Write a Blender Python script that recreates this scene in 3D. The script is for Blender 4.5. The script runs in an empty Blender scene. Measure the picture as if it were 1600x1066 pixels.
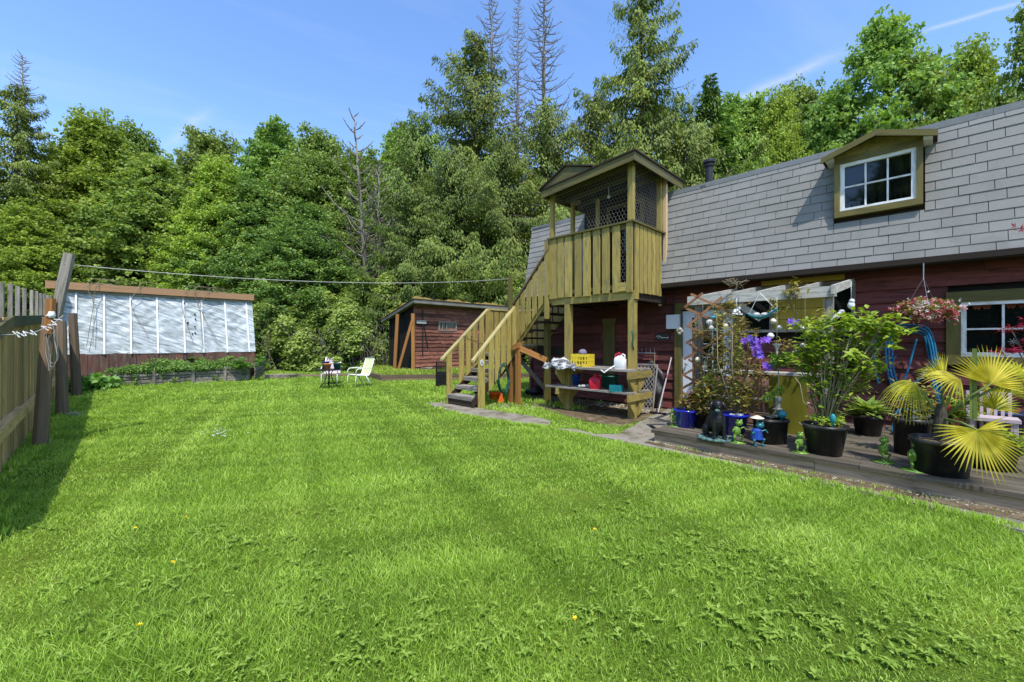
import bpy, math, random
import numpy as np
from mathutils import Vector, Matrix, Quaternion
random.seed(7); rng = np.random.default_rng(11)
S2 = math.sqrt(2.0)
scn = bpy.context.scene
COL = scn.collection
H = 1.5            # eye height
F = 650.0          # focal length in photo pixels (1600 wide)

# ---------------------------------------------------------------- frames
def W(u, n, z=0.0):            # house frame: u along the wall (away, left), n into the house
    return Vector(((n-u)/S2, (n+u)/S2, z))
def G(px, py, z=0.0):          # where a sight line meets the level z
    Y = F*(H-z)/(py-533.0)
    return Vector(((px-800.0)/F*Y, Y, z))
def HN(px, py, n):             # where it meets a plane parallel to the house wall
    k = (px-800.0)/F; Y = n*S2/(1+k)
    return Vector((k*Y, Y, H+(533.0-py)/F*Y))
def un(v): return ((v[1]-v[0])/S2, (v[1]+v[0])/S2)

# ---------------------------------------------------------------- mesh collector
class MB:
    def __init__(s, frame='w'):
        s.f = frame; s.V = []; s.F = []; s.L = []; s.T = []; s.n = 0
    def c(s, p):
        return W(p[0], p[1], p[2]) if s.f == 'h' else Vector(p)
    def add(s, V, F, lc=None, tint=None):
        V = np.asarray(V, float).reshape(-1, 3)
        s.V.append(V)
        s.L.append(V if lc is None else np.asarray(lc, float).reshape(-1, 3))
        if tint is None: tint = random.random()
        s.T.append(np.full(len(V), tint) if np.isscalar(tint) else np.asarray(tint, float))
        if isinstance(F, np.ndarray): s.F.append(F + s.n)
        else:
            d = {}
            for f in F: d.setdefault(len(f), []).append(f)
            for k in d: s.F.append(np.array(d[k], int) + s.n)
        s.n += len(V)
    BF = [(0,1,3,2),(4,6,7,5),(0,4,5,1),(2,3,7,6),(0,2,6,4),(1,5,7,3)]
    def hexa(s, P, tint=None, L=None):     # P: 8 points ordered by bits x y z
        P = [s.c(p) for p in P]
        e = [(P[4]-P[0]).length, (P[2]-P[0]).length, (P[1]-P[0]).length]
        o = np.array([random.random()*50 for _ in range(3)])
        idx = sorted(range(3), key=lambda i: -e[i])
        lc = []
        for i in range(8):
            b = [(i >> 2) & 1, (i >> 1) & 1, i & 1]
            lc.append([b[idx[0]]*e[idx[0]], b[idx[1]]*e[idx[1]], b[idx[2]]*e[idx[2]]])
        s.add(P, s.BF, np.array(lc)+o, tint)
    def box(s, a0, a1, b0, b1, c0, c1, tint=None):
        s.hexa([(a, b, c) for a in (a0, a1) for b in (b0, b1) for c in (c0, c1)], tint)
    def beam(s, p0, p1, w, h, up=(0, 0, 1), tint=None, w1=None):
        p0 = s.c(p0); p1 = s.c(p1); d = (p1-p0)
        if d.length < 1e-6: return
        dn = d.normalized(); up = Vector(up)
        if abs(dn.dot(up)) > .98: up = Vector((.7071, -.7071, 0)) if abs(dn.z) > .9 else Vector((0, 0, 1))
        sd = dn.cross(up).normalized(); uu = sd.cross(dn).normalized()
        w1 = w if w1 is None else w1
        P = []
        for t, ww in ((0, w), (1, w1)):
            for a in (-.5, .5):
                for b in (-.5, .5):
                    P.append((p0 if t == 0 else p1) + sd*(a*ww) + uu*(b*h))
        ff = s.f; s.f = 'w'; s.hexa(P, tint); s.f = ff
    def tube(s, pts, r, seg=6, tint=None, cap=True):
        pts = [s.c(p) for p in pts]
        if not hasattr(r, '__len__'): r = [r]*len(pts)
        V = []; L = []; acc = 0; o = random.random()*30
        a = None
        for i, p in enumerate(pts):
            d = (pts[min(i+1, len(pts)-1)]-pts[max(i-1, 0)])
            if d.length < 1e-9: d = Vector((0, 0, 1))
            d.normalize()
            if a is None:
                a = d.cross(Vector((0, 0, 1)) if abs(d.z) < .9 else Vector((1, 0, 0))).normalized()
            else:
                a = (a-d*a.dot(d)); a.normalize()
            b = d.cross(a)
            if i: acc += (p-pts[i-1]).length
            for k in range(seg):
                t = 2*math.pi*k/seg
                V.append(p+(a*math.cos(t)+b*math.sin(t))*r[i])
                L.append((acc+o, math.cos(t)*r[i], math.sin(t)*r[i]))
        Fs = []
        for i in range(len(pts)-1):
            for k in range(seg):
                Fs.append((i*seg+k, i*seg+(k+1) % seg, (i+1)*seg+(k+1) % seg, (i+1)*seg+k))
        if cap:
            Fs.append(tuple(range(seg))[::-1]); Fs.append(tuple((len(pts)-1)*seg+k for k in range(seg)))
        s.add(V, Fs, L, tint)
    def lathe(s, prof, c=(0, 0, 0), seg=20, tint=None, axis=None):
        c = s.c(c); V = []
        q = Vector((0, 0, 1)).rotation_difference(Vector(axis)) if axis is not None else None
        for r, z in prof:
            for k in range(seg):
                t = 2*math.pi*k/seg
                v = Vector((r*math.cos(t), r*math.sin(t), z))
                if q: v = q @ v
                V.append(c+v)
        Fs = []
        for i in range(len(prof)-1):
            for k in range(seg):
                Fs.append((i*seg+k, i*seg+(k+1) % seg, (i+1)*seg+(k+1) % seg, (i+1)*seg+k))
        s.add(V, Fs, None, tint)
    def ball(s, c, r, seg=10, rings=7, tint=None, jit=0, rot=None):
        c = s.c(c)
        if not hasattr(r, '__len__'): r = (r, r, r)
        V = [Vector((0, 0, -r[2]))]
        for i in range(1, rings):
            ph = math.pi*i/rings-math.pi/2
            for k in range(seg):
                t = 2*math.pi*k/seg
                j = 1+random.uniform(-jit, jit)
                V.append(Vector((r[0]*math.cos(ph)*math.cos(t)*j, r[1]*math.cos(ph)*math.sin(t)*j, r[2]*math.sin(ph)*j)))
        V.append(Vector((0, 0, r[2])))
        if rot is not None:
            q = Vector((0, 0, 1)).rotation_difference(Vector(rot)); V = [q @ v for v in V]
        V = [v+c for v in V]
        Fs = []
        for k in range(seg):
            Fs.append((0, 1+(k+1) % seg, 1+k))
        for i in range(rings-2):
            for k in range(seg):
                a = 1+i*seg
                Fs.append((a+k, a+(k+1) % seg, a+seg+(k+1) % seg, a+seg+k))
        a = 1+(rings-2)*seg
        for k in range(seg): Fs.append((a+k, a+(k+1) % seg, len(V)-1))
        s.add(V, Fs, None, tint)
    def poly(s, pts, tint=None):
        pts = [s.c(p) for p in pts]; s.add(pts, [tuple(range(len(pts)))], None, tint)
    def prism(s, pts, d, tint=None):       # polygon extruded by vector d
        pts = [s.c(p) for p in pts]; d = Vector(d) if s.f == 'w' else (s.c(d))
        n = len(pts); V = pts+[p+d for p in pts]
        Fs = [tuple(range(n))[::-1], tuple(range(n, 2*n))]+[(i, (i+1) % n, n+(i+1) % n, n+i) for i in range(n)]
        s.add(V, Fs, None, tint)
    def build(s, name, mat, parent=None, smooth=False, mods=None, loc=None):
        o_ = Vector((0, 0, 0))
        if parent is not None: o_ = origin(parent)
        V = np.concatenate(s.V) if s.V else np.zeros((0, 3)); L = np.concatenate(s.L); T = np.concatenate(s.T)
        base = o_
        if parent is None:
            if loc is None:
                lo = V.min(0); hi = V.max(0); loc = ((lo[0]+hi[0])/2, (lo[1]+hi[1])/2, lo[2])
            base = Vector(loc)
        V = V-np.array(base)[None, :]
        me = bpy.data.meshes.new(name)
        me.vertices.add(len(V)); me.vertices.foreach_set('co', V.astype(np.float32).ravel())
        li = np.concatenate([f.ravel() for f in s.F]); ls = np.concatenate([np.full(len(f), f.shape[1]) for f in s.F])
        me.loops.add(len(li)); me.loops.foreach_set('vertex_index', li.astype(np.int32))
        me.polygons.add(len(ls)); me.polygons.foreach_set('loop_start', (np.cumsum(ls)-ls).astype(np.int32))
        try: me.polygons.foreach_set('loop_total', ls.astype(np.int32))
        except Exception: pass
        me.polygons.foreach_set('use_smooth', np.full(len(ls), bool(smooth)))
        a = me.attributes.new('lc', 'FLOAT_VECTOR', 'POINT'); a.data.foreach_set('vector', L.astype(np.float32).ravel())
        a = me.attributes.new('tint', 'FLOAT', 'POINT'); a.data.foreach_set('value', T.astype(np.float32))
        me.update(calc_edges=True)
        me.materials.append(mat)
        o = bpy.data.objects.new(name, me); COL.objects.link(o)
        if parent is not None: o.parent = parent
        else: o.location = base
        if mods:
            for k, v in mods:
                m = o.modifiers.new(k.lower(), k)
                for a_, b_ in v.items(): setattr(m, a_, b_)
        return o
def origin(o):
    p = Vector((0, 0, 0))
    while o is not None: p += Vector(o.location); o = o.parent
    return p
REMESH = lambda v: [('REMESH', dict(mode='VOXEL', voxel_size=v, use_smooth_shade=True))]

def tag(o, label=None, cat=None, group=None, kind=None):
    if label: o['label'] = label
    if cat: o['category'] = cat
    if group: o['group'] = group
    if kind: o['kind'] = kind
    return o
def root(name, loc, label, cat, group=None):
    o = bpy.data.objects.new(name, None); COL.objects.link(o); o.location = Vector(loc); o.empty_display_size = .1
    return tag(o, label, cat, group)
def kids(o): return list(o.children)
def copy_tree(o, parent=None):
    c = o.copy(); COL.objects.link(c); c.parent = parent
    for ch in [x for x in ALLOBJ(o)]: copy_tree(ch, c)
    return c
def ALLOBJ(o): return [x for x in COL.objects if x.parent == o]

# ---------------------------------------------------------------- materials
def newmat(name):
    m = bpy.data.materials.new(name); m.use_nodes = True
    nt = m.node_tree; nt.nodes.clear()
    return m, nt, nt.nodes, nt.links
def ramp(N, stops):
    r = N.new('ShaderNodeValToRGB'); e = r.color_ramp.elements
    while len(e) < len(stops): e.new(.5)
    for i, (p, c) in enumerate(stops):
        e[i].position = p; e[i].color = (c[0], c[1], c[2], 1)
    return r
def surf(name, c0, c1, scale=(8, 8, 8), attr='lc', rough=.75, bump=.3, bdist=.004, tintamt=.35, spec=.3, dirt=None,
         dirtscale=1.5, detail=6, metallic=0, coat=0, mid=.5, contrast=.25, obj=False):
    """noise coloured surface on local board coordinates, with per board tint and optional weathering"""
    m, nt, N, L = newmat(name)
    out = N.new('ShaderNodeOutputMaterial'); b = N.new('ShaderNodeBsdfPrincipled'); L.new(b.outputs[0], out.inputs[0])
    at = N.new('ShaderNodeAttribute'); at.attribute_name = attr
    geo = N.new('ShaderNodeTexCoord')
    src = geo.outputs['Object'] if obj else at.outputs['Vector']
    mp = N.new('ShaderNodeMapping'); mp.inputs['Scale'].default_value = scale; L.new(src, mp.inputs['Vector'])
    no = N.new('ShaderNodeTexNoise'); no.inputs['Scale'].default_value = 1; no.inputs['Detail'].default_value = detail
    no.inputs['Roughness'].default_value = .65; L.new(mp.outputs[0], no.inputs['Vector'])
    r = ramp(N, [(mid-contrast, c0), (mid+contrast, c1)]); L.new(no.outputs[0], r.inputs[0])
    ti = N.new('ShaderNodeAttribute'); ti.attribute_name = 'tint'
    mr = N.new('ShaderNodeMapRange'); mr.inputs[3].default_value = 1-tintamt; mr.inputs[4].default_value = 1+tintamt
    L.new(ti.outputs['Fac'], mr.inputs[0])
    mul = N.new('ShaderNodeVectorMath'); mul.operation = 'SCALE'; L.new(r.outputs[0], mul.inputs[0]); L.new(mr.outputs[0], mul.inputs['Scale'])
    colr = mul.outputs[0]
    if dirt is not None:
        n2 = N.new('ShaderNodeTexNoise'); n2.inputs['Scale'].default_value = dirtscale; n2.inputs['Detail'].default_value = 8
        n2.inputs['Roughness'].default_value = .7
        if scale[0] < 4 and scale[1] > 15:
            m2_ = N.new('ShaderNodeMapping'); m2_.inputs['Scale'].default_value = (1.1, 6, 6); L.new(at.outputs['Vector'], m2_.inputs[0]); L.new(m2_.outputs[0], n2.inputs['Vector'])
        else: L.new(geo.outputs['Object'], n2.inputs['Vector'])
        r2 = ramp(N, [(.48, (0, 0, 0)), (.68, (1, 1, 1))]); L.new(n2.outputs[0], r2.inputs[0])
        mx = N.new('ShaderNodeMixRGB'); mx.inputs[2].default_value = (*dirt, 1); L.new(r2.outputs[0], mx.inputs[0]); L.new(colr, mx.inputs[1])
        colr = mx.outputs[0]
    L.new(colr, b.inputs['Base Color'])
    b.inputs['Roughness'].default_value = rough; b.inputs['Metallic'].default_value = metallic
    b.inputs['Specular IOR Level'].default_value = spec
    if coat: b.inputs['Coat Weight'].default_value = coat
    if bump:
        bp = N.new('ShaderNodeBump'); bp.inputs['Strength'].default_value = bump; bp.inputs['Distance'].default_value = bdist
        L.new(no.outputs[0], bp.inputs['Height']); L.new(bp.outputs[0], b.inputs['Normal'])
    return m
def leafmat(name, stops, trans=.3, rough=.55, noise=0, nscale=.4, ncol=(.1, .1, .02), spec=.25):
    m, nt, N, L = newmat(name)
    out = N.new('ShaderNodeOutputMaterial'); b = N.new('ShaderNodeBsdfPrincipled')
    ti = N.new('ShaderNodeAttribute'); ti.attribute_name = 'tint'
    r = ramp(N, stops); L.new(ti.outputs['Fac'], r.inputs[0]); c = r.outputs[0]
    if noise:
        tc = N.new('ShaderNodeTexCoord'); no = N.new('ShaderNodeTexNoise'); no.inputs['Scale'].default_value = nscale
        no.inputs['Detail'].default_value = 4
        L.new(tc.outputs['Object'], no.inputs['Vector'])
        r2 = ramp(N, [(.42, (0, 0, 0)), (.66, (1, 1, 1))]); L.new(no.outputs[0], r2.inputs[0])
        ml = N.new('ShaderNodeMath'); ml.operation = 'MULTIPLY'; ml.inputs[1].default_value = noise; L.new(r2.outputs[0], ml.inputs[0])
        mx = N.new('ShaderNodeMixRGB'); mx.inputs[2].default_value = (*ncol, 1); L.new(ml.outputs[0], mx.inputs[0]); L.new(c, mx.inputs[1]); c = mx.outputs[0]
    oi = N.new('ShaderNodeObjectInfo'); hs = N.new('ShaderNodeHueSaturation')
    mr = N.new('ShaderNodeMapRange'); mr.inputs[3].default_value = .485; mr.inputs[4].default_value = .515; L.new(oi.outputs['Random'], mr.inputs[0]); L.new(mr.outputs[0], hs.inputs['Hue'])
    mv = N.new('ShaderNodeMapRange'); mv.inputs[3].default_value = .82; mv.inputs[4].default_value = 1.18
    m3 = N.new('ShaderNodeMath'); m3.operation = 'FRACT'; m4 = N.new('ShaderNodeMath'); m4.operation = 'MULTIPLY'; m4.inputs[1].default_value = 7.31
    L.new(oi.outputs['Random'], m4.inputs[0]); L.new(m4.outputs[0], m3.inputs[0]); L.new(m3.outputs[0], mv.inputs[0]); L.new(mv.outputs[0], hs.inputs['Value'])
    L.new(c, hs.inputs['Color']); c = hs.outputs[0]
    L.new(c, b.inputs['Base Color']); b.inputs['Roughness'].default_value = rough; b.inputs['Specular IOR Level'].default_value = spec
    if trans:
        t = N.new('ShaderNodeBsdfTranslucent')
        g = N.new('ShaderNodeMixRGB'); g.blend_type = 'MULTIPLY'; g.inputs[0].default_value = 1; g.inputs[2].default_value = (1.5, 1.5, .6, 1); L.new(c, g.inputs[1])
        L.new(g.outputs[0], t.inputs[0])
        mx = N.new('ShaderNodeMixShader'); mx.inputs[0].default_value = trans
        L.new(b.outputs[0], mx.inputs[1]); L.new(t.outputs[0], mx.inputs[2]); L.new(mx.outputs[0], out.inputs[0])
    else: L.new(b.outputs[0], out.inputs[0])
    return m
def clearglass(name, t=.62):
    m, nt, N, L = newmat(name)
    out = N.new('ShaderNodeOutputMaterial'); g = N.new('ShaderNodeBsdfGlossy'); g.inputs['Roughness'].default_value = .03; g.inputs[0].default_value = (.8, .85, .9, 1)
    tr = N.new('ShaderNodeBsdfTransparent'); tr.inputs[0].default_value = (t, t, t, 1); fr = N.new('ShaderNodeFresnel'); fr.inputs[0].default_value = 1.5
    mx = N.new('ShaderNodeMixShader'); L.new(fr.outputs[0], mx.inputs[0]); L.new(tr.outputs[0], mx.inputs[1]); L.new(g.outputs[0], mx.inputs[2]); L.new(mx.outputs[0], out.inputs[0])
    return m
def glassmat(name, col=(.02, .025, .025), rough=.05):
    m, nt, N, L = newmat(name)
    out = N.new('ShaderNodeOutputMaterial'); b = N.new('ShaderNodeBsdfPrincipled'); L.new(b.outputs[0], out.inputs[0])
    b.inputs['Base Color'].default_value = (*col, 1); b.inputs['Roughness'].default_value = rough; b.inputs['Specular IOR Level'].default_value = .3
    return m

GR = (1.5, 40, 40)
M = {}
M['olive'] = surf('olive_paint', (.25, .19, .045), (.40, .31, .085), (2, 30, 30), rough=.65, bump=.35, tintamt=.2, dirt=(.15, .125, .055), dirtscale=2.6)
M['olive_light'] = surf('olive_paint_top', (.38, .31, .12), (.5, .42, .18), (2, 30, 30), rough=.6, bump=.25, tintamt=.1, dirt=(.2, .17, .06))
M['olive_trim'] = surf('olive_trim_paint', (.09, .078, .02), (.15, .125, .034), (2, 30, 30), rough=.6, bump=.25, tintamt=.12, dirt=(.07, .065, .02))
M['red'] = surf('red_siding', (.075, .023, .02), (.20, .055, .047), (1.6, 26, 26), rough=.75, bump=.6, bdist=.01, tintamt=.4, dirt=(.055, .018, .014), dirtscale=3)
M['shedred'] = surf('shed_siding', (.10, .038, .024), (.30, .115, .075), (1.5, 18, 18), rough=.8, bump=.6, bdist=.012, tintamt=.6, dirt=(.05, .025, .02), dirtscale=2)
M['shingle'] = surf('asphalt_shingle', (.19, .185, .17), (.30, .295, .275), (90, 90, 90), rough=1, bump=.6, bdist=.004, tintamt=.07, spec=.05, dirt=(.19, .185, .165), dirtscale=.9, contrast=.3)
M['flash'] = surf('roof_edge', (.16, .17, .17), (.24, .25, .25), (20, 20, 20), rough=.8, tintamt=.1)
M['darkwood'] = surf('dark_brown_wood', (.018, .012, .008), (.045, .03, .02), GR, rough=.8, bump=.4)
M['fencewood'] = surf('fence_board', (.30, .18, .065), (.60, .40, .18), (1.2, 22, 22), rough=.85, bump=.6, bdist=.01, tintamt=.45, dirt=(.26, .24, .09), dirtscale=2.5)
M['greywood'] = surf('weathered_grey_wood', (.15, .13, .105), (.34, .31, .27), (1.5, 35, 35), rough=.85, bump=.6, bdist=.008, tintamt=.25, dirt=(.10, .095, .06), dirtscale=3)
M['greypale'] = surf('pale_weathered_wood', (.30, .29, .25), (.55, .53, .48), (1.5, 30, 30), rough=.8, bump=.4, tintamt=.15, dirt=(.2, .2, .15), dirtscale=4)
M['deckwood'] = surf('deck_board', (.055, .045, .034), (.18, .15, .115), (1.2, 24, 24), rough=.8, bump=.7, bdist=.01, tintamt=.3, dirt=(.05, .05, .02), dirtscale=2.6)
M['orangewood'] = surf('orange_stained_wood', (.20, .085, .022), (.38, .175, .05), (1.2, 22, 22), rough=.75, bump=.5, tintamt=.2)
M['brownpost'] = surf('brown_post_wood', (.09, .065, .042), (.21, .15, .095), (1.2, 22, 22), rough=.8, bump=.5, tintamt=.25)
M['trellis'] = surf('trellis_wood', (.20, .085, .04), (.34, .165, .08), (2, 30, 30), rough=.8, bump=.3, tintamt=.3)
M['white'] = surf('white_paint', (.66, .67, .66), (.8, .8, .79), (3, 20, 20), rough=.5, bump=.1, tintamt=.05, dirt=(.45, .42, .34), dirtscale=5)
M['bluewhite'] = surf('pale_blue_paint', (.55, .6, .66), (.68, .72, .77), (3, 20, 20), rough=.5, bump=.1, tintamt=.05)
M['mustard'] = surf('mustard_panel', (.30, .22, .02), (.38, .28, .035), (2, 6, 6), rough=.6, bump=.1, tintamt=.08)
M['concrete'] = surf('concrete', (.18, .16, .125), (.33, .30, .24), (30, 30, 30), rough=.95, bump=.6, bdist=.006, tintamt=.08, dirt=(.10, .085, .045), dirtscale=3, spec=.1)
M['soil'] = surf('soil_and_litter', (.06, .04, .025), (.16, .12, .07), (14, 14, 14), rough=1, bump=.8, bdist=.02, spec=.05, dirt=(.24, .2, .12), dirtscale=5)
M['blackplastic'] = surf('black_plastic', (.010, .010, .011), (.022, .022, .023), (6, 6, 6), rough=.38, bump=.15, tintamt=.2, dirt=(.075, .07, .06), dirtscale=4)
M['blueglaze'] = surf('cobalt_glaze', (.005, .012, .30), (.012, .03, .50), (4, 4, 4), rough=.12, bump=.05, tintamt=.1, coat=.6)
M['darkblue'] = surf('navy_glaze', (.01, .02, .07), (.02, .04, .12), (4, 4, 4), rough=.15, bump=.05, coat=.5)
M['hose'] = surf('blue_hose', (.008, .10, .22), (.015, .18, .33), (9, 9, 9), rough=.35, bump=.05, tintamt=.15)
M['greenhose'] = surf('dark_green_hose', (.01, .07, .05), (.02, .12, .08), (9, 9, 9), rough=.4, bump=0)
M['metal'] = surf('galvanised_metal', (.25, .26, .27), (.38, .39, .4), (14, 14, 14), rough=.45, bump=.1, metallic=.6, tintamt=.1)
M['wire'] = surf('galvanised_wire', (.30, .29, .27), (.45, .43, .40), (14, 14, 14), rough=.5, bump=0, metallic=.2, tintamt=.1)
M['blackmetal'] = surf('black_painted_metal', (.012, .012, .012), (.03, .03, .03), (14, 14, 14), rough=.45, bump=.1, tintamt=.1)
M['limesling'] = surf('pale_lime_fabric', (.60, .68, .34), (.70, .78, .44), (60, 60, 60), rough=.7, bump=.1, tintamt=.04)
M['pinksling'] = surf('pink_fabric', (.42, .34, .36), (.52, .43, .45), (60, 60, 60), rough=.7, bump=.1, tintamt=.04)
M['whitemetal'] = surf('white_metal', (.7, .7, .68), (.8, .8, .78), (8, 8, 8), rough=.35, bump=.05, tintamt=.04)
M['terracotta'] = surf('terracotta', (.32, .12, .05), (.45, .19, .09), (10, 10, 10), rough=.8, bump=.1)
M['yellowplastic'] = surf('yellow_plastic', (.62, .45, .02), (.75, .58, .05), (10, 10, 10), rough=.4, bump=.05)
M['redplastic'] = surf('red_plastic', (.45, .01, .03), (.6, .02, .05), (10, 10, 10), rough=.35, bump=.05)
M['orangeplastic'] = surf('orange_plastic', (.75, .10, .01), (.85, .16, .02), (10, 10, 10), rough=.4, bump=.05)
M['whiteplastic'] = surf('white_plastic', (.72, .72, .7), (.8, .8, .78), (10, 10, 10), rough=.35, bump=.05, tintamt=.03)
M['greenplastic'] = surf('dark_green_plastic', (.01, .06, .05), (.02, .1, .08), (10, 10, 10), rough=.4, bump=.05)
M['tealplastic'] = surf('teal_plastic', (.01, .17, .2), (.03, .27, .3), (10, 10, 10), rough=.35, bump=.05)
M['blueplastic'] = surf('blue_plastic', (.01, .04, .25), (.02, .08, .4), (10, 10, 10), rough=.4, bump=.05)
M['froggreen'] = surf('lime_green_glaze', (.11, .27, .03), (.27, .45, .07), (20, 20, 20), attr='lc', rough=.25, bump=.05, coat=.3)
M['frogteal'] = surf('teal_glaze', (.01, .13, .17), (.03, .3, .36), (20, 20, 20), rough=.25, bump=.05, coat=.3)
M['stonewhite'] = surf('painted_white_resin', (.55, .55, .52), (.78, .78, .75), (40, 40, 40), rough=.5, bump=.2)
M['cream'] = surf('cream_glaze', (.55, .5, .36), (.7, .66, .5), (20, 20, 20), rough=.35, bump=.05)
M['dog'] = surf('black_resin', (.008, .008, .009), (.022, .022, .024), (50, 50, 50), rough=.35, bump=.3, obj=True)
M['verdigris'] = surf('grey_green_resin', (.04, .1, .09), (.12, .2, .18), (30, 30, 30), rough=.6, bump=.3)
M['cloth'] = surf('grey_striped_cloth', (.10, .10, .11), (.6, .6, .58), (2, 16, 16), rough=.9, bump=.3, contrast=.04, tintamt=.1, mid=.52)
M['blacktarp'] = surf('black_tarpaulin', (.01, .01, .011), (.03, .03, .033), (8, 8, 8), rough=.35, bump=.5, bdist=.03)
M['clearfilm'] = surf('grey_polythene', (.03, .03, .03), (.10, .098, .095), (7, 7, 7), rough=.3, bump=.6, bdist=.03)
M['mossboard'] = surf('mossy_green_board', (.07, .075, .006), (.22, .20, .015), (3, 3, 1.2), rough=.6, bump=.2, obj=True, tintamt=.05)
M['moss'] = surf('dry_moss', (.14, .075, .03), (.24, .2, .06), (9, 9, 9), rough=1, bump=1, bdist=.03, spec=.05)
M['dormer'] = surf('dormer_olive', (.13, .105, .03), (.22, .18, .05), (2, 30, 30), rough=.6, bump=.25, tintamt=.12, dirt=(.09, .08, .03), dirtscale=2.2)
M['bark'] = surf('bark', (.05, .04, .03), (.14, .12, .095), (3, 14, 14), rough=.95, bump=.8, bdist=.02, spec=.1)
M['deadbark'] = surf('grey_dead_wood', (.14, .12, .10), (.28, .245, .21), (3, 14, 14), rough=.95, bump=.5, bdist=.02, spec=.1)
M['stem'] = surf('pale_stem', (.16, .12, .07), (.32, .27, .18), (3, 20, 20), rough=.8, bump=.2)
M['greenstem'] = surf('green_stem', (.10, .14, .03), (.2, .26, .06), (3, 20, 20), rough=.6, bump=.1)
M['glass'] = glassmat('window_glass', (.006, .008, .007), .02)
M['bow'] = surf('dim_orange_paper', (.10, .02, .006), (.16, .035, .01), (9, 9, 9))
M['curtain'] = surf('grey_curtain', (.10, .11, .115), (.20, .21, .215), (25, 25, .5), rough=.9, bump=.5, bdist=.02, obj=True)
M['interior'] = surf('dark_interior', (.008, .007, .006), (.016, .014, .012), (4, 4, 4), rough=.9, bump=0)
M['board'] = surf('bright_new_wood', (.42, .29, .16), (.55, .4, .24), (1.5, 25, 25), rough=.7, bump=.2)
M['purple'] = leafmat('purple_petals', [(0, (.12, .05, .5)), (1, (.32, .16, .8))], trans=.25)
M['pinkflower'] = leafmat('pink_petals', [(0, (.5, .03, .12)), (.6, (.75, .2, .35)), (1, (.85, .6, .6))], trans=.25)
M['redleaf'] = leafmat('red_maple_leaf', [(0, (.2, .01, .03)), (1, (.5, .03, .08))], trans=.25)
M['yellowflower'] = leafmat('yellow_petals', [(0, (.8, .6, .02)), (1, (.9, .75, .05))], trans=.1)
M['daisy'] = leafmat('daisy_petals', [(0, (.55, .55, .5)), (1, (.7, .7, .66))], trans=.1)
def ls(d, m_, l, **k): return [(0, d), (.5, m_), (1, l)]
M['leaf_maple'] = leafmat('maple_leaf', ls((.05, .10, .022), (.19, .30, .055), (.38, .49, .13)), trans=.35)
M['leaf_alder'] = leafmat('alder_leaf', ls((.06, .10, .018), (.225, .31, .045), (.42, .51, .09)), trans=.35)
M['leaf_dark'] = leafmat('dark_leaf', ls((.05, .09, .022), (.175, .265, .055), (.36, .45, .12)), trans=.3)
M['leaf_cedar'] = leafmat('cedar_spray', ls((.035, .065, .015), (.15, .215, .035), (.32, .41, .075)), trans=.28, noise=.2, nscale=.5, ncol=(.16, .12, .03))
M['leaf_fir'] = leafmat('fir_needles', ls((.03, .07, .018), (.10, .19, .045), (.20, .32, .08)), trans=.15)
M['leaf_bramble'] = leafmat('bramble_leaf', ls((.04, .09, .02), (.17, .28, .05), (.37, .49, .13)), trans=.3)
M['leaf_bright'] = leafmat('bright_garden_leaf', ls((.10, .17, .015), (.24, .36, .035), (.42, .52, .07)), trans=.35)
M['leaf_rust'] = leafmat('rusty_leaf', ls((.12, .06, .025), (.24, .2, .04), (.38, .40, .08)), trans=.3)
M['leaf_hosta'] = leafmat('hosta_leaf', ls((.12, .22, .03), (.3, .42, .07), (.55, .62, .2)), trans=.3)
M['leaf_palm'] = leafmat('yellow_palm_leaf', [(0, (.20, .12, .05)), (.12, (.22, .17, .04)), (.3, (.30, .32, .03)), (.6, (.50, .46, .03)), (1, (.68, .62, .08))], trans=.3, rough=.4)
M['leaf_squash'] = leafmat('broad_green_leaf', ls((.08, .17, .03), (.14, .27, .05), (.25, .4, .1)), trans=.3)
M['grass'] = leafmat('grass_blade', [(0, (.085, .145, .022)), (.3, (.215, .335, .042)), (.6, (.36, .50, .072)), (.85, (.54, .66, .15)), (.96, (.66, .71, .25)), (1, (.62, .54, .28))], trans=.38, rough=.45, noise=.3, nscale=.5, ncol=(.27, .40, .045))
M['weed'] = leafmat('broad_weed_leaf', ls((.10, .2, .025), (.19, .33, .04), (.33, .48, .09)), trans=.3, rough=.4)
# ---------------------------------------------------------------- world, sun, camera
w = bpy.data.worlds.new('World'); scn.world = w; w.use_nodes = True
nt = w.node_tree; N = nt.nodes; L = nt.links; N.clear()
EL = math.radians(60.0); SUNROT = math.radians(180-12.0)
sk = N.new('ShaderNodeTexSky'); sk.sky_type = 'NISHITA'; sk.sun_disc = False; sk.sun_elevation = EL; sk.sun_rotation = SUNROT
sk.altitude = 50; sk.air_density = 1.0; sk.dust_density = .6; sk.ozone_density = 2.2
tc = N.new('ShaderNodeTexCoord')
# thin high cirrus streaks, part of the sky itself
sep = N.new('ShaderNodeSeparateXYZ'); L.new(tc.outputs['Generated'], sep.inputs[0])
def mth(op, a, b=None, c=None):
    n = N.new('ShaderNodeMath'); n.operation = op
    for i, v in enumerate((a, b, c)):
        if v is None: continue
        if isinstance(v, (int, float)): n.inputs[i].default_value = v
        else: L.new(v, n.inputs[i])
    return n.outputs[0]
zc = mth('MAXIMUM', sep.outputs[2], .03)
cx = mth('DIVIDE', sep.outputs[0], zc); cy = mth('DIVIDE', sep.outputs[1], zc)
ca, sa = math.cos(math.radians(-28)), math.sin(math.radians(-28))
ux = mth('ADD', mth('MULTIPLY', cx, ca), mth('MULTIPLY', cy, -sa))
uy = mth('ADD', mth('MULTIPLY', cx, sa), mth('MULTIPLY', cy, ca))
cmb = N.new('ShaderNodeCombineXYZ'); L.new(mth('MULTIPLY', ux, .35), cmb.inputs[0]); L.new(mth('MULTIPLY', uy, 1.6), cmb.inputs[1])
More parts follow.
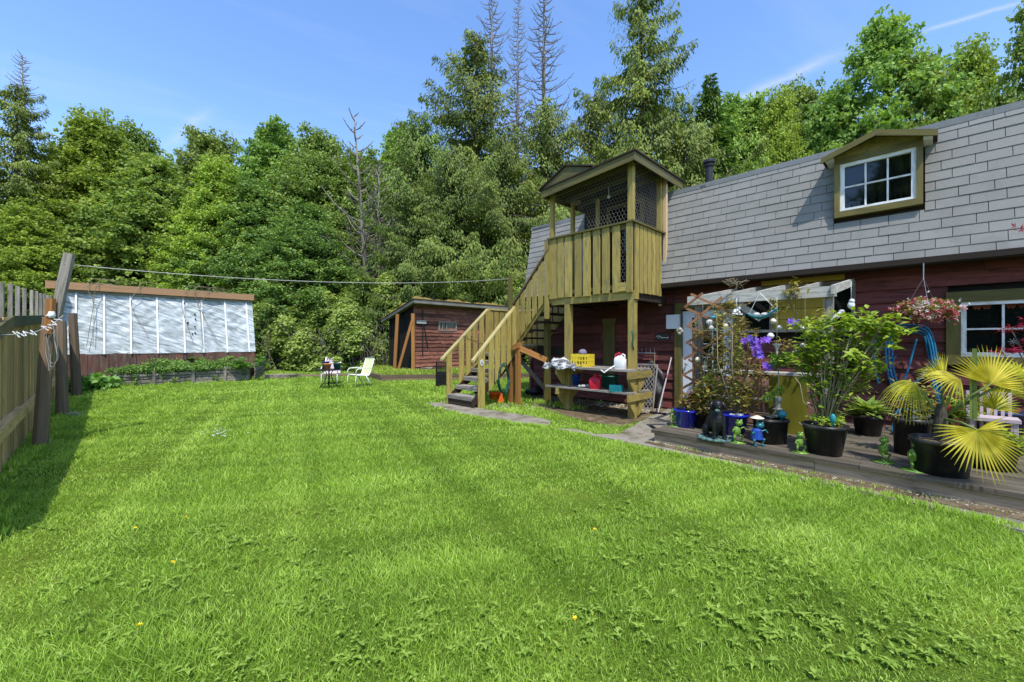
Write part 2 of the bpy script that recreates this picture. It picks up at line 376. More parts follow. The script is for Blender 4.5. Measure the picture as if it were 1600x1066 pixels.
cn = N.new('ShaderNodeTexNoise'); cn.inputs['Scale'].default_value = 1.0; cn.inputs['Detail'].default_value = 8; cn.inputs['Roughness'].default_value = .6
L.new(cmb.outputs[0], cn.inputs['Vector'])
wisp = N.new('ShaderNodeMapRange'); wisp.inputs[1].default_value = .50; wisp.inputs[2].default_value = .85; wisp.inputs[3].default_value = 0; wisp.inputs[4].default_value = .30; L.new(cn.outputs[0], wisp.inputs[0])
# one long narrow trail: points P0,P1 given on the cloud plane (x/z, y/z)
def skyp(px, py):
    d = Vector(((px-800)/F, 1, (533-py)/F)); return Vector((d.x/d.z, d.y/d.z))
def trail(pa, pb, width, amp, e0, e1):
    a, b = skyp(*pa), skyp(*pb); d = (b-a); ln = d.length; d /= ln
    t = mth('ADD', mth('MULTIPLY', mth('SUBTRACT', cx, a.x), d.x), mth('MULTIPLY', mth('SUBTRACT', cy, a.y), d.y))
    q = mth('ADD', mth('MULTIPLY', mth('SUBTRACT', cx, a.x), -d.y), mth('MULTIPLY', mth('SUBTRACT', cy, a.y), d.x))
    n2 = N.new('ShaderNodeTexNoise'); n2.inputs['Scale'].default_value = 6; n2.inputs['Detail'].default_value = 6; L.new(cmb.outputs[0], n2.inputs['Vector'])
    q = mth('ADD', q, mth('MULTIPLY', mth('SUBTRACT', n2.outputs[0], .5), width*1.2))
    g = mth('SUBTRACT', 1.0, mth('MINIMUM', mth('DIVIDE', mth('ABSOLUTE', q), width), 1.0))
    g = mth('MULTIPLY', g, g)
    tt = mth('DIVIDE', t, ln)
    m1 = N.new('ShaderNodeMapRange'); m1.inputs[1].default_value = -e0; m1.inputs[2].default_value = .15; L.new(tt, m1.inputs[0])
    m2 = N.new('ShaderNodeMapRange'); m2.inputs[1].default_value = 1+e1; m2.inputs[2].default_value = .85; L.new(tt, m2.inputs[0])
    return mth('MULTIPLY', mth('MULTIPLY', g, amp), mth('MULTIPLY', m1.outputs[0], m2.outputs[0]))
cl = mth('ADD', wisp.outputs[0], trail((1130, 165), (1290, 95), .085, .40, .2, .25))
cl = mth('ADD', cl, trail((1440, 50), (1590, 5), .028, .40, .1, .4))
cl = mth('ADD', cl, trail((265, 225), (320, 180), .06, .25, .3, .3))
cl = mth('MINIMUM', cl, .8)
mx = N.new('ShaderNodeMixRGB'); L.new(cl, mx.inputs[0])
hs = N.new('ShaderNodeHueSaturation'); hs.inputs['Hue'].default_value = .505; hs.inputs['Saturation'].default_value = 1.14; hs.inputs['Value'].default_value = 2.3; L.new(sk.outputs[0], hs.inputs['Color'])
L.new(hs.outputs[0], mx.inputs[1]); mx.inputs[2].default_value = (6.0, 6.3, 6.6, 1)
bg = N.new('ShaderNodeBackground'); bg.inputs[1].default_value = .15; L.new(mx.outputs[0], bg.inputs[0])
wo = N.new('ShaderNodeOutputWorld'); L.new(bg.outputs[0], wo.inputs[0])

sl = bpy.data.lights.new('sun', 'SUN'); sl.energy = 5.0; sl.angle = math.radians(.53); sl.color = (1, .955, .88)
so = bpy.data.objects.new('sun', sl); COL.objects.link(so)
sd = Vector((math.sin(SUNROT)*math.cos(EL), math.cos(SUNROT)*math.cos(EL), math.sin(EL)))
so.rotation_euler = sd.to_track_quat('Z', 'Y').to_euler(); so.location = (0, -5, 30)
cam = bpy.data.cameras.new('camera'); cam.sensor_width = 36; cam.lens = F/1600*36; cam.clip_end = 600; cam.clip_start = .05
co = bpy.data.objects.new('camera', cam); COL.objects.link(co); co.location = (0, 0, H); co.rotation_euler = (math.pi/2, 0, 0); scn.camera = co
scn.view_settings.view_transform = 'Standard'; scn.view_settings.look = 'None'; scn.view_settings.exposure = 0; scn.view_settings.gamma = 1
scn.render.engine = 'CYCLES'
cy_ = scn.cycles; cy_.max_bounces = 6; cy_.diffuse_bounces = 3; cy_.glossy_bounces = 3; cy_.transmission_bounces = 4; cy_.transparent_max_bounces = 8
cy_.use_denoising = True
try: cy_.denoiser = 'OPENIMAGEDENOISE'
except Exception: pass
scn.render.resolution_x = 1024; scn.render.resolution_y = 682

# ---------------------------------------------------------------- ground
def nz(x, y, s, ph=0):      # cheap smooth noise, -1..1
    return (np.sin(x*s*1.3+y*s*.7+ph)+np.sin(-x*s*.8+y*s*1.7+ph*2.1+1.3)+np.sin(x*s*2.3+y*s*1.1+ph*.7+4)*.6+np.sin(x*s*.4-y*s*2.9+ph*1.3+2)*.6)/3.2
def groundmat():
    m, nt, N, L = newmat('lawn_soil')
    out = N.new('ShaderNodeOutputMaterial'); b = N.new('ShaderNodeBsdfPrincipled'); L.new(b.outputs[0], out.inputs[0])
    tc = N.new('ShaderNodeTexCoord'); n1 = N.new('ShaderNodeTexNoise'); n1.inputs['Scale'].default_value = .7; n1.inputs['Detail'].default_value = 10; n1.inputs['Roughness'].default_value = .7
    L.new(tc.outputs['Object'], n1.inputs['Vector'])
    r = ramp(N, [(.3, (.05, .085, .012)), (.5, (.10, .16, .018)), (.7, (.17, .22, .03))]); L.new(n1.outputs[0], r.inputs[0])
    n2 = N.new('ShaderNodeTexNoise'); n2.inputs['Scale'].default_value = 60; n2.inputs['Detail'].default_value = 6; L.new(tc.outputs['Object'], n2.inputs['Vector'])
    mm = N.new('ShaderNodeMixRGB'); mm.blend_type = 'MULTIPLY'; mm.inputs[0].default_value = .7; r2 = ramp(N, [(.3, (.3, .3, .3)), (.7, (1.3, 1.3, 1.2))]); L.new(n2.outputs[0], r2.inputs[0])
    L.new(r.outputs[0], mm.inputs[1]); L.new(r2.outputs[0], mm.inputs[2]); L.new(mm.outputs[0], b.inputs['Base Color'])
    b.inputs['Roughness'].default_value = 1; b.inputs['Specular IOR Level'].default_value = .05
    bp = N.new('ShaderNodeBump'); bp.inputs['Strength'].default_value = .8; bp.inputs['Distance'].default_value = .03; L.new(n2.outputs[0], bp.inputs['Height']); L.new(bp.outputs[0], b.inputs['Normal'])
    return m
M['ground'] = groundmat()
xs = np.concatenate([np.array([-200, -120, -70, -45]), np.linspace(-30, 30, 61), np.array([45, 70, 120, 200])])
ys = np.concatenate([np.array([-120, -40, -12]), np.linspace(-4, 46, 51), np.array([60, 90, 150, 250])])
X, Y = np.meshgrid(xs, ys); Z = np.where(Y > 34, (Y-34)*.12, 0.0)
Vg = np.stack([X, Y, Z], -1).reshape(-1, 3); nx_ = len(xs)
ii = np.arange((len(ys)-1)*(nx_-1)); r_ = ii//(nx_-1); c_ = ii % (nx_-1); a_ = r_*nx_+c_
mb = MB(); mb.add(Vg, np.stack([a_, a_+1, a_+nx_+1, a_+nx_], -1), Vg, 0.5)
tag(mb.build('ground', M['ground'], loc=(0, 0, 0)), kind='structure')

# raised strip of lawn round the shed, held by timbers
TERR = [G(598, 595), G(690, 593.5), Vector((1.5, 16.6, 0)), Vector((3.5, 23, 0)), Vector((-9, 28, 0)), Vector((-11.5, 25.5, 0)), G(568, 587)]
mb = MB(); TZ = .2
pts = [Vector((p.x, p.y, TZ)) for p in TERR]; cen = sum(pts, Vector())/len(pts)
mb.prism([Vector((p.x, p.y, -.05)) for p in TERR], (0, 0, TZ+.05))
tag(mb.build('lawn_terrace', M['ground']), kind='structure')
def inpoly(x, y, P):
    x = np.asarray(x); y = np.asarray(y); r = np.zeros(x.shape, bool); n = len(P)
    for i in range(n):
        x0, y0 = P[i][0], P[i][1]; x1, y1 = P[(i+1) % n][0], P[(i+1) % n][1]
        if abs(y1-y0) < 1e-9: continue
        c = ((y0 > y) != (y1 > y)) & (x < (x1-x0)*(y-y0)/(y1-y0)+x0); r ^= c
    return r
rt = root('timber_edging', G(598, 595), 'low brown timber edging holding up the grass in front of the red shed', 'edging')
for pa, pb in ((G(598, 595), G(690, 593.5)), (G(598, 595), G(568, 587)), (G(690, 593.5), Vector((1.5, 16.6, 0)))):
    for k in range(2):
        mb = MB(); mb.beam(pa+Vector((0, -.06+.012*k, .055+k*.11)), pb+Vector((0, -.06+.012*k, .055+k*.11)), .12, .10)
        mb.build('timber', M['brownpost'], rt)
a, b_ = G(436, 591), G(568, 587.5)
mb = MB(); mb.tube([a+(b_-a)*t+Vector((0, .1*math.sin(t*9), .05)) for t in np.linspace(0, 1, 7)], .07, 8)
tag(mb.build('edging_log', M['brownpost'], smooth=True), 'thin brown log lying in the grass left of the lime chair', 'log')

# ---------------------------------------------------------------- path
PATHS = []
def slab(name, pts, z=.03, mat='concrete', th=.06):
    # roughened outline
    out = []
    for i, p in enumerate(pts):
        q = pts[(i+1) % len(pts)]; n = max(1, int((q-p).length/.25))
        for k in range(n):
            v = p+(q-p)*(k/n); 
            j = .0 if k == 0 else .025
            out.append(Vector((v.x+random.uniform(-j, j), v.y+random.uniform(-j, j), z-th)))
    PATHS.append([(p.x, p.y) for p in pts])
    mb = MB(); mb.prism(out, (0, 0, th), tint=.5); return tag(mb.build(name, M[mat]), kind='structure')
slab('path', [G(664, 632), G(690, 640), G(730, 650), G(800, 662.5), G(858, 668), G(861, 660), G(830, 652), G(770, 643), G(735, 637), G(700, 629)], .025)
slab('path', [G(868, 672), G(1000, 698), G(1200, 741), G(1400, 784), G(1560, 825), G(1900, 908), W(-2.6, 5.55), W(-.7, 5.52), W(.8, 5.6), W(2.7, 5.72), W(2.95, 5.95), W(2.95, 8.8), W(4.0, 8.8), G(1000, 661), G(968, 681), G(930, 681), G(900, 673)], .029)
slab('gravel_bed', [W(2.9, 5.72), W(2.9, 5.60), W(.8, 5.44), W(-.7, 5.35), W(-2.6, 5.22), W(-2.6, 5.56), W(-.7, 5.62), W(.8, 5.70)], .036, 'soil', .05)
slab('gravel_bed', [W(4.0, 8.82), G(1002, 658), G(970, 664), G(940, 652), W(5.5, 8.1), W(5.6, 8.82)], .02, 'soil', .05)
slab('bare_soil', [W(5.75, 8.8), W(5.5, 8.15), G(960, 652), G(990, 664), G(960, 668), G(880, 650), W(6.6, 7.3), W(7.9, 8.7)], .012, 'soil', .05)

# ---------------------------------------------------------------- house
HW = 8.85; UL = 8.0; UR = -4.6; NB = 15.0
hs_ = root('house', W(2, HW, 0), 'red-sided house with a steep grey shingled mansard roof', 'house')
def siding(mb, u0, u1, n, z0, z1, exp=.2, seg=2.6, wavy=0, axis='u', holes=()):
    z = z0; k = 0
    while z < z1-.01:
        zz = min(z+exp, z1); cuts = [u0]; x = u0+random.uniform(.6, seg)
        while x < u1-.3: cuts.append(x); x += random.uniform(seg*.6, seg*1.4)
        cuts.append(u1)
        for a, b in zip(cuts[:-1], cuts[1:]):
            dz = random.uniform(-wavy, wavy)
            spans = [(a, b)]
            for (ha, hb, hz0, hz1) in holes:
                if zz > hz0+.01 and z < hz1-.01:
                    ns = []
                    for (p, q) in spans:
                        if hb <= p or ha >= q: ns.append((p, q)); continue
                        if p < ha: ns.append((p, ha))
                        if q > hb: ns.append((hb, q))
                    spans = ns
            for (p, q) in spans:
                if q-p < .02: continue
                t = random.random()
                if axis == 'u': P = [(x_, n-(.055 if lo else .012)*(1 if f else 0)+(0 if f else .05), (z+dz) if lo else zz+.012) for x_ in (p+.002, q-.002) for f in (1, 0) for lo in (1, 0)]
                else: P = [(n-(.045 if lo else .018)*(1 if f else 0)+(0 if f else .05), x_, (z+dz) if lo else zz+.012) for x_ in (p+.002, q-.002) for f in (1, 0) for lo in (1, 0)]
                mb.hexa(P, t)
        z = zz
DOOR = (2.68, 3.70, 0, 2.14); WINA = (.84, 2.53, 1.66, 2.5); WINB = (-2.05, -.205, 1.18, 2.19)
mb = MB('h'); siding(mb, UR, UL, HW, 0.05, 2.75, .205, holes=[DOOR, WINA, WINB]); mb.build('wall', M['red'], hs_)
mb = MB('h'); siding(mb, HW, NB, UL, 0.05, 2.75, .205, axis='n')
# mirror the lap so it stands proud of the end wall
mb.box(UL-.02, UL+.03, HW, NB, 0, 2.8); mb.build('end_wall', M['red'], hs_)
mb = MB('h')
for (a, b, c, d) in ((UR, UL-.03, HW+.052, HW+.2),): pass
def wallbox(mb, u0, u1, n0, n1, z0, z1, holes):
    us = sorted({u0, u1} | {h[0] for h in holes} | {h[1] for h in holes})
    for a, b in zip(us[:-1], us[1:]):
        hz = [(h[2], h[3]) for h in holes if h[0] <= a+1e-6 and h[1] >= b-1e-6]
        if not hz: mb.box(a, b, n0, n1, z0, z1)
        else:
            p, q = hz[0]
            if p > z0: mb.box(a, b, n0, n1, z0, p)
            if q < z1: mb.box(a, b, n0, n1, q, z1)
wallbox(mb, UR, UL-.03, HW+.052, HW+.2, 0, 2.8, [DOOR, WINA, WINB])
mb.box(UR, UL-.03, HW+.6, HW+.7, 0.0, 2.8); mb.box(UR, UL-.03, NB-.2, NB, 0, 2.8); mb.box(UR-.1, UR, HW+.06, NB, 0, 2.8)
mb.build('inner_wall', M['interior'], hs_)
# mansard: plane n = 8.45 at z 2.70 to 8.83 at z 4.70
def mn(z): return 8.45+.19*(z-2.70)
rf = MB('h'); rf2 = MB('h'); rows = 14; dz = 2.03/rows; DORM = (.03, 1.10, 3.48, 4.50); DOOR2 = (4.25, 5.95, 2.5, 5.0)
for r in range(rows):
    z0 = 2.68+r*dz; z1 = z0+dz+.02; u = UR+(r % 2)*.17-(.0 if r % 3 else .06)
    while u < UL:
        a = max(u, UR)+.0035; b = min(u+.335, UL)-.0035; u += .335
        for (p, q, c, d) in (DORM, DOOR2):
            if z0+.02 > c-.15 and z0 < d and a < q and b > p:
                if a >= p and b <= q: a = b; break
                if a < p: b = min(b, p)
                else: a = max(a, q)
        if b-a < .01: continue
        j = random.uniform(-.002, .002)
        (rf2 if a > 5.0 else rf).hexa([(x, mn(zz)-(.018+j if lo else .006) if f else mn(zz)+.03, zz+(j if lo else 0)) for x in (a, b) for f in (1, 0) for lo, zz in ((1, z0), (0, z1))])
rf_b = rf2.build('roof', M['shingle'], hs_); rf_b['label'] = 'short left end of the grey shingle slope, beyond the balcony'
rf_o = rf.build('roof', M['shingle'], hs_); rf_o['label'] = 'grey asphalt shingle mansard slope, stained near the balcony'
mb = MB('h')
mb.hexa([(u, n, z) for u in (UR, 4.2) for n, z in ((mn(2.7)+.035, 2.70), (mn(4.7)+.035, 4.70))for z in (z,)  for _ in (0, 1)][:0] or
        [(UR, mn(2.7)+.034, 2.7), (UR, mn(4.7)+.034, 4.7), (UR, mn(2.7)+.2, 2.7), (UR, mn(4.7)+.2, 4.7), (4.23, mn(2.7)+.034, 2.7), (4.23, mn(4.7)+.034, 4.7), (4.23, mn(2.7)+.2, 2.7), (4.23, mn(4.7)+.2, 4.7)])
mb.hexa([(5.97, mn(2.7)+.034, 2.7), (5.97, mn(4.7)+.034, 4.7), (5.97, mn(2.7)+.2, 2.7), (5.97, mn(4.7)+.2, 4.7), (UL, mn(2.7)+.034, 2.7), (UL, mn(4.7)+.034, 4.7), (UL, mn(2.7)+.2, 2.7), (UL, mn(4.7)+.2, 4.7)])
# end of the attic and its flat top
mb.prism([(UL-.02, mn(2.7)+.03, 2.7), (UL-.02, mn(4.69)+.03, 4.69), (UL-.02, 14.9, 4.69), (UL-.02, 15.3, 2.7)], (.02, 0, 0))
mb.box(UR, UL, 8.86, 14.9, 4.66, 4.70); mb.box(UR, UL, 14.9, 15.0, 2.8, 4.66)
mb.build('attic_shell', M['darkwood'], rf_o)
for a, b in ((UR, 4.2), (6.0, UL+.03)):
    x = a; mb = MB('h')
    while x < b: 
        e = min(x+.99, b); mb.box(x+.002, e-.002, mn(4.7)-.028, 8.99, 4.695, 4.735); x += .99
        mb.box(max(a, e-.99)+.002, e-.002, mn(4.7)-.03, mn(4.7)-.012, 4.64, 4.695)
    mb.build('ridge_cap', M['flash'], rf_o if a < 5 else rf_b)
mb = MB('h'); mb.box(UR, UL, 8.40, 8.43, 2.60, 2.685); mb.box(UR, UL, 8.432, HW-.05, 2.62, 2.64); mb.build('soffit', M['darkwood'], hs_)
mb = MB('h'); mb.box(UR, UL, 8.365, 8.398, 2.615, 2.70); mb.build('gutter_board', M['darkwood'], hs_)
mb = MB('h'); mb.box(UL-.02, UL+.06, HW-.09, HW-.0, 0, 2.6); mb.box(UL-.01, UL+.06, HW+.002, HW+.09, 0, 2.6); mb.build('corner_board', M['red'], hs_)
# door
d = MB('h'); d.box(3.70, 3.84, HW-.09, HW+.05, 0, 2.16); d.box(2.55, 2.68, HW-.09, HW+.05, .03, 2.16); d.box(2.55, 3.84, HW-.095, HW+.05, 2.162, 2.30)
door = d.build('door_frame', M['olive_trim'], hs_)
DN = HW-.02
mb = MB('h'); mb.box(3.50, 3.69, DN, DN+.05, .12, 2.13); mb.box(2.70, 2.88, DN, DN+.05, .12, 2.13); mb.box(2.88, 3.50, DN, DN+.05, .12, .62); mb.box(2.88, 3.50, DN, DN+.05, 1.99, 2.13)
for i in range(1, 3): mb.box(2.88+i*.62/3-.011, 2.88+i*.62/3+.011, DN+.004, DN+.046, .62, 1.99)
for i in range(1, 5): mb.box(2.88, 3.50, DN+.002, DN+.048, .62+i*1.37/5-.011, .62+i*1.37/5+.011)
dr = mb.build('door', M['bluewhite'], hs_)
mb = MB('h'); mb.box(2.88, 3.50, DN+.022, DN+.03, .62, 1.99); mb.build('pane', M['glass'], dr)
mb = MB('h'); mb.ball((3.60, DN-.05, 1.02), .03); mb.tube([(3.60, DN-.05, 1.02), (3.60, DN+.01, 1.02)], .012); mb.build('handle', M['metal'], dr)
mb = MB('h'); mb.box(2.7, 3.7, HW-.12, HW+.05, .032, .115); mb.build('door_sill', M['greywood'], hs_)
# big window behind the pergola: glass left, mustard slats, glass right
a, b, z0, z1 = WINA; n = HW-.03
mb = MB('h')
for u0, u1, q0, q1 in ((a, b, z0-.0, z0+.05), (a, b, z1-.05, z1), (a, a+.05, z0+.05, z1-.05), (b-.05, b, z0+.05, z1-.05), (2.02, 2.07, z0+.05, z1-.05), (1.13, 1.17, z0+.05, z1-.05)):
    mb.box(u0, u1, n-.035, n+.06, q0, q1)
wf = mb.build('window', M['greywood'], hs_)
mb = MB('h'); mb.box(2.07, b-.05, n+.02, n+.03, z0+.05, z1-.05); mb.build('pane', M['glass'], wf); mb = MB('h'); mb.box(a+.05, 1.13, n+.02, n+.03, z0+.05, z1-.05); mb.build('pane', M['glass'], wf)
mb = MB('h')
for k in range(4): mb.box(1.17, 2.02, n+.0, n+.015, z0+.05+k*.185, z0+.05+k*.185+.178)
mb.build('slat_panel', M['mustard'], wf)
mb = MB('h'); mb.box(.98, 2.2, HW-.052, HW-.02, 2.505, 2.615); mb.build('fascia_panel', M['mustard'], hs_)
# right window with olive trim
a, b, z0, z1 = WINB
mb = MB('h')
for q in ((a, b, z1-.0, z1+.0),): pass
mb.box(a-.02, b+.02, HW-.075, HW+.05, z1-.13, z1+.02); mb.box(a-.02, b+.02, HW-.075, HW+.05, z0-.02, z0+.10)
mb.box(b-.13, b+.018, HW-.07, HW+.05, z0+.10, z1-.13); mb.box(a-.018, a+.13, HW-.07, HW+.05, z0+.10, z1-.13)
wt = mb.build('window', M['olive_trim'], hs_)
a += .13; b -= .13; z0 += .10; z1 -= .13
mb = MB('h')
mb.box(a, b, HW-.05, HW+.05, z1-.05, z1-.001); mb.box(a, b, HW-.055, HW+.05, z0, z0+.06); mb.box(a, a+.055, HW-.05, HW+.05, z0+.06, z1-.05); mb.box(b-.055, b, HW-.05, HW+.05, z0+.06, z1-.05)
mb.box((a+b)/2-.05, (a+b)/2+.05, HW-.048, HW+.05, z0+.06, z1-.05)
ph = (b-a)/2-.105
for s in (0, 1):
    c0 = a+.055 if s == 0 else (a+b)/2+.05; c1 = (a+b)/2-.05 if s == 0 else b-.055
    mb.box((c0+c1)/2-.012, (c0+c1)/2+.012, HW-.02, HW+.03, z0+.06, z1-.05); mb.box(c0, c1, HW-.018, HW+.028, (z0+z1)/2-.012, (z0+z1)/2+.012)
mb.build('sash', M['white'], wt)
mb = MB('h'); mb.box(a+.05, b-.05, HW+.031, HW+.04, z0+.05, z1-.04); mb.build('pane', M['glass'], wt)
mb = MB('h')
for k in range(8):
    t = k*math.pi/4; cx_, cz_ = b-.055-.44, z0+.21
    mb.poly([(cx_, HW+.0285, cz_), (cx_+.022*math.cos(t-.35), HW+.0285, cz_+.022*math.sin(t-.35)), (cx_+.062*math.cos(t), HW+.0285, cz_+.062*math.sin(t)), (cx_+.022*math.cos(t+.35), HW+.0285, cz_+.022*math.sin(t+.35))])
mb.build('star_sticker', M['greywood'], wt)
for cc, s_ in ((b-.16, .05), (b-.25, .05), (b-.47, .055), (b-.58, .055)):
    mb = MB('h'); mb.poly([(cc-s_, HW+.029, z1-.055), (cc+s_, HW+.029, z1-.055), (cc+s_*.4, HW+.029, z1-.12), (cc, HW+.029, z1-.10), (cc-s_*.4, HW+.029, z1-.12)]); mb.build('bow_sticker', M['bow'], wt)
# dormer
DU0, DU1, DZ0, DZ1 = .05, 1.08, 3.50, 4.455; DNn = 8.53
mb = MB('h'); t = .095
mb.box(DU0, DU1, DNn-.03, 9.1, DZ0, DZ0+t); mb.box(DU0, DU1, DNn-.028, 9.1, DZ1-t, DZ1)
mb.box(DU0, DU0+t*.75, DNn-.026, 9.1, DZ0+t, DZ1-t); mb.box(DU1-t*.75, DU1, DNn-.026, 9.1, DZ0+t, DZ1-t)
dm = mb.build('dormer', M['dormer'], hs_)
a, b, z0, z1 = DU0+t*.75, DU1-t*.75, DZ0+t, DZ1-t
mb = MB('h')
mb.box(a, b, DNn, DNn+.06, z1-.055, z1-.001); mb.box(a, b, DNn-.006, DNn+.06, z0, z0+.04); mb.box(a, a+.055, DNn, DNn+.06, z0+.04, z1-.055); mb.box(b-.055, b, DNn, DNn+.06, z0+.04, z1-.055)
for i in (1, 2): mb.box(a+.055+i*(b-a-.11)/3-.011, a+.055+i*(b-a-.11)/3+.011, DNn+.02, DNn+.05, z0+.04, z1-.055)
mb.box(a+.055, b-.055, DNn+.022, DNn+.048, (z0+z1)/2-.011, (z0+z1)/2+.011)
mb.build('sash', M['white'], dm)
mb = MB('h'); mb.box(a+.05, b-.05, DNn+.052, DNn+.056, z0+.03, z1-.05); mb.build('pane', clearglass('dormer_glass'), dm)
pk = (.565, 4.70)
def gable(name, u0, u1, up, zl, zp, n0, n1, par, th=.035, lip=.10):
    g = MB('h')
    for (ua, ub) in ((u0, up), (u1, up)):
        g.hexa([(ua, n0, zl-th), (ua, n0, zl), (ua, n1, zl-th), (ua, n1, zl), (ub, n0, zp-th), (ub, n0, zp), (ub, n1, zp-th), (ub, n1, zp)])
    g.build(name, M['darkwood'], par)
    g = MB('h')
    for (ua, ub) in ((u0, up), (u1, up)):
        s_ = 1 if ua < ub else -1
        g.hexa([(ua, n0-.028, zl-lip), (ua, n0-.028, zl-.012), (ua, n0-.002, zl-lip), (ua, n0-.002, zl-.012), (ub, n0-.028, zp-lip), (ub, n0-.028, zp-.012), (ub, n0-.002, zp-lip), (ub, n0-.002, zp-.012)])
    g.build('barge_board', M['olive_trim'], par)
gable('dormer_roof', -.10, 1.23, .565, 4.47, 4.70, 8.33, 9.2, dm)
mb = MB('h'); mb.prism([(DU0-.1, DNn-.012, DZ1+.002), (DU1+.1, DNn-.012, DZ1+.002), (.565, DNn-.012, 4.655)], (0, .03, 0)); mb.build('gable_panel', M['olive'], dm)
mb = MB('h'); mb.box(DU0-.10, DU0-.002, DNn-.17, 8.9, DZ1-.05, DZ1); mb.box(DU1+.002, DU1+.10, DNn-.17, 8.9, DZ1-.05, DZ1); mb.build('eave_board', M['white'], dm)
mb = MB(); V = []; m_ = 120
for i in range(m_+1):
    u = DU0+.07+(DU1-DU0-.14)*i/m_; n = 8.66+.022*math.sin(i*.75)+.012*math.sin(i*.31+1)
    V += [W(u, n, DZ0+.1), W(u, n+.01, DZ1-.1)]
mb.add(V, [(2*i, 2*i+2, 2*i+3, 2*i+1) for i in range(m_)], None, .5); mb.build('curtain', M['curtain'], dm, smooth=True)
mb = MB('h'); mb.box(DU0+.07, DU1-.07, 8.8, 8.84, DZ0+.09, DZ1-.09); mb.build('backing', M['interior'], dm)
# stove pipe
sp = Vector(HN(1108, 288, 9.6)); mb = MB(); zt = HN(1108, 250, 9.6).z
mb.lathe([(.075, 4.70), (.075, zt-.16), (.10, zt-.15), (.10, zt-.12), (.085, zt-.11), (.085, zt-.08), (.125, zt-.075), (.125, zt-.03), (.10, zt), (0, zt)], (sp.x, sp.y, 0), 16)
mb.build('stove_pipe', M['blackmetal'], hs_, smooth=False)
# security lamp under the balcony and little wall fittings
lp = HN(1030, 467, HW-.1); mb = MB(); mb.ball(lp, .05); mb.ball(lp+Vector((.02, 0, -.12)), .04); mb.tube([lp, lp+Vector((.06, .06, 0))], .02); mb.build('wall_lamp', M['whiteplastic'], hs_, smooth=True)
# ---------------------------------------------------------------- balcony with stairs
bal = root('balcony', W(4.9, 7.25, 0), 'olive wooden balcony enclosed with wire mesh above the workbench', 'balcony')
BU0, BU1, BN, BZ0, BZR = 3.97, 6.02, 7.2, 2.46, 3.80
for (u, n) in ((4.02, 7.30), (5.55, 7.30)):
    mb = MB('h'); mb.box(u-.065, u+.065, n-.065, n+.065, -.02, BZ0-.16); mb.build('support_post', M['olive'], bal)
mb = MB('h'); mb.hexa([(u, n, z) for u, e in ((3.92, 1), (5.98, 0)) for n in (7.235, 7.365) for z in (BZ0-.158, BZ0)]); mb.build('beam', M['olive'], bal)
for q_ in ((4.0, 4.1), (5.9, 6.0)): mb = MB('h'); mb.box(q_[0], q_[1], 7.37, 8.75, BZ0-.157, BZ0-.002); mb.build('joist', M['darkwood'], bal)
mb = MB('h'); n = 7.24
while n < 8.44: mb.box(3.99, 6.0, n, n+.135, BZ0+.002, BZ0+.04); n += .14
for u in np.arange(4.4, 5.8, .4): mb.box(u, u+.04, 7.37, 8.78, BZ0-.14, BZ0-.001)
mb.build('floor', M['darkwood'], bal)
def slat(parent, u0, u1, n0, n1, z0, z1, mat='olive'):
    mb = MB('h'); mb.box(u0, u1, n0, n1, z0, z1); return mb.build('slat', M[mat], parent)
xs_ = [(858.5, 870), (871.7, 881), (883, 893.3), (898.5, 908.3), (911.5, 922.5), (927, 937.5), (941.2, 952.3), (957, 968.8)]
def u_at(px, n): k = (px-800)/F; Yy = n*S2/(1+k); return Yy*(1-k)/S2
for a, b in xs_:
    slat(bal, u_at(b, BN), u_at(a, BN), BN-.012+random.uniform(-.004, .004), BN+.015, BZ0-.02+random.uniform(-.015, .015), BZR-.04)
slat(bal, BU0+.0, BU0+.115, BN-.025, BN+.03, BZ0-.03, BZR-.04)
slat(bal, BU0+.118, BU0+.30, BN-.012, BN+.015, BZ0-.0, BZ0+.17)   # short board under the gap
for i, (a, b) in enumerate(((.10, .24), (.28, .41), (.44, .57), (.60, .75), (.79, .93), (.96, 1.10), (1.13, 1.2))):
    slat(bal, BU0-.012, BU0+.015, BN+a, BN+b, BZ0-.02+random.uniform(-.01, .01), BZR-.04)
mb = MB('h'); mb.box(BU0-.05, BU1+.03, BN-.05, BN+.09, BZR-.038, BZR); mb.build('handrail', M['olive_trim'], bal); mb = MB('h'); mb.box(BU0-.05, BU0+.09, BN+.092, 8.62, BZR-.037, BZR-.001); mb.build('handrail', M['olive_trim'], bal); mb = MB('h')
mb.box(BU0+.02, BU1, BN+.017, BN+.055, BZ0+.06, BZ0+.14); mb.box(BU0+.02, BU1, BN+.017, BN+.055, BZR-.14, BZR-.04)
mb.build('slat_rails', M['olive_trim'], bal)
RZ = 4.84
def post(u, n, z0, z1, w=.09, mat='olive', name='roof_post'):
    mb = MB('h'); mb.box(u-w/2, u+w/2, n-w/2, n+w/2, z0, z1); mb.build(name, M[mat], bal)
post(BU0+.045, BN+.045, BZR, RZ+.07, .105); post(BU1-.06, BN+.045, BZR-1.2, RZ-.05); post(BU1-.10, BN+.75, BZ0, RZ-.03, .08); post(BU0+.05, 8.44, BZR, RZ+.1)
post(BU0-.02, 8.56, 2.72, RZ+.1, .07, 'board', 'corner_strip')
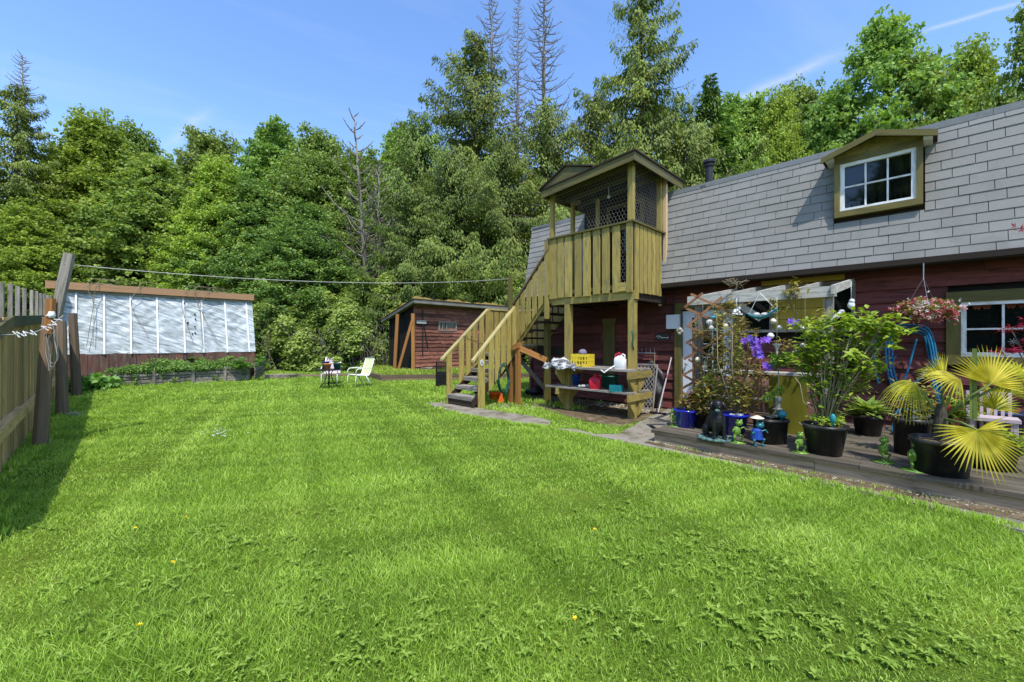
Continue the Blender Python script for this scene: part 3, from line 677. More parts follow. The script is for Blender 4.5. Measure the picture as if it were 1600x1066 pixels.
# roof slab, fascia and small gable above the stair head
rfz = lambda u: 5.02-.075*(u-3.85)
mb = MB('h')
P = [(3.80, 6.98), (6.08, 6.98), (6.08, 9.15), (3.80, 9.15)]
mb.hexa([(u, n, rfz(u)+dz) for u in (3.78, 6.10) for n in (6.96, 9.15) for dz in (-.03, .0)])
br = mb.build('roof', M['darkwood'], bal)
mb = MB('h')
mb.hexa([(u, n, rfz(u)+dz) for u in (3.81, 6.07) for n in (6.985, 7.012) for dz in (-.19, -.032)])
mb.hexa([(u, n, rfz(3.81)+dz) for u in (3.81, 3.837) for n in (7.013, 9.14) for dz in (-.19, -.032)])
mb.hexa([(u, n, rfz(6.05)+dz) for u in (6.043, 6.07) for n in (7.013, 9.14) for dz in (-.17, -.032)])
mb.build('fascia', M['olive_trim'], bal)
mb = MB('h')
for n in (7.3, 7.8, 8.3, 8.8): mb.hexa([(u, q, rfz(u)+dz) for u in (3.84, 6.04) for q in (n, n+.04) for dz in (-.12, -.032)])
mb.build('rafters', M['olive_trim'], bal)
gp = (5.38, 5.20)
mb = MB('h')
for ua, za in ((6.12, 4.83), (4.70, 4.965)):
    mb.hexa([(ua, 6.94, za-.0), (ua, 6.94, za+.03), (ua, 9.0, za), (ua, 9.0, za+.03), (gp[0], 6.94, gp[1]-.03), (gp[0], 6.94, gp[1]), (gp[0], 9.0, gp[1]-.03), (gp[0], 9.0, gp[1])])
mb.build('gable_roof', M['darkwood'], br)
mb = MB('h'); mb.prism([(6.04, 6.975, 4.862), (4.74, 6.975, 4.96), (gp[0], 6.975, gp[1]-.035)], (0, .02, 0)); mb.build('gable_panel', M['olive_trim'], br)
# chicken wire: hexagonal mesh of thin wire
def chicken(parent, corners, cell=.085, r=.0014, bulge=0, cut=None):
    A, B, C, D = [Vector(W(*c)) for c in corners]   # A-B bottom, D-C top
    wdt = (B-A).length; hgt = (D-A).length; mb = MB(); nrm = (B-A).cross(D-A).normalized()
    def P(x, z):
        s = x/wdt; t = z/hgt; p = A*(1-s)*(1-t)+B*s*(1-t)+C*s*t+D*(1-s)*t
        return p+nrm*(bulge*math.sin(s*math.pi)*math.sin(t*math.pi)+.004*math.sin(x*31+z*17))
    dx = cell*.87; dzh = cell*1.5; j = 0; z = 0
    while z < hgt:
        off = (j % 2)*dx/2; x = off
        while x < wdt:
            a = (x, z); b = (x+dx/2, z+cell*.25); c = (x+dx, z)
            e = [(a, b), (b, c)]; e.append((b, (x+dx/2, z+cell*.75)))
            for p, q in e:
                if q[0] > wdt or q[1] > hgt or p[0] < 0: continue
                if cut and cut(p[0], p[1]): continue
                p3, q3 = P(*p), P(*q); d = (q3-p3); s = nrm.cross(d).normalized()*r; t_ = nrm*r
                mb.add([p3-s, p3+s, q3+s, q3-s, p3+t_*1.2, q3+t_*1.2], [(0, 1, 2, 3), (0, 3, 5, 4), (1, 4, 5, 2)], None, .5)
            x += dx
        z += cell*.75-.0; j += 1
        z = z
    return mb.build('wire_mesh', M['wire'], parent)
chicken(bal, [(BU1-.05, BN+.03, BZR), (BU0+.10, BN+.03, BZR), (BU0+.10, BN+.03, RZ+.04), (BU1-.05, BN+.03, RZ-.06)], cut=lambda x, z: x < 1.0 and z < .74*max(0, 1-(x/1.0)**3))
chicken(bal, [(BU0+.05, BN+.1, BZR), (BU0+.05, 8.4, BZR), (BU0+.05, 8.4, RZ+.08), (BU0+.05, BN+.1, RZ+.06)])
chicken(bal, [(BU0+.33, BN+.03, BZ0+.1), (BU0+.10, BN+.03, BZ0+.1), (BU0+.10, BN+.03, BZR-.05), (BU0+.33, BN+.03, BZR-.05)])
# ragged arch of yellowed fabric edge where the mesh is cut, door recess behind
mb = MB('h'); mb.box(BU1-.10, BU0+1.75, BN+.72, BN+.78, RZ-.16, RZ-.07); mb.box(5.20, 5.27, BN+.72, BN+.78, BZ0+.1, RZ-.16); mb.build('door_frame', M['olive'], bal)
mb = MB('h'); mb.box(4.25, 5.95, 8.50, 8.58, BZ0, RZ+.1); mb.box(4.22, 4.25, 8.40, 9.3, BZ0, RZ+.1); mb.box(5.95, 5.98, 8.50, 9.3, BZ0, RZ+.1); mb.build('back_wall', M['darkwood'], bal)
mb = MB('h'); mb.box(4.40, 4.48, 8.46, 8.498, BZ0, 4.55); mb.box(5.25, 5.33, 8.46, 8.498, BZ0, 4.55); mb.box(4.40, 5.33, 8.455, 8.498, 4.552, 4.63); bd = mb.build('back_door', M['olive_trim'], bal)
mb = MB('h'); mb.box(4.48, 5.25, 8.478, 8.497, BZ0+.05, 4.55); mb.build('pane', M['glass'], bd)
c = HN(951, 308, 7.9); mb = MB(); mb.ball(c, .035, 10, 8); mb.tube([c, c+Vector((0, 0, .3))], .006, 5); mb.build('light_bulb', M['whiteplastic'], bal, smooth=True)

# stairs
st = root('staircase', W(7.5, 6.4, 0), 'olive painted wooden staircase with a landing and slatted railings', 'stairs')
SU0, SU1 = 7.06, 8.02; R1 = .195; RUN = .235; N0 = 5.83
LZ = 1.30
def tread(u0, u1, n0, n1, z, mat='greywood'):
    mb = MB('h'); mb.box(u0, u1, n0, n1, z-.045, z); mb.box(u0+.01, u1-.01, n0+.004, n0+.045, z-.09, z-.046); return mb.build('tread', M[mat], st)
for i in range(6):
    z = .26+i*.19; n = N0+i*RUN
    tread(SU0+.03, SU1-.03, n, n+.30, z)
mb = MB('h'); mb.box(SU0-.0, SU1, N0+6*RUN, 8.15, LZ+.055, LZ+.10); LZ = LZ+.10; mb.build('landing', M['greywood'], st)
for u in (SU0+.02, SU1-.06):
    mb = MB('h'); 
    z0 = .0; a = N0+.02; b = N0+6*RUN+.05; sl_ = .19/RUN
    mb.hexa([(uu, nn, zz) for uu in (u, u+.04) for nn, zs in ((a, (0.0, .20)), (b, (.0+(b-a)*sl_-.06, .2+(b-a)*sl_))) for zz in zs]); mb.build('stringer', M['darkwood'], st)
mb = MB('h'); mb.box(SU0+.04, SU1-.04, N0+.03, N0+.07, 0, .17); mb.build('bottom_riser', M['darkwood'], st)
# lower flight railings
def raked(u, n0, n1, z0, z1, nb, far=False):
    sl = (z1-z0)/(n1-n0)
    mb = MB('h'); up = .095
    mb.hexa([(uu, nn, zz) for uu in (u-.05, u+.05) for nn, zt in ((n0-.09, z0-.09*sl), (n1, z1)) for zz in (zt-.05, zt)]); mb.build('handrail', M['olive_light'], st)
    mb = MB('h'); mb.hexa([(uu, nn, zz) for uu in (u-.018, u+.022) for nn, zt in ((n0-.02, z0-.052-.02*sl), (n1, z1-.052)) for zz in (zt-.09, zt)]); mb.build('top_rail', M['olive'], st)
    for i in range(nb):
        n = n0+.04+(i+(.7 if i else 0))*(n1-n0-.12)/(nb-.3); wd = .145 if (i or far) else .19
        zt = z0+sl*(n-n0)-.055
        zb = max(.02 if i < 1 and not far else .0, zt-1.10+ (0 if i else 0))
        if i == 0: zb = .0 if not far else .02
        mb = MB('h'); uo = u-.045 if not far else u-.045
        mb.hexa([(uu, nn, zz) for uu in (uo, uo+.024) for nn, s in ((n, 0), (n+wd, wd*sl)) for zz in ((zb+(s if i else 0)), zt+s)]); mb.build('slat', M['olive'], st)
raked(SU0-.0, 5.93, 7.12, 1.17, 2.33, 6)
raked(SU1+.0, 5.78, 7.12, 1.17, 2.33, 6, True)
# far landing railing and back railing
mb = MB('h'); mb.box(SU1-.03, SU1+.05, 7.14, 8.2, 2.30, 2.34); mb.build('handrail', M['olive_light'], st); mb = MB('h'); mb.box(SU0, SU1-.04, 8.16, 8.24, 2.301, 2.341); mb.build('handrail', M['olive_light'], st)
for n in np.arange(7.18, 8.1, .19):
    mb = MB('h'); mb.box(SU1-.01, SU1+.014, n, n+.145, LZ-.1, 2.298); mb.build('slat', M['olive'], st)
for u in np.arange(SU0+.02, SU1-.1, .19):
    mb = MB('h'); mb.box(u, u+.145, 8.18, 8.204, LZ-.1, 2.298); mb.build('slat', M['olive'], st)
# upper flight toward -u
U0, U1 = 7.08, 6.02; UZ0, UZ1 = 2.44, 3.56; sl_ = (UZ1-UZ0)/(U0-U1)
for i in range(5):
    u = U0-.05-i*.205; z = LZ+.19*(i+1)
    tread(u-.24, u, 7.26, 8.15, z, 'darkwood')
for n in (7.205, 8.14):
    mb = MB('h'); mb.hexa([(uu, nn, zz) for uu, zc_ in ((U0+.10, LZ-.10), (U1-.02, LZ-.10+(U0-U1+.12)*sl_)) for nn in (n, n+.045) for zz in (zc_-.10, zc_+.15)]); mb.build('stringer', M['olive'], st)
for n, nm in ((7.16, 1), (8.16, 0)):
    mb = MB('h'); mb.hexa([(uu, nn, zz) for uu, zc_ in ((U0+.05, UZ0-.03), (U1, UZ1)) for nn in (n-.03, n+.06) for zz in (zc_-.05, zc_)]); mb.build('handrail', M['brownpost'], st)
    for i in range(6):
        u = U0-.02-i*.187; zt = UZ0-.05+sl_*(U0-u); wd = .13
        mb = MB('h'); mb.hexa([(uu, nn, zz) for uu, s in ((u, 0), (u-wd, wd*sl_)) for nn in (n+.0, n+.022) for zz in (zt-1.0+s, zt+s-.01)]); mb.build('slat', M['olive'], st)
# newel posts: one at the landing corner carries the clothes line
mb = MB('h'); mb.box(7.08, 7.16, 7.02, 7.10, LZ-.5, 3.06); cp = mb.build('newel_post', M['orangewood'], st)
cp.data.materials[0] = M['olive_trim']
mb = MB('h'); mb.box(6.0+.03, 6.11, 7.14, 7.22, LZ+.6, 3.75); mb.build('newel_post', M['olive'], st)
for (px0, px1, py, z1) in ((794.5, 803, 625, 1.28), (806.5, 815.5, 623, 1.36)):
    a = G((px0+px1)/2, py, .0); u, n = un(a)
    n = 7.05 if px0 < 800 else 7.03; u = 7.10 if px0 < 800 else 6.83
    mb = MB('h'); mb.box(u-.05, u+.05, n-.05, n+.05, -.02, z1); mb.build('support_post', M['orangewood'], st)
mb = MB('h'); mb.beam((6.86, 6.96, 1.38), (6.4, 7.55, 1.05), .05, .13); mb.build('brace', M['orangewood'], st)
mb = MB('h'); mb.hexa([(6.98, 6.94, 1.30), (6.98, 6.94, 1.36), (6.98, 7.10, 1.30), (6.98, 7.10, 1.36), (6.76, 6.94, 1.33), (6.76, 6.94, 1.47), (6.76, 7.10, 1.33), (6.76, 7.10, 1.47)]); mb.build('post_cap', M['orangewood'], st)
mb = MB('h'); mb.box(6.40, 6.52, 7.60, 7.72, -.02, 2.1); mb.build('support_post', M['olive_trim'], st)
mb = MB('h'); mb.box(7.90, 7.98, 8.0, 8.08, -.02, LZ-.05); mb.build('support_post', M['olive_trim'], st)
mb = MB('h'); mb.beam((6.95, 7.1, 1.15), (6.5, 7.62, .35), .04, .10); mb.beam((7.25, 7.05, 1.1), (7.75, 6.5, .22), .04, .1); mb.build('brace', M['blackmetal'], st)
mb = MB('h'); mb.box(6.15, 7.0, 7.9, 7.93, 1.15, 1.38); mb.build('skirt_board', M['darkwood'], st)
# house number 6 on the newel board: oval white plate
mb = MB(); c6 = W(SU0-.052, 6.06, 1.02); pl_n = (W(-1, 0)-W(0, 0)).normalized(); ex = (W(0, 1)-W(0, 0)).normalized()
mb.add([c6+pl_n*.008+ex*(.045*math.cos(t))+Vector((0, 0, .07*math.sin(t))) for t in np.linspace(0, 2*math.pi, 21)[:-1]]+[c6+ex*(.045*math.cos(t))+Vector((0, 0, .07*math.sin(t))) for t in np.linspace(0, 2*math.pi, 21)[:-1]], [tuple(range(20))]+[(i, (i+1) % 20, 20+(i+1) % 20, 20+i) for i in range(20)])
plq = mb.build('number_plate', M['whiteplastic'], st)
mb = MB(); c7 = c6+pl_n*.011
ring = [c7+ex*(.02*math.cos(t))+Vector((0, 0, -.018+.02*math.sin(t))) for t in np.linspace(0, 2*math.pi, 13)]
mb.tube(ring, .0055, 5); mb.tube([c7+ex*.018+Vector((0, 0, .045)), c7+ex*-.004+Vector((0, 0, .035)), c7+ex*-.018+Vector((0, 0, .008)), c7+ex*-.02+Vector((0, 0, -.018))], .0055, 5)
mb.build('digit', M['blackmetal'], plq)

# ---------------------------------------------------------------- workbench under the balcony
wb = root('workbench', W(4.8, 7.35, 0), 'two-tier olive timber workbench fixed to the balcony posts, cluttered with things', 'workbench')
def wbx(name, mat, *b):
    mb = MB('h'); mb.box(*b); return mb.build(name, M[mat], wb)
mb = MB('h')
for k, n in enumerate(np.arange(6.95, 7.25, .15)): mb.box(3.9, 5.95, n, n+.145, .925, .965)
for n in (7.37, 7.52, 7.67): mb.box(3.9, 5.95, n, n+.145, .925, .965)
mb.build('bench_top', M['greywood'], wb)
mb = MB('h')
for n in (6.98, 7.12): mb.box(3.9, 5.95, n, n+.13, .50, .535)
for n in (7.37, 7.51, 7.65): mb.box(3.9, 5.95, n, n+.13, .50, .535)
mb.build('shelf', M['greywood'], wb)
for u in (3.955, 5.63):
    wbx('cross_piece', 'olive', u-.045 if u > 4 else u-.065, u-.005 if u > 4 else u-.02-.005, 6.93, 7.85, .79, .92)
    wbx('cross_piece', 'olive', u-.045 if u > 4 else u-.065, u-.005 if u > 4 else u-.02-.005, 6.93, 7.85, .37, .495)
    for z in (.37, .79):
        mb = MB('h'); mb.prism([(u-.03, 6.98, z), (u-.03, 7.23, z), (u-.03, 7.23, z-.3)], (.04, 0, 0)); mb.prism([(u-.03, 7.37, z), (u-.03, 7.7, z), (u-.03, 7.37, z-.3)], (.04, 0, 0)); mb.build('bracket', M['olive'], wb)
# stuff on it
def at(px, n, z): p = HN(px, 500, n); return Vector((p.x, p.y, z))
TOPZ, SHZ = .965, .535
def cratebox(name, c, wx, wy, h, mat, label, cat, th=.012, holes=True, rot=0):
    r = root(name, c, label, cat); mb = MB()
    ca_, sa_ = math.cos(rot), math.sin(rot)
    def Q(x, y, z): return (c[0]+x*ca_-y*sa_, c[1]+x*sa_+y*ca_, c[2]+z)
    def bx(x0, x1, y0, y1, z0, z1): mb.hexa([Q(x, y, z) for x in (x0, x1) for y in (y0, y1) for z in (z0, z1)], .5)
    a, b = wx/2, wy/2
    bx(-a+th, a-th, -b+th, b-th, 0, th)
    for side in range(4):
        if side < 2:
            y0, y1 = ((-b, -b+th), (b-th, b))[side]; f = lambda p, q, z0, z1: bx(p, q, y0, y1, z0, z1); ln = a
        else:
            x0, x1 = ((-a, -a+th), (a-th, a))[side-2]; f = lambda p, q, z0, z1: bx(x0, x1, p, q, z0, z1); ln = b-th
        if not holes: f(-ln, ln, 0, h); continue
        f(-ln, ln, 0, h*.18); f(-ln, ln, h*.8, h); f(-ln, ln, h*.45, h*.55)
        for t in np.linspace(-ln, ln-.02, 7): f(t, t+.02, h*.18, h*.45); f(t, t+.02, h*.55, h*.8)
    mb.build('crate_body', M[mat], r); return r
c = at(911, 7.2, TOPZ); cratebox('yellow_crate', (c.x, c.y+.05, TOPZ), .40, .30, .26, 'yellowplastic', 'yellow plastic crate on the workbench top', 'crate', rot=-.65)
# folded cloth heap
mb = MB(); c = at(890, 7.05, TOPZ)
cx0 = W(5.72, 7.12, TOPZ); nu, nn_ = 26, 14; V = []; 
for i in range(nu):
    for j in range(nn_):
        u = 5.98-i*(.95/nu); n = 6.90+j*(.5/nn_); s = i/(nu-1); t = j/(nn_-1)
        h = .16*math.exp(-((s-.38)/.28)**2)*(.6+.4*math.sin(t*3))+.03*math.sin(s*23+t*6)+.015*math.sin(t*21+s*9)+.02
        if i == 0 or j == 0: h = -.05-.04*math.sin(s*14)
        V.append(W(u+.02*math.sin(t*9), n+.03*math.sin(s*11), TOPZ+max(h, .006) if not (i == 0 or j == 0) else TOPZ+h))
idx = np.array([(i*nn_+j, (i+1)*nn_+j, (i+1)*nn_+j+1, i*nn_+j+1) for i in range(nu-1) for j in range(nn_-1)])
mb.add(V, idx, None, .5); tag(mb.build('dust_sheet', M['cloth'], smooth=True, mods=[('SOLIDIFY', dict(thickness=.012)), ('SUBSURF', dict(levels=1, render_levels=1))]), 'crumpled grey and white striped cloth over the left end of the workbench', 'cloth')
def jug(name, c, s, mat, label, cat, rot=0, capmat='redplastic'):
    r = root(name, (0, 0, 0), label, cat); mb = MB()
    w_, d_, h_ = s
    prof = [(w_*.46, 0), (w_*.5, .01), (w_*.5, h_*.66), (w_*.42, h_*.8), (w_*.16, h_*.93), (w_*.13, h_)]
    V = []; sg = 20
    for rr, z in prof:
        for k in range(sg):
            t = 2*math.pi*k/sg; e = .45
            V.append((math.copysign(abs(math.cos(t))**e, math.cos(t))*rr, math.copysign(abs(math.sin(t))**e, math.sin(t))*rr*d_/w_, z))
    Fs = [(i*sg+k, i*sg+(k+1) % sg, (i+1)*sg+(k+1) % sg, (i+1)*sg+k) for i in range(len(prof)-1) for k in range(sg)]+[tuple(range(sg))]
    mb.add(V, Fs, None, .5); mb.build('body', M[mat], r, smooth=True)
    mb = MB(); mb.lathe([(w_*.15, h_-.01), (w_*.15, h_+.03), (0, h_+.03)], (0, 0, 0), 12); mb.build('cap', M[capmat], r)
    mb = MB(); mb.tube([(w_*.12, 0, h_*.93), (w_*.25, 0, h_*1.05), (w_*.42, 0, h_*.98), (w_*.45, 0, h_*.74)], .014, 6); mb.build('handle', M[mat], r, smooth=True)
    r.location = c; r.rotation_euler = (0, 0, rot); return r
c = at(969, 7.15, TOPZ); jug('white_jug', c, (.22, .16, .27), 'whiteplastic', 'white plastic container on the right of the workbench top', 'container', -.7)
c = at(987, 7.62, TOPZ); jug('white_bottle', c, (.12, .1, .17), 'whiteplastic', 'small white bottle behind the right workbench post', 'bottle', -.7, 'whiteplastic')
c = at(930, 7.12, SHZ); jug('jerry_can', c, (.24, .17, .27), 'redplastic', 'red fuel can on the lower shelf of the workbench', 'fuel can', -.4)
def tub(name, c, r0, r1, h, mat, label, cat, group=None, rim=.012, fill=None, seg=28, sq=None):
    r = root(name, c, label, cat, group); mb = MB()
    prof = [(0, 0), (r0, 0), (r0+(r1-r0)*.9, h*.88), (r1+rim, h*.885), (r1+rim, h), (r1-.004, h), (r0*.95, h*.06), (0, h*.06)]
    if sq:
        V = []
        for rr, z in prof:
            for k in range(seg):
                t = 2*math.pi*k/seg
                V.append((c[0]+math.copysign(abs(math.cos(t))**sq, math.cos(t))*rr, c[1]+math.copysign(abs(math.sin(t))**sq, math.sin(t))*rr, c[2]+z))
        Fs = [(i*seg+k, i*seg+(k+1) % seg, (i+1)*seg+(k+1) % seg, (i+1)*seg+k) for i in range(len(prof)-1) for k in range(seg)]
        mb.add(V, Fs, None, .5)
    else: mb.lathe(prof, c, seg)
    o = mb.build('pot' if fill else 'body', M[mat], r, smooth=False)
    for p_ in o.data.polygons: p_.use_smooth = abs(p_.normal.z) < .5
    if fill:
        mb = MB(); V = [(c[0], c[1], c[2]+h*.9+.02)]; 
        for k in range(16):
            t = k*math.pi/8; V.append((c[0]+(r1-.01)*math.cos(t), c[1]+(r1-.01)*math.sin(t), c[2]+h*.88))
        mb.add(V, [(0, 1+k, 1+(k+1) % 16) for k in range(16)]); mb.build('soil', M['soil'], r)
    return r
c = at(898, 7.45, SHZ); tub('blue_bucket', c, .09, .12, .22, 'blueplastic', 'dark blue bucket on the lower shelf beside the left workbench post', 'bucket')
c = at(953, 7.5, SHZ); tub('green_bucket', c, .16, .2, .26, 'greenplastic', 'dark green tub behind the red fuel can', 'tub')
c = at(963, 7.05, SHZ); cratebox('teal_basket', (c.x, c.y, SHZ), .22, .15, .12, 'tealplastic', 'small teal basket on the lower shelf beside the right post', 'basket', rot=-.7)
mb = MB(); c = at(915, 7.1, SHZ)
for k in range(10): mb.ball(c+Vector((random.uniform(-.14, .14), random.uniform(-.05, .05), .03+.02*random.random())), (.03, .025, .03), 6, 5)
tag(mb.build('rope_bundle', M['stonewhite'], smooth=True, mods=REMESH(.008)), 'small tangled white and red bundle left of the red fuel can', 'bundle')
c = at(909, 7.25, TOPZ+.27); mb = MB(); mb.ball(Vector(c)+Vector((.02, 0, .02)), (.09, .09, .075), 12, 8); tag(mb.build('ball', surf('purple_grey', (.12, .1, .14), (.2, .17, .24), (8, 8, 8))), 'dull purple ball sitting in the yellow crate', 'ball')
c = at(960, 7.3, TOPZ); mb = MB()
mb.tube([c+Vector((.0, 0, .1)), c+Vector((.03, 0, .27)), c+Vector((.1, 0, .3)), c+Vector((.12, 0, .2)), c+Vector((.05, -.05, .02))], .02, 6); tag(mb.build('leather_strap', M['redplastic'], smooth=True), 'red strap looped beside the white container', 'strap')
c = at(948, 6.95, TOPZ); mb = MB()
mb.tube([c+Vector((-.12, -.02, -.02)), c+Vector((-.06, -.04, -.07)), c+Vector((.0, -.03, -.03)), c+Vector((.08, 0, .02)), c+Vector((.16, .02, .06)), c+Vector((.2, .05, .2))], .012, 6); tag(mb.build('rope', M['stonewhite'], smooth=True), 'pale rope hanging over the front of the workbench', 'rope')
c = at(985, 7.23, 1.55); mb = MB(); mb.tube([c+Vector((.03, -.03, .16)), c+Vector((.045, -.04, .05)), c+Vector((.03, -.03, -.1)), c+Vector((.05, -.04, -.22))], .014, 6); tag(mb.build('glove', M['greenhose'], smooth=True), 'dark glove and cord hanging on the right balcony post', 'glove')

# ---------------------------------------------------------------- against the wall
mb = MB('h')
a_, b_ = 4.75, 4.16
def leanP(u, t): return W(u, 8.42+.22*t, .03+t*.95)
for i in range(0, 21):
    t = i/20
    mb2 = [leanP(a_+(b_-a_)*s, t) for s in (0, 1)]
dx = .085
mbw = MB()
for j in range(18):
    for i in range(int(.59/dx)+1):
        u0 = a_-i*dx-(j % 2)*dx/2
        for s_ in (-1, 1):
            u1 = u0+s_*dx/2
            if u1 > a_ or u1 < b_ or u0 < b_: continue
            p, q = leanP(u0, j/18), leanP(u1, (j+1)/18); mbw.beam(p, q, .006, .009)
for p, q in ((leanP(a_, 0), leanP(a_, 1)), (leanP(b_, 0), leanP(b_, 1)), (leanP(a_, 0), leanP(b_, 0)), (leanP(a_, 1), leanP(b_, 1))): mbw.beam(p, q, .02, .02)
tag(mbw.build('mesh_panel', M['wire']), 'expanded metal mesh panel leaning on the red wall', 'mesh panel')
mb = MB('h'); mb.hexa([(u, n, z) for u in (4.55, 4.85) for n in (8.18, 8.2) for z in (.55, .82)]); 
mb = MB(); V = []
for i in range(14):
    for j in range(14):
        s, t = i/13, j/13; V.append(W(4.50-.42*s, 8.76-.05*(1-t)-.05*math.sin(s*9+t*4)*(1-t)-.03*math.sin(t*13+s*3), .04+1.05*t-.45*t*abs(s-.35)))
idx = np.array([(i*14+j, (i+1)*14+j, (i+1)*14+j+1, i*14+j+1) for i in range(13) for j in range(13)]); mb.add(V, idx, None, .5)
tag(mb.build('plastic_sheet', M['clearfilm'], smooth=True, mods=[('SOLIDIFY', dict(thickness=.01))]), 'crumpled dark plastic sheet hanging behind the metal mesh panel', 'plastic sheet')
br_ = root('push_broom', HN(1030, 645, 8.5), 'pale-handled broom leaning on the wall beside the door post', 'broom')
a = G(1028, 646, .04); b = HN(1049, 559, HW-.06); mb = MB(); mb.tube([a, b], .013, 8); mb.build('handle', M['pinksling'], br_)
mb = MB(); d_ = (W(1, 0)-W(0, 0)); mb.beam(a-d_*.17, a+d_*.17, .05, .05); mb.beam(a-d_*.18-Vector((0, 0, .03)), a+d_*.18-Vector((0, 0, .03)), .08, .03); mb.build('brush_head', M['blackmetal'], br_)
rk = root('garden_rake', G(1023, 643, 0), 'thin metal garden rake with its tines up against the red wall', 'rake')
a = G(1020, 643, 0); b = HN(1023, 552, HW-.07); mb = MB(); mb.tube([a, b], .011, 7); mb.build('handle', M['stem'], rk)
mb = MB(); c = b; mb.beam(c-d_*.02, c+d_*.42, .015, .02)
for k in range(5): mb.beam(c+d_*(.0+.1*k)+Vector((0, 0, .0)), c+d_*(.0+.1*k)+Vector((-.01, -.01, .10)), .008, .008)
mb.build('rake_head', M['metal'], rk)
mb = MB('h'); c = HN(1035, 527, HW-.06); u_, _ = un(c); mb.box(u_-.17, u_+.17, HW-.075, HW-.055, c.z-.07, c.z+.08); sg = root('small_sign', c, 'small black carved sign on the red wall left of the door', 'sign')
mb.build('board', M['blackmetal'], sg)
mb = MB()
for k in range(4): 
    x0 = -.13+.07*k; mb.tube([c+d_*(-x0)+Vector((-.02, -.02, .03*math.sin(k*2))), c+d_*(-x0-.03)+Vector((-.02, -.02, .035-.02*k)), c+d_*(-x0-.07)+Vector((-.02, -.02, -.03+.01*k))], .007, 5)
mb.build('relief', M['stonewhite'], sg)
c = HN(1053, 503, HW-.12); u_, _ = un(c); mb = MB('h'); mb.box(u_-.13, u_+.15, HW-.17, HW-.1, c.z-.15, c.z+.15); bx_ = root('electric_box', c, 'pale grey box fixed on the post beside the door', 'electrical box')
mb.build('cover', M['bluewhite'], bx_); mb = MB('h'); mb.tube([(u_, HW-.12, c.z+.15), (u_+.0, HW-.11, 2.55)], .012); mb.build('conduit', M['blackmetal'], bx_)
c = HN(1062, 518, 8.2); mb = MB(); 
for k in range(7): mb.ball(c+Vector((random.uniform(-.04, .04), random.uniform(-.04, .04), random.uniform(-.05, .05))), .04, 8, 6)
tag(mb.build('hanging_ornament', M['cream'], smooth=True, mods=REMESH(.01)), 'cream knobbly ornament hanging on a cord by the white door', 'ornament')
mb = MB('h'); mb.box(5.30, 5.62, HW-.075, HW-.047, .55, 1.95); mb.box(5.27, 5.65, HW-.08, HW-.046, 1.952, 2.04); mb.box(5.27, 5.65, HW-.08, HW-.046, .46, .548); mb.build('shutter', M['olive_trim'], hs_)
# orange bucket and oddments below the stairs
c = G(773, 628); tub('orange_bucket', (c.x, c.y, 0), .10, .14, .24, 'orangeplastic', 'orange bucket tucked under the lower stair flight', 'bucket')
c = G(781, 630); mb = MB(); mb.prism([c+Vector((-.05, 0, 0)), c+Vector((.09, 0, 0)), c+Vector((.05, 0, .28)), c+Vector((.01, 0, .3))], (.0, .05, 0)); tag(mb.build('plastic_scrap', M['orangeplastic']), 'upright orange plastic piece leaning beside the orange bucket', 'plastic piece')
mb = MB('h'); pts = []
for k in range(70):
    t = k/69*2*math.pi*5; pts.append((7.03+.03*math.sin(t*.37), 6.75+.17*math.cos(t)+.02*math.sin(t*2.2), .62+.33*math.sin(t)-.04*math.sin(k*.5)))
mb.tube(pts, .012, 6); tag(mb.build('garden_hose', M['greenhose'], smooth=True), 'dark green hose coiled on the side of the lower stairs', 'hose')
# black wire cage left of the stairs
cg = root('wire_cage', G(690, 604), 'black wire bin standing left of the bottom stair rail', 'wire bin')
c = G(690, 604); mb = MB()
for s in range(13):
    x = -.17+s*.0283
    for y in (-.12, .12): mb.beam(c+Vector((x, y, 0)), c+Vector((x, y, .78)), .007, .007)
for z in (.02, .2, .4, .6, .78):
    for y in (-.12, .12): mb.beam(c+Vector((-.17, y, z)), c+Vector((.17, y, z)), .009, .009)
    for x in (-.17, .17): mb.beam(c+Vector((x, -.12, z)), c+Vector((x, .12, z)), .009, .009)
for y in np.linspace(-.12, .12, 7):
    for x in (-.17, .17): mb.beam(c+Vector((x, y, 0)), c+Vector((x, y, .78)), .007, .007)
mb.build('frame', M['blackmetal'], cg)
mb = MB(); mb.box(c.x-.15, c.x+.15, c.y-.1, c.y+.1, .01, .48); mb.build('liner', M['blacktarp'], cg)
# tarp heap behind posts
mb = MB(); c = G(835, 618)
for k in range(9): mb.ball(c+Vector((random.uniform(-.25, .2), random.uniform(-.1, .25), random.uniform(.03, .16))), (random.uniform(.07, .13), .09, random.uniform(.06, .1)), 9, 6, jit=.12)
tag(mb.build('scrap_heap', M['blacktarp'], smooth=True, mods=REMESH(.02)), 'dark heap of odds and ends behind the landing posts', 'heap')
def smooth_path(P, m=6):
    out = []
    for i in range(len(P)-1):
        p0 = P[max(i-1, 0)]; p1 = P[i]; p2 = P[i+1]; p3 = P[min(i+2, len(P)-1)]
        for k in range(m):
            t = k/m; out.append(.5*((2*p1)+(-p0+p2)*t+(2*p0-5*p1+4*p2-p3)*t*t+(-p0+3*p1-3*p2+p3)*t**3))
    out.append(P[-1]); return out
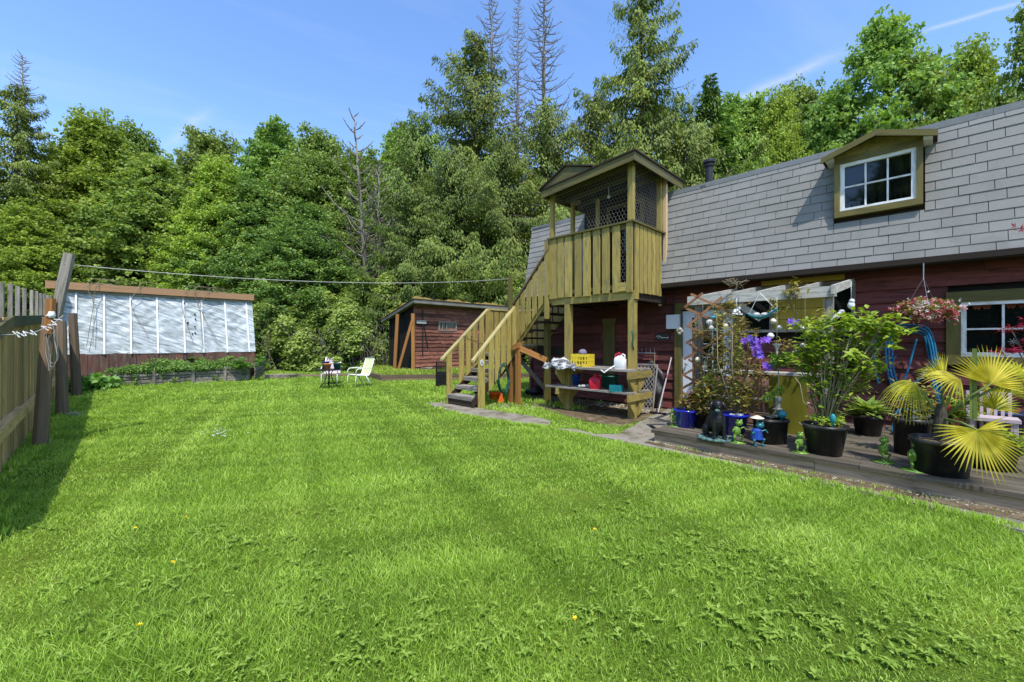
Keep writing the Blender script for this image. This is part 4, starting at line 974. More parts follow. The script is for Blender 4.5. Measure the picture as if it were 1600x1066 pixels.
# ---------------------------------------------------------------- left fence
FN = -.77
fc = root('board_fence', W(10, FN, 0), 'tall weathered board fence along the left side of the lawn', 'fence')
def ftop(u): return 1.78+(.045 if u > 7.3 else .17)*(u-7.3)
u = 4.5
mb = MB('h'); pk_ = MB('h')
while u < 18.6:
    wd = random.uniform(.125, .15); j = random.uniform(-.006, .006)
    mb.hexa([(uu, nn, zz) for uu in (u, u+wd) for nn in (FN-.012+j, FN+.010+j) for zz in (-.02+random.random()*.03, ftop(u)-.02)])
    u += wd+random.uniform(.008, .02)
mb.build('board', M['fencewood'], fc)
for px, py in ((-34, 428), (-16, 434), (2, 441), (16, 443), (27.5, 447), (38.5, 450), (49.5, 453), (57.5, 455), (63.5, 458), (69.5, 459), (74.5, 461), (79, 463)):
    k = (px-800)/F; Yp = (FN-.05)*S2/(1+k); u = Yp*(1-k)/S2; zt = H+(533-py)/F*Yp; t = random.uniform(-.02, .02); wd = random.uniform(.075, .095)
    pk_ = MB('h'); pk_.hexa([(uu+(tt if zz > 1.9 else 0), nn, zz) for tt in (t,) for uu in (u, u+wd) for nn in (FN-.075, FN-.032) for zz in (ftop(u)-.35, zt)]); pk_.build('picket', M['greywood'], fc)
for (a, b, nm) in ((4.5, 8.0, 'olive_trim'), (8.0, 12.4, 'greenwood'), (12.42, 18.5, 'greywood')):
    if nm == 'greenwood': M['greenwood'] = surf('greenish_wood', (.05, .07, .04), (.12, .15, .085), GR, rough=.8, bump=.4)
    mb = MB('h'); mb.hexa([(uu, nn, zz) for uu in (a, b-.01) for nn in (FN+.011, FN+.055) for zz in (ftop(uu)-.14, ftop(uu)-.0)]); mb.build('rail', M[nm], fc)
mb = MB('h'); mb.hexa([(uu, nn, zz) for uu in (4.5, 8.75) for nn in (FN+.011, FN+.09) for zz in (.42+.01*(uu-3), .56+.01*(uu-3))]); mb.hexa([(uu, nn, zz) for uu in (8.9, 18.5) for nn in (FN+.011, FN+.08) for zz in (.45, .58)]); mb.build('rail', M['fencewood'], fc)
def fpost(px, py, r, top, lean, mat, label, foot=False, name='fence_post', rnd=True):
    a = G(px, py); p = root(name, a, label, 'post'); mb = MB()
    b = a+Vector((lean[0], lean[1], top))
    if rnd: mb.tube([a-Vector((0, 0, .05)), a+(b-a)*.4, a+(b-a)*.8, b], [r*1.1, r, r*.95, r*.85], 9)
    else: mb.beam(a-Vector((0, 0, .05)), b, r*2, r*1.3, up=(.7, .7, 0))
    mb.build('shaft', M[mat], p)
    if foot:
        mb = MB(); mb.box(a.x-.05, a.x+.33, a.y-.12, a.y+.12, -.01, .05); mb.build('footing', M['concrete'], p)
    return p, b
p1, b1 = fpost(62, 699, .078, 1.84, (.06, .06), 'brownpost', 'stout brown fence post nearest the camera, rough at the top')
p2, b2 = fpost(97, 650, .09, 1.9, (-.13, .1), 'brownpost', 'slanting brown fence post standing on a small concrete footing', True)
p3, b3 = fpost(120, 620, .10, 2.25, (-.22, .1), 'brownpost', 'brown fence post with a split top, behind the post on the footing', False)
p4, b4 = fpost(128, 601, .11, 2.75, (.0, .0), 'brownpost', 'farthest fence post, plain and brown, beside the greenhouse corner', False, rnd=False)
# tall grey board fixed to the first post carries the line
lb = G(62, 699); mb = MB(); tb = Vector((-6.53, 5.96, 1.80)); t0 = Vector((-6.36, 5.98, 2.76))
k0 = tb+Vector((-.02, 0, .0)); mb.beam(k0, t0, .14, .045, up=(0, 1, 0)); lpst = tag(mb.build('line_post', M['greywood']), 'tall grey leaning plank above the fence that carries the clothes line', 'post')
mb = MB(); k1 = Vector((-6.53, 5.87, 1.60)); mb.beam(k1, k1+Vector((.0, .02, .50)), .10, .05, up=(0, 1, 0)); tag(mb.build('post_splint', M['orangewood']), 'short orange timber splint at the foot of the tall grey plank', 'timber splint')
# clothes line
A = t0+Vector((-.04, -.03, -.16)); B = Vector(W(7.12, 7.06, 3.0)); mb = MB()
mb.tube([A+(B-A)*t+Vector((0, 0, -.42*4*t*(1-t)*.42)) for t in np.linspace(0, 1, 22)], .0065, 5)
tag(mb.build('clothes_line', M['wire'], smooth=True), 'long clothes line strung from the fence plank to the staircase post', 'clothes line')
# near wire with pegs
A = Vector((-5.2, 3.6, 1.50)); Cc = b1+Vector((.1, -.08, -.03)); mb = MB()
Pm = [A, G(2, 524.0, 1.545) if False else Vector((lb.x*0-5.15, 4.05, 1.53)), HN(45, 522, -.45), HN(70, 507, -.45), Cc]
Pm = [Vector((-5.5, 4.0, 1.55)), Vector((-5.45, 4.55, 1.57)), Vector((-5.75, 5.0, 1.60)), Vector((-6.1, 5.5, 1.70)), Vector((-6.37, 5.9, 1.86))]
mb.tube(Pm, .006, 5); w_ = root('peg_wire', Pm[0], 'short white wire with clothes pegs in front of the fence', 'wire')
mb.build('wire', M['wire'], w_)
for s in (.28, .33, .38, .44, .5, .66, .7, .78, .82, .9):
    i = min(int(s*4), 3); p = Pm[i]+(Pm[i+1]-Pm[i])*(s*4-i); mb = MB()
    r_ = Vector((random.uniform(.5, 1), random.uniform(-.6, .6), random.uniform(-1, 0))).normalized()*.045
    mb.beam(p-r_, p+r_, .009, .009); mb.build('peg', M['whiteplastic'], w_)
mb = MB(); c = b1+Vector((.16, -.1, .0)); pts = []
for k in range(60):
    t = k/59*2*math.pi*3; pts.append(c+Vector((.07*math.sin(t)+.02*math.sin(k), .02*math.sin(t*.7), -.35+.28*math.cos(t)-.15*(k/59))))
mb.tube(pts, .004, 5); tag(mb.build('rope_loop', M['wire'], smooth=True), 'thin pale rope hung in loops from the first fence post', 'rope')
mb = MB(); c = b1+Vector((.09, -.02, .0)); mb.ball(c+Vector((.03, -.05, .03)), (.06, .04, .05), 7, 5, jit=.3); tag(mb.build('pulley_bracket', M['whiteplastic']), 'white pulley bracket on top of the first fence post', 'bracket')

# ---------------------------------------------------------------- greenhouse
GU = 19.6; GN0, GN1 = -.75, 4.62
gh = root('greenhouse', W(GU, 2, 0), 'lean-to greenhouse covered in wrinkled clear plastic with a brown roof board', 'greenhouse')
mb = MB('h'); n = GN0
while n < GN1-.02:
    wd = random.uniform(.2, .3); e = min(n+wd, GN1); mb.box(GU-.02+random.uniform(-.004, .004), GU+.02, n, e-.008, -.02, 1.08+random.uniform(-.015, .015)); n = e
mb.box(GU+.021, GU+3.0, GN1-.03, GN1, 0, 1.1); mb.build('base_boards', surf('greenhouse_boards', (.06, .025, .018), (.17, .08, .055), (1.5, 18, 18), bump=.5, tintamt=.4, dirt=(.13, .11, .09), dirtscale=2), gh)
LEAN = .55
def gp_(n, t, off=0): return W(GU+LEAN*t-off, n, 1.06+2.10*t)
nu, nv = 220, 90; V = []; 
for j in range(nv+1):
    t = j/nv
    for i in range(nu+1):
        n = GN0-.06+(GN1-GN0+.08)*i/nu; ph = ((n-GN0) % .9)/.9
        bat = math.sin(ph*math.pi)
        d = .05*bat*(.5+.5*math.sin(n*2.1+1))-.0
        d += .012*math.sin((n*5.5+t*9)+2*math.sin(n*2+t*3))*bat+.008*math.sin(n*13-t*22+3*math.sin(t*5))*bat
        V.append(gp_(n, t, .05-d))
ix = np.arange(nu*nv); r_ = ix//nu; c_ = ix % nu; a_ = r_*(nu+1)+c_
def plasticmat():
    m, nt, N, L = newmat('clear_plastic_sheeting'); out = N.new('ShaderNodeOutputMaterial'); b = N.new('ShaderNodeBsdfPrincipled')
    tc = N.new('ShaderNodeAttribute'); tc.attribute_name = 'lc'; m0 = N.new('ShaderNodeMapping'); m0.inputs['Rotation'].default_value = (0, 0, math.radians(22)); L.new(tc.outputs['Vector'], m0.inputs[0]); mp = N.new('ShaderNodeMapping'); mp.inputs['Scale'].default_value = (1.1, 5.5, 1); L.new(m0.outputs[0], mp.inputs[0])
    no = N.new('ShaderNodeTexNoise'); no.inputs['Scale'].default_value = 1.9; no.inputs['Detail'].default_value = 6; no.inputs['Distortion'].default_value = .9; L.new(mp.outputs[0], no.inputs['Vector'])
    r = ramp(N, [(.22, (.22, .27, .24)), (.40, (.40, .45, .44)), (.60, (.55, .59, .60)), (.76, (.84, .86, .86))]); L.new(no.outputs[0], r.inputs[0]); L.new(r.outputs[0], b.inputs['Base Color'])
    b.inputs['Roughness'].default_value = .35; b.inputs['Specular IOR Level'].default_value = .4
    bp = N.new('ShaderNodeBump'); bp.inputs['Strength'].default_value = .4; bp.inputs['Distance'].default_value = .07; L.new(no.outputs[0], bp.inputs['Height'])
    n3 = N.new('ShaderNodeTexNoise'); n3.inputs['Scale'].default_value = 9; n3.inputs['Detail'].default_value = 5; n3.inputs['Distortion'].default_value = 2; L.new(mp.outputs[0], n3.inputs['Vector'])
    b2 = N.new('ShaderNodeBump'); b2.inputs['Strength'].default_value = .5; b2.inputs['Distance'].default_value = .02; L.new(n3.outputs[0], b2.inputs['Height']); L.new(bp.outputs[0], b2.inputs['Normal']); L.new(b2.outputs[0], b.inputs['Normal'])
    tr = N.new('ShaderNodeBsdfTransparent'); tr.inputs[0].default_value = (.9, .93, .92, 1)
    mr = ramp(N, [(.3, (.42, .42, .42)), (.6, (.06, .06, .06))]); L.new(no.outputs[0], mr.inputs[0])
    mx = N.new('ShaderNodeMixShader'); L.new(mr.outputs[0], mx.inputs[0]); L.new(b.outputs[0], mx.inputs[1]); L.new(tr.outputs[0], mx.inputs[2]); L.new(mx.outputs[0], out.inputs[0])
    return m
mb = MB(); mb.add(V, np.stack([a_, a_+1, a_+nu+2, a_+nu+1], -1), [(GN0+5.4*i/nu, 2.15*j/nv, 0) for j in range(nv+1) for i in range(nu+1)], .5); mb.build('plastic_sheet', plasticmat(), gh, smooth=True)
for px in (118, 163, 205, 247, 289, 318, 355, 389):
    k = (px-800)/F; n = GU*(1+k)/(1-k)
    mb = MB(); mb.beam(gp_(n, 0, .07), gp_(n, 1, .07), .05, .02, up=W(-1, 0)); mb.build('batten', M['whiteplastic'], gh)
mb = MB('h'); mb.box(GU+LEAN-.20, GU+LEAN-.15, GN0-.40, GN1+.06, 3.20, 3.44); mb.box(GU+LEAN-.148, GU+3.2, GN0-.4, GN1+.06, 3.38, 3.43); mb.build('roof_board', surf('greenhouse_roof_board', (.20, .11, .055), (.36, .21, .11), GR, bump=.3), gh)
mb = MB('h'); mb.box(GU+LEAN-.1, GU+LEAN-.0, GN0, GN1, 3.10, 3.25); mb.build('top_beam', M['greywood'], gh)
mb = MB('h'); mb.prism([(GU, GN1-.02, 1.08), (GU+LEAN, GN1-.02, 3.15), (GU+2.9, GN1-.02, 3.3), (GU+2.9, GN1-.02, 1.08)], (0, .02, 0)); mb.build('end_sheet', M['clearfilm'], gh)
mb = MB('h'); mb.box(GU+2.9, GU+3.0, GN0, GN1, 0, 3.35); mb.box(GU+.05, GU+2.9, GN0-.02, GN0, 0, 3.3); mb.build('back_wall', M['greywood'], gh)
# holes and staples in the sheet, read as dark dots
mb = MB()
for k in range(9):
    px = random.choice([300, 306, 296, 350, 312])+random.uniform(-6, 6); kk = (px-800)/F; n = GU*(1+kk)/(1-kk); t = random.uniform(.2, .95)
    c = gp_(n, t, .075); mb = MB(); mb.ball(c, (.032, .03, .03), 6, 4); mb.build('tar_patch', M['blacktarp'], gh)
# bare creeper stems over the roof board
for i, px in enumerate((135, 150, 215, 290, 305, 325)):
    kk = (px-800)/F; n = GU*(1+kk)/(1-kk); mb = MB()
    pts = [gp_(n+random.uniform(-.3, .3), random.uniform(.1, .5), .16)]
    pts += [gp_(n+random.uniform(-.2, .2), .8, .2), gp_(n, 1.05, .35)+Vector((0, 0, .05)), gp_(n+.2, 1.1, .2)+Vector((0, 0, .25)), gp_(n+.5+random.random()*.6, 1.1, 0)+Vector((0, 0, .18))]
    mb.tube(smooth_path(pts, 4), .009, 5)
    mb.tube([pts[2], pts[2]+Vector((.3, 0, .12)), pts[2]+Vector((.8, .2, .05))], .009, 4)
    mb.build('dry_creeper_stem', M['stem'], gh)

# ---------------------------------------------------------------- foliage tools
def norm(a): return a/np.maximum(np.linalg.norm(a, axis=-1, keepdims=True), 1e-9)
def leaves(mb, P, D, Nn, ln, wd, tint, fold=.15, curl=0.0, shape='fold'):
    """leaf per row: base P, direction D, upward normal N"""
    P = np.asarray(P, float); n = len(P)
    if n == 0: return
    D = norm(np.asarray(D, float)); Sd = norm(np.cross(D, Nn)); Nn = np.cross(Sd, D)
    ln = np.broadcast_to(ln, (n,))[:, None]; wd = np.broadcast_to(wd, (n,))[:, None]
    tint = np.broadcast_to(tint, (n,))
    if shape == 'quad':
        V = np.stack([P, P+D*ln*.5-Sd*wd*.5+Nn*ln*fold, P+D*ln+Nn*ln*curl, P+D*ln*.5+Sd*wd*.5+Nn*ln*fold*.3], 1)
        Fq = np.arange(n)[:, None]*4+np.array([[0, 1, 2, 3]])
        mb.add(V.reshape(-1, 3), Fq, None, np.repeat(tint, 4))
    else:
        V = np.stack([P, P+D*ln*.42-Sd*wd*.5+Nn*wd*fold, P+D*ln*.5-Nn*ln*.02, P+D*ln*.42+Sd*wd*.5+Nn*wd*fold, P+D*ln-Nn*ln*curl], 1)
        b = np.arange(n)[:, None, None]*5
        Fq = (b+np.array([[[0, 2, 4, 1], [0, 3, 4, 2]]])).reshape(-1, 4)
        mb.add(V.reshape(-1, 3), Fq, None, np.repeat(tint, 5))
def clump(mb, C, R, n, ln, wd, tint0, spread=.25, shape='quad', up=.5, droop=0, g=rng, shell=.55):
    """leaves in an ellipsoid with radii R, lighter at the top and outside"""
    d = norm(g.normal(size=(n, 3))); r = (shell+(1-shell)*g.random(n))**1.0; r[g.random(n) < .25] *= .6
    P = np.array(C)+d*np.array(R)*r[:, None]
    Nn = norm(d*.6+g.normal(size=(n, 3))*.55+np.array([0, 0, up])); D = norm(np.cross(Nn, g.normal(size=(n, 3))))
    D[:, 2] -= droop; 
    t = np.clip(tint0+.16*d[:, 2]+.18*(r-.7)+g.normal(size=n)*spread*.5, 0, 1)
    leaves(mb, P, D, Nn, ln*g.uniform(.7, 1.25, n), wd*g.uniform(.7, 1.25, n), t, shape=shape)

# ---------------------------------------------------------------- raised bed
bedA, bedB, bedC = G(176, 606), G(389, 594), G(415, 583)
bd = root('raised_bed', bedA, 'long raised vegetable bed walled with stacked grey weathered planks', 'raised bed')
def plankwall(a, b, h, nrow, seg):
    mb = MB(); d = (b-a); L_ = d.length; d.normalize(); cuts = [0]
    while cuts[-1] < L_-.6: cuts.append(min(L_, cuts[-1]+random.uniform(seg*.7, seg*1.2)))
    cuts[-1] = L_
    for s, e in zip(cuts[:-1], cuts[1:]):
        for r in range(nrow):
            z = (r+.5)*h/nrow; nj = Vector((-d.y, d.x, 0))*random.uniform(-.03, .02)
            mb.beam(a+d*(s+.01)+nj+Vector((0, 0, z+random.uniform(-.01, .01))), a+d*(e-.01)+nj+Vector((0, 0, z+random.uniform(-.02, .02))), .05, h/nrow*random.uniform(.75, .95))
    return mb
plankwall(bedA, bedB, .52, 5, 2.2).build('front_planks', M['greywood'], bd)
plankwall(bedB+Vector((.05, .25, 0)), bedC+Vector((0, 0, 0)), .62, 4, 1.6).build('side_planks', M['greywood'], bd)
plankwall(bedA+Vector((-1.0, 1.1, 0)), bedA, .5, 5, 2).build('side_planks', M['greywood'], bd)
mb = MB()
for t in (.02, .27, .55, .8): p = bedA+(bedB-bedA)*t; mb.beam(p+Vector((.03, -.06, 0)), p+Vector((.03, -.06, .55)), .08, .04)
mb.build('stake', M['greywood'], bd)
back = [bedA+Vector((-.9, 1.2, 0)), W(GU-.3, 1.0), W(GU-.3, 4.0), bedC]
mb = MB(); mb.prism([Vector((p.x, p.y, .0)) for p in [bedA+Vector((0, .05, 0)), bedB+Vector((0, .05, 0)), bedC+Vector((0, .02, 0)), back[2], back[1], back[0]]], (0, 0, .44)); mb.build('soil', M['soil'], bd)
bedpoly = [(bedA.x, bedA.y), (bedB.x, bedB.y), (bedC.x, bedC.y), (back[2].x, back[2].y), (back[1].x, back[1].y), (back[0].x, back[0].y)]
mb = MB()
for k in range(230):
    s = random.random(); t = random.random(); a = bedA+(bedB-bedA)*s; b = back[1]+(back[2]-back[1])*s; p = a+(b-a)*(t*.9+.03)
    if s < .1 and t > .6: continue
    h = random.uniform(.06, .16)*(1.9 if random.random() < .25 else 1)
    clump(mb, (p.x, p.y, .46+h*.6), (.28, .28, h), 130, .075, .05, random.uniform(.25, .7))
for k in range(9):                 # creeping over the front planks
    p = bedA+(bedB-bedA)*random.random(); clump(mb, (p.x, p.y-.08, random.uniform(.15, .5)), (.16, .07, .14), 60, .06, .04, random.uniform(.3, .6))
tag(mb.build('bed_greens', M['leaf_bramble']), 'low leafy greens filling the raised bed', 'greens', kind='stuff')
mb = MB()
for (px, dy) in ((262, 1.2), (170, 1.0), (160, .3), (372, 1.3), (345, 1.0), (306, 1.6)):
    c = G(px, 600)+Vector((0, dy, .45)); 
    for k in range(14):
        d = np.array([[math.cos(k*2.4), math.sin(k*2.4), .25]]); h = random.uniform(.15, .5)
        P = np.array([[c.x+.1*math.cos(k), c.y+.1*math.sin(k), c.z+h-.1]]); leaves(mb, P, d, np.array([[0, 0, 1.]]), .28, .26, random.random())
tag(mb.build('squash_plants', M['leaf_squash']), 'big broad leaves rising above the greens in the raised bed', 'squash plants', kind='stuff')
def weedpatch(name, pts, n, ln, mat, label, cat, z=.02, hh=.25, kind='stuff', R=.2):
    mb = MB()
    for k in range(n):
        i = random.randrange(len(pts)); p = pts[i]; q = pts[(i+1) % len(pts)]; c = p+(q-p)*random.random()+Vector((random.gauss(0, R), random.gauss(0, R), 0))
        clump(mb, (c.x, c.y, z+hh*random.uniform(.2, .6)), (.16, .16, hh*.5), 36, ln, ln*.7, random.uniform(.2, .8))
    return tag(mb.build(name, M[mat]), label, cat, kind=kind)
weedpatch('rhubarb_leaves', [G(140, 612), G(170, 606), G(150, 600)], 26, .2, 'leaf_squash', 'broad leafed plants between the fence and the raised bed', 'plants', hh=.4)

# ---------------------------------------------------------------- table, chairs and pots on the lawn
tbl = root('side_table', G(514, 607), 'small round black patio table beside the lime chair', 'table'); c = G(514, 607); TH = .60
mb = MB(); mb.lathe([(0, TH-.012), (.40, TH-.012), (.42, TH-.02), (.425, TH), (.41, TH+.004), (0, TH)], (c.x, c.y, 0), 30); mb.build('tabletop', M['blackmetal'], tbl)
for k in range(4):
    t = k*math.pi/2+.5; d = Vector((math.cos(t), math.sin(t), 0)); mb = MB()
    mb.tube([Vector((c.x, c.y, 0))+d*.30, Vector((c.x, c.y, .22))+d*.12, Vector((c.x, c.y, .45))+d*.06, Vector((c.x, c.y, TH-.02))+d*.12], .014, 6); mb.build('leg', M['blackmetal'], tbl, smooth=True)
def chair(loc, rot, mat, label):
    r = root('patio_chair', (0, 0, 0), label, 'chair')
    for s in (-1, 1):
        mb = MB(); x = s*.25
        mb.tube([(x, -.27, 0), (x, -.25, .36), (x, -.22, .41), (x, .18, .37), (x, .24, .42), (x, .40, .92)], .015, 6); mb.build('side_frame', M['whitemetal'], r, smooth=True)
        mb = MB(); mb.tube([(x, .10, .38), (x, .2, .2), (x, .30, 0)], .015, 6); mb.build('leg', M['whitemetal'], r, smooth=True)
        mb = MB(); mb.tube([(x, -.24, .40), (x*1.06, -.25, .55), (x*1.06, -.18, .61), (x*1.06, .1, .62), (x, .30, .62)], .014, 6); mb.build('arm', M['whitemetal'], r, smooth=True)
    mb = MB()
    for a, b in (((-.25, .40, .92), (.25, .40, .92)), ((-.25, -.22, .41), (.25, -.22, .41)), ((-.25, .2, .2), (.25, .2, .2))): mb.tube([a, b], .013, 6)
    mb.build('cross_bar', M['whitemetal'], r)
    pr = [(-.23, .415), (-.1, .40), (.05, .385), (.18, .38), (.235, .43), (.27, .52), (.33, .70), (.395, .905)]
    V = [(x, y, z-.012*(1-(x/.24)**2)) for y, z in pr for x in np.linspace(-.24, .24, 7)]
    idx = np.array([(i*7+j, i*7+j+1, (i+1)*7+j+1, (i+1)*7+j) for i in range(len(pr)-1) for j in range(6)])
    mb = MB(); mb.add(V, idx, None, .5); mb.build('sling', M[mat], r, smooth=True)
    r.location = loc; r.rotation_euler = (0, 0, rot)
chair(G(560, 605)+Vector((.0, .05, 0)), math.radians(-40), 'limesling', 'pale lime sling chair with a white frame standing alone on the lawn')
chair(G(510, 603)+Vector((0, .35, 0)), math.radians(12), 'pinksling', 'pink sling chair with a white frame behind the round black table')
tc_ = Vector((c.x, c.y, TH))
tub('plant_pot', tc_+Vector((-.16, .12, .004)), .09, .11, .24, 'darkblue', 'dark square-looking pot at the left of the small patio table', 'pot', fill=1)
tub('plant_pot', tc_+Vector((.02, -.16, .004)), .08, .12, .19, 'terracotta', 'terracotta pot on the small round patio table', 'pot', fill=1)
pg = tub('plant_pot', tc_+Vector((.22, .1, .004)), .09, .12, .19, 'greenplastic', 'dark green pot with a leafy seedling on the small patio table', 'pot', fill=1)
mb = MB(); clump(mb, tc_+Vector((.22, .1, .30)), (.15, .15, .14), 160, .07, .05, .5); clump(mb, tc_+Vector((-.02, .12, .40)), (.1, .1, .1), 60, .06, .04, .3); mb.build('seedling', M['leaf_bright'], pg)
mb = MB(); mb.tube([tc_+Vector((.22, .1, .17)), tc_+Vector((.21, .1, .42))], .006, 4); mb.build('stem', M['greenstem'], pg)
mb = MB(); q = G(448, 592); mb.prism([q+Vector((-.95, .0, 0)), q+Vector((.1, -.1, 0)), q+Vector((.3, .5, 0)), q+Vector((-.6, .6, 0))], (0, 0, .16)); tag(mb.build('concrete_slab', M['concrete']), 'grey concrete slab lying at the right end of the raised bed', 'slab')

# ---------------------------------------------------------------- red shed
SU = 16.1; SN0, SN1 = 9.95, 16.5
sh = root('garden_shed', W(SU, 12, TZ), 'red-brown board shed with a moss-covered roof behind the staircase', 'shed')
a_win = (u_at(689, 1), 0)
def n_at(px, u): k = (px-800)/F; return u*(1+k)/(1-k)
wn0, wn1 = n_at(684.5, SU), n_at(712.5, SU)
mb = MB('h'); z = TZ
while z < 3.02:
    n = SN0
    while n < SN1:
        e = min(n+random.uniform(1.2, 3.0), SN1); dz = random.uniform(-.025, .015); t = random.random()
        if not (z > TZ+1.75 and z < TZ+2.2 and n < wn1 and e > wn0):
            sp_ = [(n, e)]
        else: sp_ = [(n, wn0-.04)]*(n < wn0-.1)+[(wn1+.04, e)]*(e > wn1+.1)
        for p, q in sp_:
            # waney lower edge
            k = max(2, int((q-p)/.35)); xs2 = np.linspace(p, q, k+1); lz = [z+dz+random.uniform(-.018, .018) for _ in xs2]
            for i in range(k): mb.hexa([(SU-(.05 if lo else .012) if f else SU+.03, nn, zz) for f in (1, 0) for nn, l in ((xs2[i]+.0005*(i > 0), lz[i]), (xs2[i+1], lz[i+1])) for lo, zz in ((1, l), (0, z+.185))], t)
        n = e+.004
    z += .17
mb.build('wall', M['shedred'], sh)
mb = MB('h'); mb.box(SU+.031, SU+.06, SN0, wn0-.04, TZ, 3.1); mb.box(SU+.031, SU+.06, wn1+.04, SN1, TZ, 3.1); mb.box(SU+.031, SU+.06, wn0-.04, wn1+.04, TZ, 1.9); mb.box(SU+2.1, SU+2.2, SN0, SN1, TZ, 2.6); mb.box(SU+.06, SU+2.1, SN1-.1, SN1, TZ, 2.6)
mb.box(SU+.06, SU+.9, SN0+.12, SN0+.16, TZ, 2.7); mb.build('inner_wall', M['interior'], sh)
mb = MB('h'); z0, z1 = 1.96, 2.42
for bx_2 in ((wn0, wn1, z1-.05, z1), (wn0, wn1, z0, z0+.05), (wn0, wn0+.05, z0+.05, z1-.05), (wn1-.05, wn1, z0+.05, z1-.05), ((wn0*1.7+wn1*1.3)/3-.02, (wn0*1.7+wn1*1.3)/3+.02, z0+.05, z1-.05), ((wn0*2.4+wn1*.6)/3-.02, (wn0*2.4+wn1*.6)/3+.02, z0+.05, z1-.05)):
    mb.box(SU-.06, SU+.02, bx_2[0], bx_2[1], bx_2[2], bx_2[3])
swn = mb.build('window', M['greywood'], sh)
mb = MB('h'); mb.box(SU-.01, SU-.0, wn0+.05, wn1-.05, z0+.05, z1-.05); mb.build('pane', glassmat('shed_glass', (.05, .06, .055), .15), swn)
def roofz(u): return 3.30-.27*(u-15.6)
mb = MB('h'); mb.hexa([(u, n, roofz(u)+d) for u in (15.65, 18.5) for n in (SN0-.25, SN1+.2) for d in (-.05, 0)]); rfs = mb.build('roof', M['greywood'], sh)
mb = MB('h'); mb.box(15.60, 15.645, SN0-.27, SN1+.2, roofz(15.6)-.16, roofz(15.6)-.0); mb.hexa([(u, n, roofz(u)+d) for u in (15.6, 18.52) for n in (SN0-.30, SN0-.255) for d in (-.13, .0)]); mb.build('fascia', M['greywood'], rfs)
V = []; nu_, nv_ = 40, 90
for i in range(nu_+1):
    for j in range(nv_+1):
        u = 15.56+(18.6-15.56)*i/nu_; n = SN0-.36+(SN1+.5-SN0)*j/nv_; ed = min(1, min(i, nu_-i)/2, min(j, nv_-j)/2)
        V.append(W(u, n, roofz(u)+.012+ed*(.10+.04*math.sin(u*7+n*3)+.025*math.sin(n*11+2*math.sin(u*5))+random.uniform(0, .03))))
ix = np.arange(nu_*nv_); r_ = ix//nv_; c_ = ix % nv_; a_ = r_*(nv_+1)+c_
mb = MB(); mb.add(V, np.stack([a_, a_+1, a_+nv_+2, a_+nv_+1], -1), None, .5); mb.build('moss', M['moss'], rfs, smooth=True)
for (px, n, u) in ((621, SN0-.06, 0), (645.5, SN0+.0, 0)):
    pass
def spost(pxb, pyb, pxt, pyt, wd, dy=0):
    a = G(pxb, pyb, TZ); k = (pxt-800)/F; Yt = a.y+dy; b = Vector((k*Yt, Yt, H+(533-pyt)/F*Yt)); mb = MB(); mb.beam(a, b, wd, wd, up=(0, 1, 0)); mb.build('porch_post', M['orangewood'], sh)
spost(617, 578, 621.5, 491, .14, 0); spost(646, 580, 645.5, 490, .14, 0); spost(622, 580, 644, 502, .11, -.05)
mb = MB('h'); mb.hexa([(u, SN0+.02+.0*u, z_) for u in (16.14, 18.2) for n_ in (0, 1) for z_ in (TZ, roofz(u)-.05)][:0] or [(16.14, SN0+.02, TZ), (16.14, SN0+.02, 3.08), (16.14, SN0+.06, TZ), (16.14, SN0+.06, 3.08), (18.2, SN0+.02, TZ), (18.2, SN0+.02, 2.5), (18.2, SN0+.06, TZ), (18.2, SN0+.06, 2.5)]); mb.build('dark_opening', M['interior'], sh)  # near-black sheet stands in for the shade inside the open side
mb = MB(); a = G(627, 574, TZ); 
for (x0, x1, z0, z1) in ((-.03, .03, 0, 2.0), (.55, .61, 0, 2.0), (.03, .55, 1.94, 2.0), (.03, .55, .9, .96)): mb.beam(a+Vector(((x0+x1)/2, -.05, z0)), a+Vector(((x0+x1)/2, -.05, z1)), x1-x0, .04, up=(0, 1, 0)) if x1-x0 < .1 else mb.beam(a+Vector((x0, -.05, (z0+z1)/2)), a+Vector((x1, -.05, (z0+z1)/2)), .04, .06)
mb.build('door_frame', M['greywood'], sh)
mb = MB('h'); mb.box(SU-.11, SU-.062, n_at(649.5, SU), n_at(664, SU), 2.28, 2.42); mb.build('shelf_board', M['greypale'], sh)
mb = MB('h'); mb.beam((SU-.08, n_at(659, SU), 2.9), (SU-.08, n_at(659, SU), .9), .05, .03); mb.beam((SU-.08, n_at(661, SU), 2.2), (SU-.08, n_at(667, SU), 1.2), .04, .03); mb.build('hanging_strap', M['blackmetal'], sh)
mb = MB()
for k in range(16):
    c = G(random.uniform(648, 664), 577, TZ); h = random.uniform(.1, 1.0); clump(mb, (c.x, c.y, TZ+h), (.17, .15, .14), 45, .09, .07, random.uniform(.3, .8))
tag(mb.build('wall_plant', M['leaf_bramble']), 'tall leafy weed growing against the red shed wall', 'plant')
mb = MB(); mb.prism([G(654, 578, TZ), G(674, 580, TZ), G(680, 574, TZ), G(660, 573, TZ)], (0, 0, .12)); tag(mb.build('stone_step', M['concrete']), 'pale stone step at the foot of the shed wall', 'step')
# low mossy fence behind the brambles, right of greenhouse
bf = root('picket_fence', G(425, 583), 'short dark wooden fence between the greenhouse and the bramble thicket', 'fence'); mb = MB()
for i in range(12): p = G(402+i*4, 581)+Vector((0, 1.2, 0)); mb.beam(p, p+Vector((random.uniform(-.04, .04), 0, random.uniform(.9, 1.15))), .11, .02, up=(0, 1, 0))
mb.build('board', M['greywood'], bf)
